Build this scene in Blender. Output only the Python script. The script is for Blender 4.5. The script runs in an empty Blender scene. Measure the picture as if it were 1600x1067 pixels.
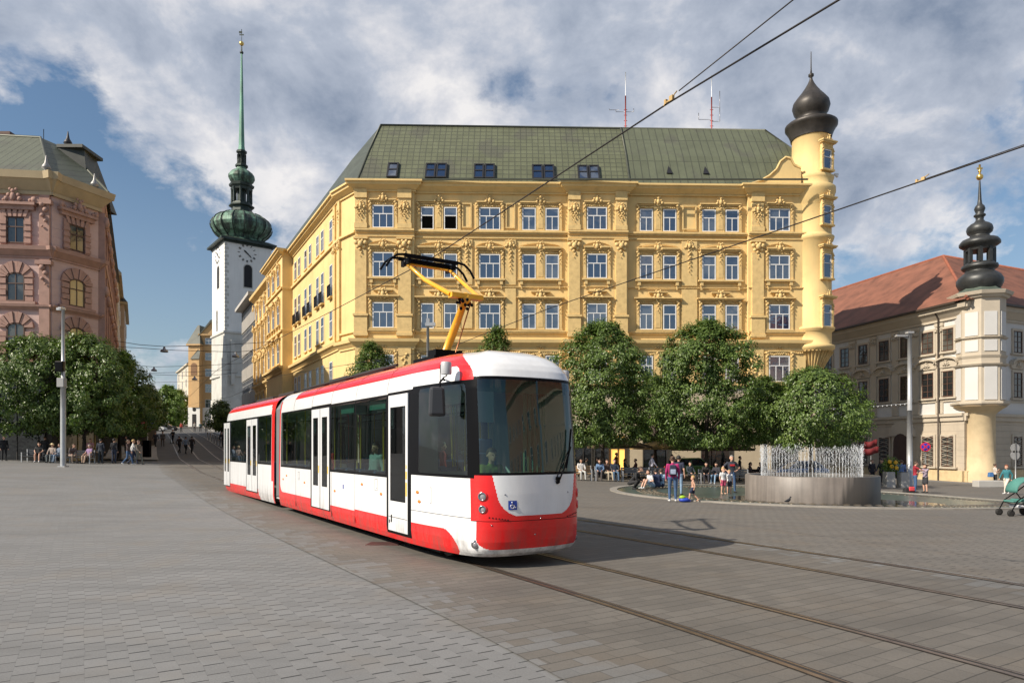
import bpy, bmesh, math, random
from mathutils import Vector, Matrix
R = math.radians
D = bpy.data
SC = bpy.context.scene
COL = SC.collection

# ---------------------------------------------------------------- camera, sky, sun, exposure
CH = 1.95            # camera height
F = 1067.0           # focal length in photograph pixels
HZ = 698.0           # horizon row
cam = D.objects.new('camera', D.cameras.new('camera')); COL.objects.link(cam)
cam.location = (0, 0, CH); cam.rotation_euler = (R(90), 0, 0)
cam.data.sensor_width = 36; cam.data.lens = 24.0
cam.data.shift_y = (HZ - 533.5) / 1600.0
cam.data.clip_end = 9000
SC.camera = cam
SC.view_settings.view_transform = 'Standard'; SC.view_settings.look = 'None'
SC.view_settings.gamma = 1; SC.view_settings.exposure = 0.40

SUN_AZ, SUN_EL = 29.0, 38.0     # light travels towards +x turned SUN_AZ degrees to +y
sl = D.lights.new('sun', 'SUN'); sl.energy = 5.0; sl.angle = R(0.55); sl.color = (1, .90, .76)
sun = D.objects.new('sun', sl); COL.objects.link(sun)
ld = Vector((math.cos(R(SUN_AZ)) * math.cos(R(SUN_EL)), math.sin(R(SUN_AZ)) * math.cos(R(SUN_EL)), -math.sin(R(SUN_EL))))
sun.rotation_euler = ld.to_track_quat('-Z', 'Y').to_euler()

def N(nt, typ, **kw):
    n = nt.nodes.new(typ)
    for k, v in kw.items():
        if k.startswith('i_'):
            n.inputs[int(k[2:])].default_value = v
        else:
            setattr(n, k, v)
    return n
def math_(nt, op, a, b=None, c=None, clamp=False):
    n = nt.nodes.new('ShaderNodeMath'); n.operation = op; n.use_clamp = clamp
    for i, x in enumerate((a, b, c)):
        if x is None: continue
        if isinstance(x, (int, float)): n.inputs[i].default_value = x
        else: nt.links.new(x, n.inputs[i])
    return n.outputs[0]
def ramp(nt, fac, stops, interp='LINEAR'):
    n = nt.nodes.new('ShaderNodeValToRGB'); n.color_ramp.interpolation = interp
    el = n.color_ramp.elements
    while len(el) < len(stops): el.new(0.5)
    for e, (p, c) in zip(el, stops):
        e.position = p
        e.color = (c, c, c, 1) if isinstance(c, (int, float)) else (*c, 1)
    nt.links.new(fac, n.inputs[0])
    return n.outputs[0]
def mixc(nt, fac, a, b, mode='MIX'):
    n = nt.nodes.new('ShaderNodeMix'); n.data_type = 'RGBA'; n.blend_type = mode
    for sock, x in ((n.inputs[0], fac), (n.inputs[6], a), (n.inputs[7], b)):
        if isinstance(x, (int, float)): sock.default_value = x
        elif isinstance(x, tuple): sock.default_value = (*x, 1)
        else: nt.links.new(x, sock)
    return n.outputs[2]

W = D.worlds.new('World'); SC.world = W; W.use_nodes = True
nt = W.node_tree; nt.nodes.clear()
out = N(nt, 'ShaderNodeOutputWorld'); bg = N(nt, 'ShaderNodeBackground'); bg.inputs[1].default_value = 0.073
nt.links.new(bg.outputs[0], out.inputs[0])
sky = N(nt, 'ShaderNodeTexSky', sky_type='NISHITA', sun_disc=False, sun_elevation=R(SUN_EL), sun_rotation=R(241),
        air_density=1.15, dust_density=0.9, ozone_density=2.2)
tc = N(nt, 'ShaderNodeTexCoord')
sep = N(nt, 'ShaderNodeSeparateXYZ'); nt.links.new(tc.outputs['Generated'], sep.inputs[0])
dx, dy, dz = sep.outputs
zc = math_(nt, 'ADD', math_(nt, 'MAXIMUM', dz, 0.0), 0.55)
px, py = math_(nt, 'DIVIDE', dx, zc), math_(nt, 'DIVIDE', dy, zc)
comb = N(nt, 'ShaderNodeCombineXYZ'); nt.links.new(px, comb.inputs[0]); nt.links.new(py, comb.inputs[1])
comb.inputs[2].default_value = 3.7
def wnoise(scale, detail, rough, src=None, dist=0.0):
    n = N(nt, 'ShaderNodeTexNoise'); n.inputs['Scale'].default_value = scale; n.inputs['Detail'].default_value = detail
    n.inputs['Roughness'].default_value = rough; n.inputs['Distortion'].default_value = dist
    nt.links.new(src or comb.outputs[0], n.inputs['Vector']); return n.outputs[0]
n1 = wnoise(3.1, 10, .60, dist=.15)
n2 = wnoise(11.0, 9, .62, dist=.2)
# bias blobs: where the sky of that afternoon was clouded (+) or clear (-), by direction
def blob(u, v, rad, amt):
    d = Vector(((u - 800) / F, 1, (HZ - v) / F)).normalized()
    vm = N(nt, 'ShaderNodeVectorMath', operation='DOT_PRODUCT'); nt.links.new(tc.outputs['Generated'], vm.inputs[0])
    nrm = N(nt, 'ShaderNodeVectorMath', operation='NORMALIZE'); nt.links.new(tc.outputs['Generated'], nrm.inputs[0])
    nt.links.new(nrm.outputs[0], vm.inputs[0]); vm.inputs[1].default_value = d
    c = math.cos(R(rad))
    t = math_(nt, 'DIVIDE', math_(nt, 'SUBTRACT', vm.outputs['Value'], c), 1 - c, clamp=True)
    t = math_(nt, 'SMOOTH_MIN', t, 1.0, 0.2)
    return math_(nt, 'MULTIPLY', t, amt)
BLOBS = [(270, 150, 15, .10), (850, 130, 20, .16), (1150, 60, 18, .14), (1450, 190, 15, .16), (480, 60, 12, .08), (1560, 60, 14, .1), (90, 90, 13, .11), (330, 250, 9, .10), (1380, 150, 14, .06), (1250, 120, 10, .05), (540, 180, 10, .06),
         (230, 400, 15, -.15), (30, 30, 7, -.10), (790, 130, 4, -.10), (1470, 350, 13, -.16), (620, 40, 5, -.10), (130, 330, 9, -.12), (60, 200, 7, -.05), (420, 330, 8, .03), (240, 590, 10, .10)]
bias = None
for b in BLOBS:
    o = blob(*b); bias = o if bias is None else math_(nt, 'ADD', bias, o)
bias = math_(nt, 'ADD', bias, math_(nt, 'MULTIPLY', math_(nt, 'MINIMUM', math_(nt, 'ADD', dy, .2), 0.0), .16))   # clearer behind the camera
dens = math_(nt, 'ADD', math_(nt, 'ADD', n1, bias), math_(nt, 'MULTIPLY', math_(nt, 'SUBTRACT', n2, .5), .42))
cov = ramp(nt, dens, [(.45, 0.0), (.50, .30), (.57, .85), (.66, 1.0)])
cn = wnoise(6.5, 8, .60, dist=.2)
dk1 = math_(nt, 'ADD', blob(1450, 130, 16, .20), math_(nt, 'ADD', blob(1150, 40, 12, .08), blob(700, 40, 12, .06)))
thick = math_(nt, 'ADD', math_(nt, 'ADD', math_(nt, 'MULTIPLY', math_(nt, 'SUBTRACT', cn, .5), 1.15), math_(nt, 'ADD', math_(nt, 'MULTIPLY', dens, .35), .42)), math_(nt, 'MULTIPLY', dk1, .45))
cloudc = ramp(nt, thick, [(.50, (9.2, 9.0, 9.0)), (.60, (7.2, 7.3, 7.8)), (.72, (4.9, 5.4, 6.4)), (1.0, (2.3, 2.9, 4.0))])
skyb = mixc(nt, 1.0, sky.outputs[0], (.98, 1.06, 1.10), 'MULTIPLY')
haz = ramp(nt, dz, [(0.0, .55), (.12, .22), (.35, 0.0)])
skyb = mixc(nt, haz, skyb, (4.6, 5.2, 6.2))
colw = mixc(nt, cov, skyb, cloudc)
nt.links.new(colw, bg.inputs[0])

# ---------------------------------------------------------------- helpers
random.seed(7)
MATS = {}
def mat(name, col, rough=.75, metal=0.0, var=.12, vs=1.2, bump=0.0, bs=30.0, spec=None, ior=None, emis=None, trans=0.0, extra=None, coat=0.0, streak=0.0):
    if name in MATS: return MATS[name]
    m = D.materials.new(name); m.use_nodes = True; nt = m.node_tree; bs_ = nt.nodes['Principled BSDF']
    bs_.inputs['Roughness'].default_value = rough; bs_.inputs['Metallic'].default_value = metal
    if ior: bs_.inputs['IOR'].default_value = ior
    if coat: bs_.inputs['Coat Weight'].default_value = coat; bs_.inputs['Coat Roughness'].default_value = .08
    if trans: bs_.inputs['Transmission Weight'].default_value = trans
    geo = N(nt, 'ShaderNodeTexCoord')
    base = (*col, 1)
    if var > 0:
        n = N(nt, 'ShaderNodeTexNoise'); n.inputs['Scale'].default_value = vs; n.inputs['Detail'].default_value = 6; n.inputs['Roughness'].default_value = .6
        nt.links.new(geo.outputs['Object'], n.inputs['Vector'])
        lo = tuple(c * (1 - var * 1.6) for c in col); hi = tuple(min(1, c * (1 + var * 1.2)) for c in col)
        c = ramp(nt, n.outputs[0], [(.28, lo), (.5, col), (.74, hi)])
        if streak:
            mp = N(nt, 'ShaderNodeMapping'); mp.inputs['Scale'].default_value = (1.3, 1.3, .12); nt.links.new(geo.outputs['Object'], mp.inputs[0])
            n3 = N(nt, 'ShaderNodeTexNoise'); n3.inputs['Scale'].default_value = 2.0; n3.inputs['Detail'].default_value = 7; nt.links.new(mp.outputs[0], n3.inputs['Vector'])
            c = mixc(nt, ramp(nt, n3.outputs[0], [(.52, 0.0), (.75, streak)]), c, tuple(x * .45 for x in col))
        if extra: c = extra(nt, geo, c)
        nt.links.new(c, bs_.inputs['Base Color'])
    else:
        bs_.inputs['Base Color'].default_value = base
        if extra: nt.links.new(extra(nt, geo, col), bs_.inputs['Base Color'])
    if bump:
        n = N(nt, 'ShaderNodeTexNoise'); n.inputs['Scale'].default_value = bs; n.inputs['Detail'].default_value = 5
        nt.links.new(geo.outputs['Object'], n.inputs['Vector'])
        b = N(nt, 'ShaderNodeBump'); b.inputs['Strength'].default_value = bump; b.inputs['Distance'].default_value = .02
        nt.links.new(n.outputs[0], b.inputs['Height']); nt.links.new(b.outputs[0], bs_.inputs['Normal'])
    if emis:
        bs_.inputs['Emission Color'].default_value = (*emis[0], 1); bs_.inputs['Emission Strength'].default_value = emis[1]
    MATS[name] = m
    return m
def add_bump(m, fn, strength=.5, dist=.02):
    """fn(nt, texcoord) -> height socket"""
    nt = m.node_tree; bs_ = nt.nodes['Principled BSDF']; geo = N(nt, 'ShaderNodeTexCoord')
    b = N(nt, 'ShaderNodeBump'); b.inputs['Strength'].default_value = strength; b.inputs['Distance'].default_value = dist
    nt.links.new(fn(nt, geo), b.inputs['Height'])
    if bs_.inputs['Normal'].links: nt.links.new(bs_.inputs['Normal'].links[0].from_socket, b.inputs['Normal'])
    nt.links.new(b.outputs[0], bs_.inputs['Normal'])
def lines(axis, step, width):
    """narrow joint lines along one object axis: returns fn giving 1 on face, 0 in joint"""
    def fn(nt, geo):
        s = N(nt, 'ShaderNodeSeparateXYZ'); nt.links.new(geo.outputs['Object'], s.inputs[0])
        f = math_(nt, 'FRACT', math_(nt, 'DIVIDE', s.outputs[axis], step))
        return math_(nt, 'GREATER_THAN', f, width)
    return fn

class MB:
    def __init__(s, M=None): s.v = []; s.f = []; s.m = []; s.sm = []; s.M = M or Matrix(); s.mi = 0
    def add(s, vs, fs, smooth=False, mi=None):
        o = len(s.v); M = s.M
        s.v += [tuple(M @ Vector(v)) for v in vs]
        s.f += [tuple(i + o for i in f) for f in fs]
        s.m += [s.mi if mi is None else mi] * len(fs); s.sm += [smooth] * len(fs)
    def box(s, x0, x1, y0, y1, z0, z1, mi=None, tp=(0, 0)):
        a, b = tp   # top taper
        s.add([(x0, y0, z0), (x1, y0, z0), (x1, y1, z0), (x0, y1, z0), (x0 + a, y0 + b, z1), (x1 - a, y0 + b, z1), (x1 - a, y1 - b, z1), (x0 + a, y1 - b, z1)],
              [(0, 3, 2, 1), (4, 5, 6, 7), (0, 1, 5, 4), (1, 2, 6, 5), (2, 3, 7, 6), (3, 0, 4, 7)], mi=mi)
    def prism(s, poly, y0, y1, mi=None):
        """polygon in (x,z), extruded along y"""
        n = len(poly)
        s.add([(x, y0, z) for x, z in poly] + [(x, y1, z) for x, z in poly],
              [tuple(range(n)), tuple(range(2 * n - 1, n - 1, -1))] + [(i, i + n, (i + 1) % n + n, (i + 1) % n) for i in range(n)], mi=mi)
    def prismz(s, poly, z0, z1, mi=None):
        n = len(poly)
        s.add([(x, y, z0) for x, y in poly] + [(x, y, z1) for x, y in poly],
              [tuple(range(n - 1, -1, -1)), tuple(range(n, 2 * n))] + [(i, (i + 1) % n, (i + 1) % n + n, i + n) for i in range(n)], mi=mi)
    def lathe(s, prof, n=24, c=(0, 0, 0), smooth=True, a0=0.0, mi=None, sq=None, cap=True):
        vs = []; fs = []
        for r, z in prof:
            for k in range(n):
                a = a0 + 2 * math.pi * k / n
                vs.append((c[0] + r * math.cos(a), c[1] + r * math.sin(a), c[2] + z))
        for j in range(len(prof) - 1):
            for k in range(n):
                k2 = (k + 1) % n
                fs.append((j * n + k, j * n + k2, (j + 1) * n + k2, (j + 1) * n + k))
        s.add(vs, fs, smooth, mi)
        if cap:
            s.add([vs[k] for k in range(n)], [tuple(range(n - 1, -1, -1))], False, mi)
            s.add([vs[(len(prof) - 1) * n + k] for k in range(n)], [tuple(range(n))], False, mi)
    def tube(s, pts, r, n=8, mi=None, cap=True):
        pts = [Vector(p) for p in pts]; rs = r if isinstance(r, (list, tuple)) else [r] * len(pts)
        vs = []; fs = []
        up = Vector((0, 0, 1))
        for i, p in enumerate(pts):
            d = (pts[min(i + 1, len(pts) - 1)] - pts[max(i - 1, 0)])
            if d.length < 1e-9: d = Vector((0, 0, 1))
            d.normalize()
            a = d.cross(up)
            if a.length < 1e-3: a = d.cross(Vector((0, 1, 0)))
            a.normalize(); b = d.cross(a)
            for k in range(n):
                t = 2 * math.pi * k / n
                vs.append(tuple(p + (a * math.cos(t) + b * math.sin(t)) * rs[i]))
        for j in range(len(pts) - 1):
            for k in range(n):
                k2 = (k + 1) % n
                fs.append((j * n + k, j * n + k2, (j + 1) * n + k2, (j + 1) * n + k))
        if cap:
            fs.append(tuple(range(n))); fs.append(tuple((len(pts) - 1) * n + k for k in range(n - 1, -1, -1)))
        s.add(vs, fs, True, mi)
    def ball(s, c, r, n=8, m=6, mi=None, sc=(1, 1, 1)):
        vs = [(c[0], c[1], c[2] - r * sc[2])]; fs = []
        for j in range(1, m):
            t = -math.pi / 2 + math.pi * j / m
            for k in range(n):
                a = 2 * math.pi * k / n
                vs.append((c[0] + r * sc[0] * math.cos(t) * math.cos(a), c[1] + r * sc[1] * math.cos(t) * math.sin(a), c[2] + r * sc[2] * math.sin(t)))
        vs.append((c[0], c[1], c[2] + r * sc[2])); L = len(vs) - 1
        for k in range(n):
            k2 = (k + 1) % n
            fs.append((0, 1 + k2, 1 + k)); fs.append((L, L - n + k, L - n + k2))
            for j in range(m - 2):
                fs.append((1 + j * n + k, 1 + j * n + k2, 1 + (j + 1) * n + k2, 1 + (j + 1) * n + k))
        s.add(vs, fs, True, mi)
    def mesh(s, name):
        me = D.meshes.new(name); me.from_pydata(s.v, [], s.f)
        if any(s.m): me.polygons.foreach_set('material_index', s.m)
        me.polygons.foreach_set('use_smooth', s.sm); me.update(); return me
    def build(s, name, mats, parent=None, bevel=0, fixn=False):
        me = s.mesh(name)
        for m in (mats if isinstance(mats, (list, tuple)) else [mats]): me.materials.append(m)
        if fixn:
            bm = bmesh.new(); bm.from_mesh(me); bmesh.ops.recalc_face_normals(bm, faces=bm.faces); bm.to_mesh(me); bm.free()
        o = D.objects.new(name, me); COL.objects.link(o)
        if parent: o.parent = parent
        if bevel:
            b = o.modifiers.new('bevel', 'BEVEL'); b.width = bevel; b.segments = 2; b.limit_method = 'ANGLE'; b.angle_limit = R(35)
        return o
def tag(o, label, cat, group=None, kind=None):
    if label: o['label'] = label
    if cat: o['category'] = cat
    if group: o['group'] = group
    if kind: o['kind'] = kind
    return o
def thing(name, label, cat, loc=(0, 0, 0), rz=0.0, group=None, kind=None):
    o = D.objects.new(name, None); COL.objects.link(o); o.location = loc; o.rotation_euler = (0, 0, rz)
    o.empty_display_size = .3
    return tag(o, label, cat, group, kind)
def inst(me, name, parent, loc=(0, 0, 0), rz=0.0, scale=None):
    o = D.objects.new(name, me); COL.objects.link(o); o.parent = parent; o.location = loc; o.rotation_euler = (0, 0, rz)
    if scale: o.scale = scale
    return o
def copy_tree(o, parent=None, loc=None, rz=None):
    c = o.copy(); COL.objects.link(c); c.parent = parent
    if loc is not None: c.location = loc
    if rz is not None: c.rotation_euler = (0, 0, rz)
    for ch in [x for x in D.objects if x.parent == o]: copy_tree(ch, c)
    return c
def TR(x=0, y=0, z=0, rz=0): return Matrix.Translation((x, y, z)) @ Matrix.Rotation(rz, 4, 'Z')

# ---------------------------------------------------------------- the lie of the land
def g(x, y):
    s = min(1, max(0, (y - 15) / 20.0)); s = s * s * (3 - 2 * s)
    z = -.027 * max(-46, min(46, x)) * s
    if y > 62 and x < -10:
        z += .055 * (min(y, 175) - 62) * min(1, (-10 - x) / 12.0)
    return z
def uvY(u, Y): return (u - 800) * Y / F           # world x of photograph column u at depth Y
def vz(v, Y): return CH + (HZ - v) * Y / F        # world z of photograph row v at depth Y
# ---------------------------------------------------------------- ground, tracks, fountain floor
TA = R(32.05)
def paver(name, col, ang, w, h, jw1, jw2, jdark, var=.10, big=.10, warm=None, rough=.75, edgecol=None):
    m = D.materials.new(name); m.use_nodes = True; nt = m.node_tree; b = nt.nodes['Principled BSDF']
    b.inputs['Roughness'].default_value = rough
    geo = N(nt, 'ShaderNodeNewGeometry'); mp = N(nt, 'ShaderNodeMapping'); mp.inputs['Rotation'].default_value = (0, 0, -ang)
    nt.links.new(geo.outputs['Position'], mp.inputs[0]); s = N(nt, 'ShaderNodeSeparateXYZ'); nt.links.new(mp.outputs[0], s.inputs[0])
    wob = N(nt, 'ShaderNodeTexNoise'); wob.inputs['Scale'].default_value = .6; nt.links.new(geo.outputs['Position'], wob.inputs['Vector'])
    wv = math_(nt, 'MULTIPLY', math_(nt, 'SUBTRACT', wob.outputs[0], .5), .10)
    X = math_(nt, 'ADD', s.outputs[0], wv); Y = math_(nt, 'ADD', s.outputs[1], wv)
    r = math_(nt, 'DIVIDE', Y, h); i = math_(nt, 'FLOOR', r); fr = math_(nt, 'FRACT', r)
    wn = N(nt, 'ShaderNodeTexWhiteNoise', noise_dimensions='1D'); nt.links.new(i, wn.inputs['W'])
    off = math_(nt, 'ADD', math_(nt, 'MULTIPLY', math_(nt, 'MODULO', i, 2.0), .5), math_(nt, 'MULTIPLY', wn.outputs[0], .22))
    c = math_(nt, 'ADD', math_(nt, 'DIVIDE', X, w), off); j = math_(nt, 'FLOOR', c); fc = math_(nt, 'FRACT', c)
    e1 = math_(nt, 'MULTIPLY', math_(nt, 'MINIMUM', fr, math_(nt, 'SUBTRACT', 1.0, fr)), h)
    e2 = math_(nt, 'MULTIPLY', math_(nt, 'MINIMUM', fc, math_(nt, 'SUBTRACT', 1.0, fc)), w)
    cb = N(nt, 'ShaderNodeCombineXYZ'); nt.links.new(i, cb.inputs[0]); nt.links.new(j, cb.inputs[1])
    wn2 = N(nt, 'ShaderNodeTexWhiteNoise', noise_dimensions='2D'); nt.links.new(cb.outputs[0], wn2.inputs['Vector'])
    # joints vary in width and depth from stone to stone
    jj2 = math_(nt, 'MULTIPLY', jw2, math_(nt, 'ADD', .45, math_(nt, 'MULTIPLY', wn2.outputs[0], 1.1)))
    k1 = math_(nt, 'LESS_THAN', e1, jw1); k2 = math_(nt, 'LESS_THAN', e2, jj2)
    nb = N(nt, 'ShaderNodeTexNoise'); nb.inputs['Scale'].default_value = .35; nb.inputs['Detail'].default_value = 7; nb.inputs['Roughness'].default_value = .65
    nt.links.new(geo.outputs['Position'], nb.inputs['Vector'])
    nf = N(nt, 'ShaderNodeTexNoise'); nf.inputs['Scale'].default_value = 55; nf.inputs['Detail'].default_value = 4; nt.links.new(geo.outputs['Position'], nf.inputs['Vector'])
    val = math_(nt, 'ADD', 1.0, math_(nt, 'MULTIPLY', math_(nt, 'SUBTRACT', wn2.outputs[0], .5), var * 2))
    val = math_(nt, 'ADD', val, math_(nt, 'MULTIPLY', math_(nt, 'SUBTRACT', nb.outputs[0], .5), big * 6))
    val = math_(nt, 'ADD', val, math_(nt, 'MULTIPLY', math_(nt, 'SUBTRACT', nf.outputs[0], .5), .55))
    vc = N(nt, 'ShaderNodeCombineColor')
    for q in range(3): nt.links.new(math_(nt, 'MULTIPLY', val, col[q]), vc.inputs[q])
    base = vc.outputs[0]
    if edgecol:      # the two kinds of stone interlock along the edge of the track bed
        at_ = N(nt, 'ShaderNodeAttribute'); at_.attribute_name = 'edge'
        em = math_(nt, 'LESS_THAN', math_(nt, 'ADD', at_.outputs['Fac'], math_(nt, 'MULTIPLY', math_(nt, 'SUBTRACT', wn2.outputs[0], .5), 1.1)), .42)
        ve = N(nt, 'ShaderNodeCombineColor')
        for q in range(3): nt.links.new(math_(nt, 'MULTIPLY', val, edgecol[q]), ve.inputs[q])
        base = mixc(nt, em, base, ve.outputs[0])
    nw = N(nt, 'ShaderNodeTexNoise'); nw.inputs['Scale'].default_value = .9; nw.inputs['Detail'].default_value = 5; nt.links.new(geo.outputs['Position'], nw.inputs['Vector'])
    wmask = math_(nt, 'MULTIPLY', ramp(nt, nw.outputs[0], [(.5, 0.0), (.72, 1.0)]), .5)
    base = mixc(nt, wmask, base, tuple(a * b_ for a, b_ in zip(col, warm or (1.12, 1.0, .86))))
    nv = N(nt, 'ShaderNodeTexVoronoi'); nv.inputs['Scale'].default_value = 2.6; nt.links.new(geo.outputs['Position'], nv.inputs['Vector'])      # trodden chewing gum and spots
    gm_ = math_(nt, 'MULTIPLY', math_(nt, 'LESS_THAN', nv.outputs['Distance'], .055), math_(nt, 'GREATER_THAN', nb.outputs[0], .47))
    base = mixc(nt, math_(nt, 'MULTIPLY', gm_, .5), base, tuple(a * .4 for a in col))
    ms = N(nt, 'ShaderNodeMapping'); ms.inputs['Rotation'].default_value = (0, 0, -ang); ms.inputs['Scale'].default_value = (.25, 1.6, 1); nt.links.new(geo.outputs['Position'], ms.inputs[0])
    nq = N(nt, 'ShaderNodeTexNoise'); nq.inputs['Scale'].default_value = 1.0; nq.inputs['Detail'].default_value = 6; nt.links.new(ms.outputs[0], nq.inputs['Vector'])
    base = mixc(nt, ramp(nt, nq.outputs[0], [(.48, 0.0), (.68, .38)]), base, tuple(a * .6 for a in col))
    ns = N(nt, 'ShaderNodeTexNoise'); ns.inputs['Scale'].default_value = 3.1; ns.inputs['Detail'].default_value = 3; nt.links.new(geo.outputs['Position'], ns.inputs['Vector'])
    base = mixc(nt, ramp(nt, ns.outputs[0], [(.68, 0.0), (.76, .45)]), base, tuple(a * .55 for a in col))
    base = mixc(nt, math_(nt, 'MULTIPLY', k1, jdark[0]), base, tuple(a * .35 for a in col))
    base = mixc(nt, math_(nt, 'MULTIPLY', k2, jdark[1]), base, tuple(a * .16 for a in col))
    nt.links.new(base, b.inputs['Base Color'])
    hgt = math_(nt, 'SUBTRACT', math_(nt, 'ADD', math_(nt, 'MULTIPLY', nf.outputs[0], .25), math_(nt, 'MULTIPLY', wn2.outputs[0], .35)), math_(nt, 'MAXIMUM', k1, k2))
    bp = N(nt, 'ShaderNodeBump'); bp.inputs['Strength'].default_value = .35; bp.inputs['Distance'].default_value = .012
    nt.links.new(hgt, bp.inputs['Height']); nt.links.new(bp.outputs[0], b.inputs['Normal'])
    return m
plaza_m = paver('plaza_paving', (.170, .170, .168), R(90) + TA, .29, .175, .003, .010, (.16, .95), var=.075, big=.085)
track_m = paver('track_paving', (.118, .107, .093), TA, .38, .20, .007, .004, (.85, .45), var=.11, big=.08, edgecol=(.158, .156, .151))
right_m = paver('square_paving', (.130, .119, .105), R(90) + TA, .29, .175, .003, .009, (.18, .7), var=.075, big=.07)

def rng(a, b, st):
    n = int(round((b - a) / st)); return [a + (b - a) * i / n for i in range(n + 1)]
xs = [-3000, -1200, -500, -250, -150, -110, -90] + rng(-75, 60, 1) + [75, 110, 200, 500, 1200, 3000]
ys = [-3000, -800, -200, -60, -20] + rng(-8, 50, .5) + rng(51, 110, 1) + rng(112, 176, 2) + [200, 260, 400, 900, 3500]
mb = MB(); nx = len(xs)
mb.add([(x, y, g(x, y)) for y in ys for x in xs], [(j * nx + i, j * nx + i + 1, (j + 1) * nx + i + 1, (j + 1) * nx + i) for j in range(len(ys) - 1) for i in range(nx - 1)], True)
tag(mb.build('ground', plaza_m), None, None, kind='structure')

def interp(pts, step=.5):
    out = []
    P = [Vector((*p, 0)) for p in pts]
    for i in range(len(P) - 1):
        n = max(1, int((P[i + 1] - P[i]).length / step))
        for k in range(n): out.append(P[i] + (P[i + 1] - P[i]) * k / n)
    out.append(P[-1])
    for _ in range(3):
        out = [out[0]] + [sum((out[max(0, min(len(out) - 1, i + k))] for k in range(-min(4, i, len(out) - 1 - i), min(4, i, len(out) - 1 - i) + 1)), Vector()) / (2 * min(4, i, len(out) - 1 - i) + 1) for i in range(1, len(out) - 1)] + [out[-1]]
    return out
def strip(mb, path, o0, o1, lift, nacross=1, y_to=None):
    vs = []; fs = []; m = nacross + 1
    for i, p in enumerate(path):
        d = path[min(i + 1, len(path) - 1)] - path[max(i - 1, 0)]; d.normalize(); n = Vector((d.y, -d.x, 0))
        for k in range(m):
            q = p + n * (o0 + (o1 - o0) * k / nacross); vs.append((q.x, q.y, g(q.x, q.y) + lift))
    for i in range(len(path) - 1):
        for k in range(nacross):
            fs.append((i * m + k, i * m + k + 1, (i + 1) * m + k + 1, (i + 1) * m + k))
    mb.add(vs, fs, True)
# track centre lines, near to far (path runs away from the camera; +offset is to the right of it)
T1 = interp([(6.2, -1.5), (4.55, 3.3), (3.5, 6.2), (2.55, 7.65), (1.3, 9.75), (.459, 10.994), (-5.9, 21.15), (-11.2, 29.7), (-16.6, 38.4), (-31.6, 66.4), (-44.0, 90), (-62, 124), (-80, 160)])
T2 = interp([(11.0, 0.5), (8.6, 5.2), (6.7, 8.85), (5.62, 11.0), (4.15, 13.1), (1.75, 16.85), (-3.6, 24.9), (-8.7, 32.7), (-13.8, 40.6), (-28.9, 68.0), (-41.3, 91.5), (-59.4, 125.4), (-77.5, 161)])
mb = MB(); strip(mb, T1, -2.75, 5.2, .014, 16)
tb = mb.build('track_bed', track_m); tag(tb, None, None, kind='structure')
ea = tb.data.attributes.new('edge', 'FLOAT', 'POINT')
ea.data.foreach_set('value', [(min(1.0, (i % 17) / 2.0, (16 - i % 17) / 2.0)) for i in range(len(tb.data.vertices))])
# the far side of the square has a warmer, darker paving colour
mb = MB(); P = []
xs2 = rng(-12, 60, 2)
path2 = [p for p in T2 if p.y < 60]
vs = []; fs = []; M_ = 70
for i, p in enumerate(path2):
    d = path2[min(i + 1, len(path2) - 1)] - path2[max(i - 1, 0)]; d.normalize(); n = Vector((d.y, -d.x, 0)); n2 = Vector((1, .25, 0)).normalized()
    q0 = p + n * .2
    for k in range(M_):
        t = k / (M_ - 1) * 52; q = q0 + n2 * t; vs.append((q.x, q.y, g(q.x, q.y) + .006))
for i in range(len(path2) - 1):
    for k in range(M_ - 1): fs.append((i * M_ + k, i * M_ + k + 1, (i + 1) * M_ + k + 1, (i + 1) * M_ + k))
mb.add(vs, fs, True); tag(mb.build('square', right_m), None, None, kind='structure')
# street surface up the hill
asph = mat('asphalt', (.075, .073, .07), .85, var=.2, vs=.6, bump=.3, bs=40)
side_m = paver('pavement_stone', (.26, .245, .22), TA, .5, .5, .006, .006, (.4, .4))
S = [p for p in T1 if 57 < p.y < 158]
mb = MB(); strip(mb, S, -2.6, 6.4, .022, 9); tag(mb.build('road', asph), None, None, kind='structure')
mb = MB()
for a, b in ((-2.75, -2.6), (6.4, 6.55)): strip(mb, S, a, b, .13)
strip(mb, S, -7.5, -2.75, .12, 5); strip(mb, S, 6.55, 13.5, .12, 7)
tag(mb.build('pavement', side_m), None, None, kind='structure')
# rails: dark flangeway with two polished edges each
groove = mat('rail_groove', (.030, .026, .023), .8, var=.2, vs=8)
steel = mat('rail_steel', (.27, .20, .15), .33, .8, var=.25, vs=5)
for T in (T1, T2):
    r = thing('tram_track', ('pair of steel rails under the red and white tram, curving across the foreground' if T is T1 else 'pair of steel rails in the paving beyond the tram, in its shadow'), 'tram track', (T[0].x, T[0].y, 0), 0, 'tram tracks in the paving')
    for o in (-.76, .76):
        a = MB(TR(-T[0].x, -T[0].y)); strip(a, T, o - .085, o + .085, .019)
        ra = a.build('rail', groove, r)
        b = MB(TR(-T[0].x, -T[0].y)); strip(b, T, o - .075, o - .015, .024); strip(b, T, o + .035, o + .06, .022)
        b.build('rail_head', steel, ra)
# iron cover
mb = MB(TR(-2.55, 13.65, .012, R(-4))); mb.box(-.33, .33, -.22, .22, 0, .012)
for k in range(7): mb.box(-.30, .30, -.19 + k * .058, -.165 + k * .058, .012, .018)
tag(mb.build('manhole_cover', mat('rust_iron', (.10, .045, .04), .7, .3, var=.3, vs=9)), 'small rusty iron cover set in the paving beside the tram', 'manhole cover')

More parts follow.
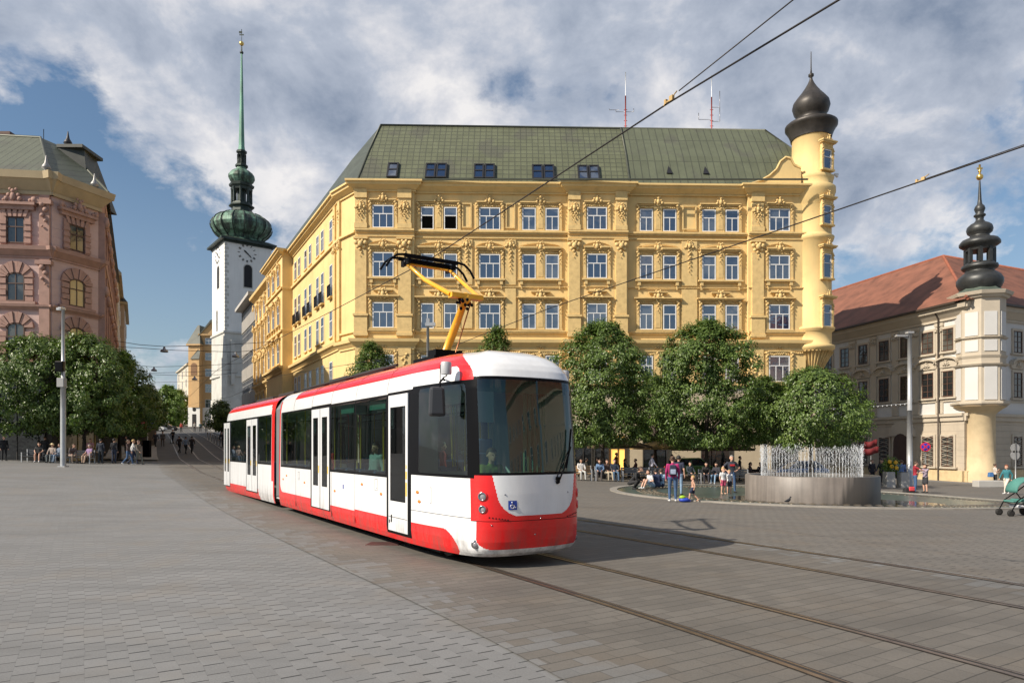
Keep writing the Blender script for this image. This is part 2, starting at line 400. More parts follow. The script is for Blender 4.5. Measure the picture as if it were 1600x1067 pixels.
# fountain floor: big disc with kerb, patterned ring and water film
FC = (13.8, 31.5); FR = 9.2
def disc(mb, c, r0, r1, lift, n=96, rings=4, z=None, mi=None):
    vs = []; fs = []
    for j in range(rings + 1):
        r = r0 + (r1 - r0) * j / rings
        for k in range(n):
            a = 2 * math.pi * k / n; x = c[0] + r * math.cos(a); y = c[1] + r * math.sin(a)
            vs.append((x, y, (g(x, y) if z is None else z) + lift))
    for j in range(rings):
        for k in range(n):
            k2 = (k + 1) % n; fs.append((j * n + k, j * n + k2, (j + 1) * n + k2, (j + 1) * n + k)[::-1])
    mb.add(vs, fs, True, mi)
wet = mat('wet_green_stone', (.075, .100, .085), .28, var=.25, vs=1.5, bump=.1, bs=8)
kerbm = mat('fountain_kerb_stone', (.27, .25, .22), .6, var=.12, vs=3)
mb = MB(); disc(mb, FC, .1, FR - .35, .024, rings=20); tag(mb.build('fountain_floor', wet), None, None, kind='structure')
mb = MB(); disc(mb, FC, FR - .35, FR, .06, rings=1); vs = []
n = 96
for r, l in ((FR, .06), (FR, 0.0), (FR - .35, .06), (FR - .35, .02)):
    pass
for r in (FR, FR - .35):
    v = [(FC[0] + r * math.cos(2 * math.pi * k / n), FC[1] + r * math.sin(2 * math.pi * k / n)) for k in range(n)]
    mb.add([(x, y, g(x, y) + .06) for x, y in v] + [(x, y, g(x, y)) for x, y in v], [(k, (k + 1) % n, (k + 1) % n + n, k + n) for k in range(n)])
tag(mb.build('fountain_kerb', kerbm), None, None, kind='structure')
mb = MB(); bronze = mat('floor_relief_metal', (.16, .135, .10), .35, .6, var=.2)
for ring in range(4):
    rr = FR - 1.35 - ring * .26
    nn = int(2 * math.pi * rr / .36)
    for k in range(nn):
        a = 2 * math.pi * (k + .5 * (ring % 2)) / nn; x = FC[0] + rr * math.cos(a); y = FC[1] + rr * math.sin(a)
        mb.ball((x, y, g(x, y) + .025), .12, 8, 4, sc=(1, 1, .22))
tag(mb.build('floor_relief', bronze), 'ring of small raised metal bumps set round the fountain floor', 'floor relief')
# ---------------------------------------------------------------- materials of the buildings
yel = mat('yellow_stucco', (.73, .53, .235), .85, var=.07, vs=.5, bump=.15, bs=20, streak=.22)
yel2 = mat('yellow_ornament', (.67, .475, .205), .85, var=.12, vs=3, bump=.2, bs=25)
yel_r = mat('yellow_rusticated', (.70, .50, .205), .85, var=.07, vs=.5); add_bump(yel_r, lines(2, .62, .07), .8, .05)
white_f = mat('white_window_paint', (.74, .74, .73), .5, var=.04)
brown_f = mat('brown_window_paint', (.09, .045, .03), .6, var=.1)
def glassm(name, dark, curt, ior=2.1, rough=.04, amt=.5):
    m = D.materials.new(name); m.use_nodes = True; nt = m.node_tree; b = nt.nodes['Principled BSDF']
    b.inputs['Roughness'].default_value = rough; b.inputs['IOR'].default_value = ior
    oi = N(nt, 'ShaderNodeObjectInfo'); geo = N(nt, 'ShaderNodeTexCoord')
    n = N(nt, 'ShaderNodeTexNoise'); n.inputs['Scale'].default_value = .9; n.inputs['Detail'].default_value = 1
    ad = N(nt, 'ShaderNodeVectorMath', operation='ADD'); sc = N(nt, 'ShaderNodeVectorMath', operation='SCALE')
    cx = N(nt, 'ShaderNodeCombineXYZ'); nt.links.new(oi.outputs['Random'], cx.inputs[0]); nt.links.new(oi.outputs['Random'], cx.inputs[1])
    nt.links.new(cx.outputs[0], sc.inputs[0]); sc.inputs['Scale'].default_value = 37.0
    nt.links.new(geo.outputs['Object'], ad.inputs[0]); nt.links.new(sc.outputs[0], ad.inputs[1]); nt.links.new(ad.outputs[0], n.inputs['Vector'])
    w = N(nt, 'ShaderNodeTexWave'); w.inputs['Scale'].default_value = 5; w.inputs['Distortion'].default_value = 1.5; nt.links.new(ad.outputs[0], w.inputs['Vector'])
    k = math_(nt, 'MULTIPLY', ramp(nt, oi.outputs['Random'], [(.35, 0.0), (.6, 1.0)]), ramp(nt, n.outputs[0], [(.4, 0.2), (.55, 1.0)]))
    k = math_(nt, 'MULTIPLY', math_(nt, 'MULTIPLY', k, amt), math_(nt, 'ADD', .6, math_(nt, 'MULTIPLY', w.outputs['Fac'], .4)))
    nt.links.new(mixc(nt, k, dark, curt), b.inputs['Base Color'])
    # panes never lie perfectly flat: a slow ripple bends the reflections
    nb = N(nt, 'ShaderNodeTexNoise'); nb.inputs['Scale'].default_value = 1.3; nt.links.new(ad.outputs[0], nb.inputs['Vector'])
    bp = N(nt, 'ShaderNodeBump'); bp.inputs['Strength'].default_value = .25; bp.inputs['Distance'].default_value = .05
    nt.links.new(nb.outputs[0], bp.inputs['Height']); nt.links.new(bp.outputs[0], b.inputs['Normal'])
    return m
glass = glassm('window_glass', (.010, .022, .055), (.20, .22, .24), ior=2.7)
glass_b = glassm('old_window_glass', (.012, .015, .018), (.22, .21, .18), ior=1.8)
warm_glass = mat('curtained_glass', (.55, .42, .20), .3, var=.15, vs=1)
dark_open = mat('open_window_dark', (.003, .003, .003), 1.0, var=0, ior=1.05)
iron = mat('black_iron', (.012, .012, .013), .5, .4, var=0)

WC = {}
def window(parent, M, x, y, z, w, h, kind='w3', fm=None, gm=None, depth=.07, openlow=False, label=None):
    """frame mesh (part 'window') with its 'pane' (sub-part); x,y,z = lower left corner in facade frame M"""
    fm = fm or white_f; gm = gm or glass
    w = round(w, 2); h = round(h, 2)
    key = (w, h, kind, fm.name, gm.name, depth, openlow)
    if key not in WC:
        a = MB(); t = .075; y0 = -depth; y1 = .0
        arch = kind.endswith('a'); k = kind.rstrip('a')
        r = w / 2 if arch else 0
        hh = h - r * .55 if arch else h
        a.box(0, t, y0, y1, 0, hh); a.box(w - t, w, y0, y1, 0, hh); a.box(t, w - t, y0, y1, 0, t)
        if arch:
            n = 8; pts = [(w / 2 + math.cos(math.pi * i / n) * w / 2, hh + math.sin(math.pi * i / n) * (h - hh)) for i in range(n + 1)]
            ins = [(w / 2 + math.cos(math.pi * i / n) * (w / 2 - t), hh + math.sin(math.pi * i / n) * (h - hh - t)) for i in range(n + 1)]
            for i in range(n): a.prism([pts[i], pts[i + 1], ins[i + 1], ins[i]], y0, y1)
        else: a.box(t, w - t, y0, y1, h - t, h)
        tz = h * .62; m = .055
        if k in ('w3', 'w2', 'w22'): a.box(t, w - t, y0 + .006, y1, tz - m / 2 - .01, tz + m / 2 + .01)
        top = h - t - (.02 if not arch else 0)
        if k == 'w3':
            for q in (1 / 3, 2 / 3): a.box(w * q - m / 2, w * q + m / 2, y0 + .012, y1, t, tz - m / 2)
            a.box(w / 2 - m / 2, w / 2 + m / 2, y0 + .012, y1, tz + m / 2, top)
        elif k == 'w2':
            if not openlow: a.box(w / 2 - m / 2, w / 2 + m / 2, y0 + .012, y1, t, tz - m / 2)
        elif k == 'w22': a.box(w / 2 - m / 2, w / 2 + m / 2, y0 + .012, y1, t, top)
        elif k == 'g':
            for q in (.25, .5, .75): a.box(t, w - t, y0 + .01, y1, h * q - .02, h * q + .02)
            a.box(w / 2 - m / 2, w / 2 + m / 2, y0 + .012, y1, t, top)
        elif k == 'w1':
            a.box(t, w - t, y0 + .006, y1, tz - .03, tz + .03)
        b = MB()
        if arch: b.prism([(t * .5, t * .5), (w - t * .5, t * .5)] + [(w / 2 + math.cos(math.pi * i / 8) * (w / 2 - t * .5), hh + math.sin(math.pi * i / 8) * (h - hh - t * .5)) for i in range(9)], -depth * .45, -.002)
        else:
            b.box(t * .5, w - t * .5, -depth * .45, -.002, (tz if openlow else t * .5), h - t * .5)
            if openlow: b.box(t * .5, w - t * .5, -depth * .2, -.002, t * .5, tz - .001, mi=1)
        fme = a.mesh('window'); fme.materials.append(fm); pme = b.mesh('pane'); pme.materials.append(gm); pme.materials.append(dark_open)
        WC[key] = (fme, pme)
    fme, pme = WC[key]
    P = M @ Vector((x, y, z))
    o = inst(fme, 'window', parent, P, M.to_euler().z)
    inst(pme, 'pane', o)
    if label: o['label'] = label
    return o

class Fac:
    """a facade running from P to Q (left to right as seen from outside), thing's origin O"""
    def __init__(s, P, Q, O):
        s.P = Vector(P); s.Q = Vector(Q); d = s.Q - s.P; s.L = d.length; s.d = d.normalized(); s.O = O
        s.M = TR(s.P.x - O[0], s.P.y - O[1], -(O[2] if len(O) > 2 else 0), math.atan2(s.d.y, s.d.x))
    def a(s, u, off=0.0):
        q = (u - 800) / F; px, py = s.P.x + s.d.y * off, s.P.y - s.d.x * off
        return (q * py - px) / (s.d.x - q * s.d.y)
    def z(s, u, v): return vz(v, s.P.y + s.a(u) * s.d.y)
    def mb(s): return MB(s.M)

rs = random.Random(3)
def lump(mb, x, y, z, r, sc=(1, .6, 1)):
    mb.ball((x, y, z), r, 6, 4, sc=sc)
def cartouche(mb, x, y, z, s=1.0):
    """carved shield with scrolls and a crest"""
    lump(mb, x, y - .06 * s, z, .20 * s, (.85, .7, 1.25)); lump(mb, x, y - .10 * s, z + .30 * s, .11 * s)
    for q in (-1, 1):
        lump(mb, x + q * .24 * s, y - .05 * s, z + .10 * s, .11 * s); lump(mb, x + q * .33 * s, y - .08 * s, z - .12 * s, .13 * s, (1, .8, 1))
        lump(mb, x + q * .15 * s, y - .07 * s, z + .40 * s, .08 * s); lump(mb, x + q * .14 * s, y - .05 * s, z - .26 * s, .09 * s)
        lump(mb, x + q * .5 * s, y - .04 * s, z - .17 * s, .07 * s)
def garland(mb, x, y, z, hgt, s=1.0):
    n = max(3, int(hgt / (.13 * s)))
    for i in range(n):
        t = i / (n - 1); w = (.10 - .06 * t) * s
        lump(mb, x + (.05 if i % 2 else -.05) * s, y - .04, z - hgt * t, w, (1.1, .7, 1))
def frieze(mb, x0, x1, y, z, s=1.0):
    n = max(4, int((x1 - x0) / (.16 * s)))
    for i in range(n):
        t = (i + .5) / n
        lump(mb, x0 + (x1 - x0) * t, y - .02, z + .035 * math.sin(t * math.pi * 6) * s, .075 * s * (.8 + .4 * rs.random()), (1.2, .6, 1))
def cornice(mb, x0, x1, y, z, h, proj, steps=3, ends=True):
    """moulding: small bead, sloping cove, upright fascia"""
    def fr_(za, pa, zb, pb):
        ea, eb = (pa, pb) if ends else (0, 0)
        mb.add([(x0 - ea, y - pa, za), (x1 + ea, y - pa, za), (x1 + ea, y + .02, za), (x0 - ea, y + .02, za), (x0 - eb, y - pb, zb), (x1 + eb, y - pb, zb), (x1 + eb, y + .02, zb), (x0 - eb, y + .02, zb)],
               [(0, 3, 2, 1), (4, 5, 6, 7), (0, 1, 5, 4), (1, 2, 6, 5), (2, 3, 7, 6), (3, 0, 4, 7)])
    fr_(z, proj * .22, z + h * .16, proj * .22); fr_(z + h * .16, proj * .12, z + h * .66, proj * .80); fr_(z + h * .66, proj * .90, z + h, proj)
SUR = {}
def surround(parent, M, xs_, z, h, row, mt):
    """xs_ = [(x0,x1),...] one or two windows; carved surround as one part, origin at middle/bottom"""
    c = (xs_[0][0] + xs_[-1][1]) / 2; gw = xs_[-1][1] - xs_[0][0]
    key = (round(gw, 1), len(xs_), row, round(h, 1), mt.name)
    if key not in SUR:
        a = MB(); hw = gw / 2
        for x in (-hw - .30, hw + .08): a.box(x, x + .22, -.10, 0, 0, h + .28)
        a.box(-hw - .36, hw + .36, -.12, 0, h + .28, h + .36)
        if len(xs_) == 2:
            i0 = xs_[0][1] - c + .08; i1 = xs_[1][0] - c - .08
            a.box(i0, i1, -.10, 0, 0, h + .28); a.box(i0 + .14, i1 - .14, -.13, -.10, .15, h - .1); garland(a, (i0 + i1) / 2, -.13, h + .25, .9)
        for x in (-hw - .19, hw + .19): garland(a, x, -.12, h + .25, 1.15, 1.1)
        frieze(a, -hw, hw, -.05, h + .15)
        if row == 'B':
            for q in (-1, 1):
                a.box(q * (hw / 2 + .28) - (hw / 2 - .02), q * (hw / 2 + .28) + (hw / 2 - .02), -.34, 0, h + .48, h + .58)
                a.box(q * (hw / 2 + .28) - (hw / 2 - .06), q * (hw / 2 + .28) + (hw / 2 - .06), -.24, 0, h + .38, h + .48)
            n = 10; pts = [((hw + .35) * math.cos(math.pi * i / n), h + .58 + .42 * math.sin(math.pi * i / n)) for i in range(n + 1)]
            for i in range(n): a.prism([pts[i], pts[i + 1], (pts[i + 1][0], pts[i + 1][1] - .07), (pts[i][0], pts[i][1] - .07)][::-1], -.10, 0)
            cartouche(a, 0, -.12, h + .62, 1.0)
            a.box(-hw - .4, hw + .4, -.26, 0, -.16, -.02)
            a.box(-hw - .3, hw + .3, -.12, 0, -.26, -.16)
            for q in (-1, 1):
                a.box(q * (hw + .1) - .12, q * (hw + .1) + .12, -.2, 0, -.50, -.16); a.box(q * (hw + .1) - .05, q * (hw + .1) + .05, -.12, 0, -.85, -.5)
        elif row == 'C':
            a.box(-hw - .42, hw + .42, -.22, 0, h + .38, h + .47); a.box(-hw - .50, hw + .50, -.36, 0, h + .47, h + .56)
            a.box(-.80, .80, -.30, 0, h + .96, h + 1.04); a.box(-.66, .66, -.18, 0, h + .88, h + .96)
            for q in (-1, 1): lump(a, q * .72, -.14, h + .98, .10)
            a.box(-.10, .10, -.24, 0, h + 1.04, h + 1.14)
            cartouche(a, 0, -.16, h + .66, 1.15)
            a.box(-hw - .35, hw + .35, -.16, 0, -.10, -.0)
        elif row == 'A':
            for q in (-1, 1): a.box(q * (hw / 2 + .28) - (hw / 2 - .05), q * (hw / 2 + .28) + (hw / 2 - .05), -.24, 0, h + .40, h + .49)
            cartouche(a, 0, -.14, h + .58, .95)
            a.box(-hw - .3, hw + .3, -.14, 0, -.08, 0)
        elif row == 'D':
            a.box(-hw - .12, hw + .12, -.16, 0, h + .36, h + .44); cartouche(a, 0, -.10, h + .72, .6)
            for q in (-1, 1): lump(a, q * .55, -.06, h + .66, .09); lump(a, q * .8, -.06, h + .66, .07)
            a.box(-hw - .3, hw + .3, -.14, 0, -.10, 0)
        me = a.mesh('window_surround'); me.materials.append(mt); SUR[key] = me
    inst(SUR[key], 'window_surround', parent, M @ Vector((c, 0, z)), M.to_euler().z)

# ---------------------------------------------------------------- the yellow corner building
YA = (-12.8, 56.0)
Y = thing('yellow_corner_building', 'yellow stucco building with green metal mansard roof and round corner turret behind the tram', 'building', (YA[0], YA[1], 0))
Ff = Fac(YA, (23.8, 57.0), YA)
C0 = (-14.57, 58.0); sd = Vector((-.4806, .877)); S1 = Vector(C0) + sd * 20.5; S2 = Vector(C0) + sd * 31.0
Fc = Fac(C0, YA, YA)
Fs = Fac(S1, C0, YA)
W0 = MB(Matrix.Translation((-YA[0], -YA[1], 0)))
inn = Vector((.877, .4806))
Bx = (25.4, 57.15); Bk = (27.0, 72.5)
foot = [YA, Bx, Bk, (-4, 71.5), tuple(S2 + inn * 13), tuple(S2), C0]
W0.prismz([(p[0], p[1]) for p in foot], 7.0, 23.3)
W0.build('wall', yel, Y, fixn=True)
stone = mat('ground_floor_stone', (.50, .42, .30), .8, var=.08, vs=.8)
add_bump(stone, lines(2, .8, .04), .5, .02)
W1 = MB(Matrix.Translation((-YA[0], -YA[1], 0)))
W1.prismz([(p[0], p[1]) for p in foot], -1.5, 6.4); W1.build('ground_floor_wall', stone, Y, fixn=True)
bandm = mat('grey_stone_band', (.34, .30, .25), .7, var=.08)
W1 = MB(Matrix.Translation((-YA[0], -YA[1], 0)))
W1.prismz([(p[0], p[1]) for p in foot], 6.4, 7.0)
W1.build('stone_band', bandm, Y, fixn=True)

# risalits, pilasters, belts of the front
RIS = [(0.0, Ff.a(648)), (Ff.a(887), Ff.a(980)), (Ff.a(1167), 37.2)]
RP = .32
for x0, x1 in RIS:
    pr = Ff.mb(); pr.box(x0, x1, -RP, 0, 7.0, 23.0); pr.build('projecting_bay_wall', yel, Y)
PIL = [(Ff.a(556.5), Ff.a(574)), (Ff.a(623), Ff.a(643)), (Ff.a(888), Ff.a(905)), (Ff.a(961), Ff.a(977.5)), (Ff.a(1172), Ff.a(1190))]
for x0, x1 in PIL:
    p = Ff.mb(); y = -RP
    p.box(x0, x1, y - .18, y, 11.6, 18.0)
    p.box(x0 - .08, x1 + .08, y - .24, y, 10.9, 12.6, tp=(.0, 0)); p.box(x0 - .16, x1 + .16, y - .32, y, 12.6, 12.78); p.box(x0 - .14, x1 + .14, y - .3, y, 11.0, 11.25)
    c = (x0 + x1) / 2; w = x1 - x0
    for q in (-1, 1):
        lump(p, c + q * w * .40, y - .22, 18.55, .20); lump(p, c + q * w * .28, y - .22, 18.2, .16); lump(p, c + q * w * .15, y - .26, 18.7, .13)
    lump(p, c, y - .28, 18.45, .22, (1, .7, 1.2)); p.box(x0 - .12, x1 + .12, y - .30, y, 18.85, 19.0)
    garland(p, c, y - .2, 18.0, .5, 1.2)
    p.box(x0, x1, y - .16, y, 19.8, 22.2); p.box(x0 - .06, x1 + .06, y - .22, y, 19.75, 20.15)
    cartouche(p, c, y - .18, 21.55, .95); garland(p, c, y - .2, 21.3, 1.0, 1.1)
    for q in (-1, 1): garland(p, c + q * w * .25, y - .18, 21.2, .55, .8)
    p.box(x0 - .05, x1 + .05, y - .26, y, 22.2, 22.9)
    # rusticated pilaster strip and carved panel on the first floor
    p.box(x0, x1, y - .14, y, 7.05, 10.0)
    for k in range(9): lump(p, c + rs.uniform(-.25, .25) * w, y - .17, 7.9 + k * .2, .12)
    p.build('pilaster', yel2, Y)
ends = [(x0, x1, -RP) for x0, x1 in RIS] + [(RIS[0][1], RIS[1][0], 0), (RIS[1][1], RIS[2][0], 0)]
b1 = Ff.mb(); b2 = Ff.mb(); b3 = Ff.mb(); b4 = Ff.mb(); b5 = Ff.mb()
for x0, x1, y in ends:
    e = .0
    cornice(b1, x0, x1, y, 22.75, .65, .62, 4, ends=(y < 0))
    b1.box(x0 - (.7 if y < 0 else 0), x1 + (.7 if y < 0 else 0), y - .74, y, 23.402, 23.55)
    b2.box(x0, x1, y - .16, y, 19.42, 19.56); b2.box(x0, x1, y - .26, y, 19.56, 19.70); b2.box(x0, x1, y - .08, y, 19.1, 19.2)
    b3.box(x0, x1, y - .14, y, 11.3, 11.42); b3.box(x0, x1, y - .2, y, 11.42, 11.52)
    cornice(b4, x0, x1, y, 10.0, .75, .48, 3, ends=(y < 0)); b4.box(x0, x1, y - .1, y, 9.9, 10.0)
    b5.box(x0, x1, y - .12, y, 7.0, 7.25)
    b2.box(x0, x1, y - .1, y, 15.1, 15.16)
b1.build('main_cornice', yel, Y); b2.build('string_course', yel2, Y); b3.build('sill_course', yel2, Y); b4.build('lower_cornice', yel, Y); b5.build('base_course', yel2, Y)
fr = Ff.mb()
for x0, x1, y in ends: frieze(fr, x0 + .2, x1 - .2, y - .06, 9.75, 1.1)
fr.build('carved_frieze', yel2, Y)

ROWS = {'A': (19.80, 1.84), 'B': (15.80, 2.0), 'C': (11.66, 2.06), 'D': (7.35, 2.12)}
GR = [[(583.4, 615.9)], [(657.9, 677.8), (693.8, 714.1)], [(749, 781.5)], [(816, 837), (852.3, 873)], [(916.3, 947.2)], [(999.5, 1020), (1036, 1056.4)], [(1097, 1118), (1133.5, 1153.7)], [(1199, 1231)]]
for gi, grp in enumerate(GR):
    xs_ = [(Ff.a(a), Ff.a(b)) for a, b in grp]
    c = (xs_[0][0] + xs_[-1][1]) / 2
    y = -RP if any(x0 < c < x1 for x0, x1 in RIS) else 0
    for row, (z, h) in ROWS.items():
        M = Ff.M @ Matrix.Translation((0, y, 0))
        for wi, (x0, x1) in enumerate(xs_):
            op = (row == 'A' and gi == 1)
            window(Y, M, x0, -.015, z, x1 - x0, h, ('w3' if len(grp) == 1 else 'w2') if row != 'D' else 'w3', openlow=op, label=('top floor window with its lower sashes open' if op else None))
        surround(Y, M, xs_, z, h, row, yel2)
# plain framed panels between the windows of the recessed parts, and hanging carvings
for u0, u1 in ((722, 737), (790, 805), (1066, 1088)):
    p = Ff.mb(); x0, x1 = Ff.a(u0), Ff.a(u1)
    for z0, z1 in ((19.95, 22.0), ):
        for a_, b_, c_, d_ in ((x0, x0 + .1, z0, z1), (x1 - .1, x1, z0, z1), (x0 + .1, x1 - .1, z0, z0 + .1), (x0 + .1, x1 - .1, z1 - .1, z1)): p.box(a_, b_, -.09, 0, c_, d_)
    p.box(x0 - .05, x1 + .05, -.08, 0, 11.7, 15.0)
    c = (x0 + x1) / 2
    p.box(x0 - .05, x1 + .05, -.08, 0, 15.3, 19.0)
    cartouche(p, c, -.10, 18.6, .9); garland(p, c, -.1, 18.2, 1.9, 1.2)
    p.build('wall_panel', yel2, Y)

# corner chamfer
L = Fc.L
ch = Fc.mb(); cornice(ch, 0, L, 0, 22.75, .65, .62, 4, True); ch.box(-.5, L + .5, -.74, 0, 23.402, 23.55); ch.build('corner_cornice', yel, Y)
ch = Fc.mb(); cornice(ch, 0, L, 0, 10.0, .75, .48, 3, True); ch.build('corner_cornice', yel, Y)
for z0_c, z1_c, pj_c in ((19.5, 19.68, .2), (11.35, 11.5, .16), (7, 7.25, .12)):
    ch = Fc.mb(); ch.box(0, L, -pj_c, 0, z0_c, z1_c); ch.build('corner_moulding', yel, Y)

# side facade with narrow windows and balconet grilles
cs = Fs.mb(); L = Fs.L
cornice(cs, 0, L, 0, 22.9, .55, .55, 4, False); cs.box(0, L, -.7, 0, 23.452, 23.6)
cs.box(0, L, -.2, 0, 19.5, 19.7); cornice(cs, 0, L, 0, 10.2, .7, .5, 3, False); cs.box(0, L, -.1, 0, 7, 7.25)
cs.build('side_cornice', yel, Y)
for u in (524, 531):
    p = Fs.mb(); x = Fs.a(u)
    p.box(x - .35, x + .35, -.16, 0, 11, 22.8); garland(p, x, -.16, 22, 1.0, 1.4); cartouche(p, x, -.16, 19.0, .9)
    p.build('pilaster', yel2, Y)
sideW = [(515.3, 520.5), (502, 506.8), (494.4, 499.2), (482.8, 487.5), (475.8, 480.3), (465.9, 470.3), (460.1, 464.4)]
for u0, u1 in sideW:
    x0, x1 = Fs.a(u0), Fs.a(u1); x0, x1 = min(x0, x1), max(x0, x1); w = 1.05; xm = (x0 + x1) / 2
    for z, h in ((20.1, 1.95), (15.3, 2.8), (11.7, 2.3), (7.6, 1.9)):
        window(Y, Fs.M, xm - w / 2, -.01, z, w, h, 'w2', depth=.06)
    p = Fs.mb(); p.box(xm - w / 2 - .12, xm + w / 2 + .12, -.14, 0, 11.55, 11.68); p.box(xm - w / 2 - .12, xm + w / 2 + .12, -.30, 0, 15.1, 15.22); p.box(xm - w / 2 - .12, xm + w / 2 + .12, -.14, 0, 19.95, 20.08); p.build('window_sill', yel2, Y)
    p = Fs.mb()
    for k in range(9): p.box(xm - w / 2 - .05 + k * (w + .1) / 8 - .015, xm - w / 2 - .02 + k * (w + .1) / 8, -.28, -.25, 15.25, 16.25)
    p.box(xm - w / 2 - .08, xm + w / 2 + .08, -.285, -.245, 16.25, 16.3); p.box(xm - w / 2 - .08, xm + w / 2 + .08, -.27, -.255, 15.35, 16.1)
    p.build('balconet_grille', iron, Y)
# avant-corps further up the street
out2 = Vector((-.877, -.4806))
Fb = Fac(S2 + out2 * 1.1, S1 + out2 * 1.1, YA)
p = Fb.mb(); p.box(0, Fb.L, 0, 1.25, 7.0, 23.6); p.build('avant_corps_wall', yel, Y)
p = Fb.mb(); L = Fb.L
for x0, x1, y0 in ((0, L, 0),):
    cornice(p, x0, x1, 0, 23.0, .6, .6, 4, True); p.box(-.6, L + .6, -.72, .9, 23.601, 23.75)
    p.box(-.1, L + .1, -.2, 1.1, 19.4, 19.6); cornice(p, 0, L, 0, 10.2, .7, .5, 3, True); p.box(-.1, L + .1, -.2, 1.1, 14.7, 14.9)
p.build('avant_corps_cornice', yel, Y)
for xm in (L * .2, L * .5, L * .80):
    for z, h in ((20.0, 1.9), (15.6, 2.3), (11.3, 2.3)):
        window(Y, Fb.M, xm - .65, -.01, z, 1.3, h, 'w2', depth=.06)
    for z, h, r_ in ((20.0, 1.9, 'A'), (15.6, 2.3, 'B'), (11.3, 2.3, 'C')): surround(Y, Fb.M, [(xm - .65, xm + .65)], z, h, r_, yel2)
# shop front openings along the square
shopg = glassm('shop_glass', (.012, .014, .016), (.10, .09, .08), ior=1.7)
lit = mat('lit_shop_window', (.9, .5, .12), .4, var=0, emis=((1.0, .52, .12), .9))
for (u0, u1, kind) in ((600, 640, 0), (660, 715, 0), (745, 785, 0), (815, 873, 0), (897, 925, 0), (928, 951, 0), (953, 977, 1), (1004, 1043, 0), (1095, 1140, 0), (1205, 1240, 0)):
    x0, x1 = Ff.a(u0), Ff.a(u1)
    window(Y, Ff.M @ Matrix.Translation((0, -.02, 0)), x0, 0, .0, x1 - x0, 3.55 if not kind else 2.9, 'w22', fm=mat('dark_shop_frame', (.05, .045, .04), .5, var=0), gm=lit if kind else shopg, depth=.12, label='shop window lit orange from inside' if kind else None)

# mansard roof
def grid_roof(name, col, sx, sz, wv=.06, wh=.06):
    def ex(nt, geo, c):
        s = N(nt, 'ShaderNodeSeparateXYZ'); nt.links.new(geo.outputs['Object'], s.inputs[0])
        fx = math_(nt, 'DIVIDE', s.outputs[0], sx); fz = math_(nt, 'DIVIDE', s.outputs[2], sz)
        cb = N(nt, 'ShaderNodeCombineXYZ'); nt.links.new(math_(nt, 'FLOOR', fx), cb.inputs[0]); nt.links.new(math_(nt, 'FLOOR', fz), cb.inputs[1])
        wn = N(nt, 'ShaderNodeTexWhiteNoise', noise_dimensions='2D'); nt.links.new(cb.outputs[0], wn.inputs['Vector'])
        c = mixc(nt, math_(nt, 'MULTIPLY', wn.outputs[0], .35), c, tuple(x * .6 for x in col))
        n = N(nt, 'ShaderNodeTexNoise'); n.inputs['Scale'].default_value = .35; n.inputs['Detail'].default_value = 4; nt.links.new(geo.outputs['Object'], n.inputs['Vector'])
        c = mixc(nt, ramp(nt, n.outputs[0], [(.56, 0.0), (.64, .5)]), c, (.075, .070, .060))
        l = math_(nt, 'MAXIMUM', math_(nt, 'LESS_THAN', math_(nt, 'FRACT', fx), wv / sx), math_(nt, 'LESS_THAN', math_(nt, 'FRACT', fz), wh / sz))
        return mixc(nt, math_(nt, 'MULTIPLY', l, .65), c, (.035, .038, .028))
    m = mat(name, col, .55, .0, var=.10, vs=.9, extra=ex)
    def hb(nt, geo):
        s = N(nt, 'ShaderNodeSeparateXYZ'); nt.links.new(geo.outputs['Object'], s.inputs[0])
        fx = math_(nt, 'FRACT', math_(nt, 'DIVIDE', s.outputs[0], sx)); fz = math_(nt, 'FRACT', math_(nt, 'DIVIDE', s.outputs[2], sz))
        return math_(nt, 'MAXIMUM', math_(nt, 'LESS_THAN', fx, wv * 1.3 / sx), math_(nt, 'MULTIPLY', math_(nt, 'LESS_THAN', fz, wh * 1.3 / sz), .6))
    add_bump(m, hb, .9, .05); return m
tile = grid_roof('green_roof_tile', (.120, .130, .075), .50, .46)
seam = grid_roof('green_seamed_metal', (.110, .122, .076), .62, 2.6, .07, .05)
rim = mat('roof_edge_metal', (.07, .075, .055), .5, .3, var=.15)
W = Vector
eave = [W(Bx) + W((.1, -.55)), W((YA[0] + .25, YA[1] - .62)), W((C0[0] - .55, C0[1] - .30)), S1 + out2 * .6, S2 + out2 * .6]
mid = [W((25.0, 58.4)), W((YA[0] + .75, 57.25)), W((C0[0] + .75, C0[1] + .75)), S1 + inn * 1.0, S2 + inn * 1.0]
top = [W((22.6, 61.0)), W((-11.55, 60.0)), W((-11.35, 60.2)), S1 + inn * 4.0, S2 + inn * 4.0]
xb = 9.62 + .05      # where the sheet metal begins (behind photograph column 970)
def rp(P, z): return (P.x - YA[0], P.y - YA[1], z)
def lerp(a, b, t): return a + (b - a) * t
def cut(P, Q, X): return lerp(P, Q, (X - P.x) / (Q.x - P.x))
ze, zm, zt = 23.55, 26.6, 30.15
e0, e1 = eave[1], eave[0]; m0, m1 = mid[1], mid[0]; t0, t1 = top[1], top[0]
ec, mc, tc_ = cut(e0, e1, xb), cut(m0, m1, xb), cut(t0, t1, xb)
r1 = MB(); r2 = MB(); r3 = MB()
r1.add([rp(e0, ze), rp(ec, ze), rp(mc, zm), rp(m0, zm)], [(0, 1, 2, 3)]); r1.add([rp(m0, zm), rp(mc, zm), rp(tc_, zt), rp(t0, zt)], [(0, 1, 2, 3)])
u_ = .05
def up(P, z, k=0): return (P.x - YA[0], P.y - YA[1] - u_, z + u_)
r2.add([up(ec, ze), up(e1, ze), up(m1, zm), up(mc, zm)], [(0, 1, 2, 3)]); r2.add([up(mc, zm), up(m1, zm), up(t1, zt), up(tc_, zt)], [(0, 1, 2, 3)])
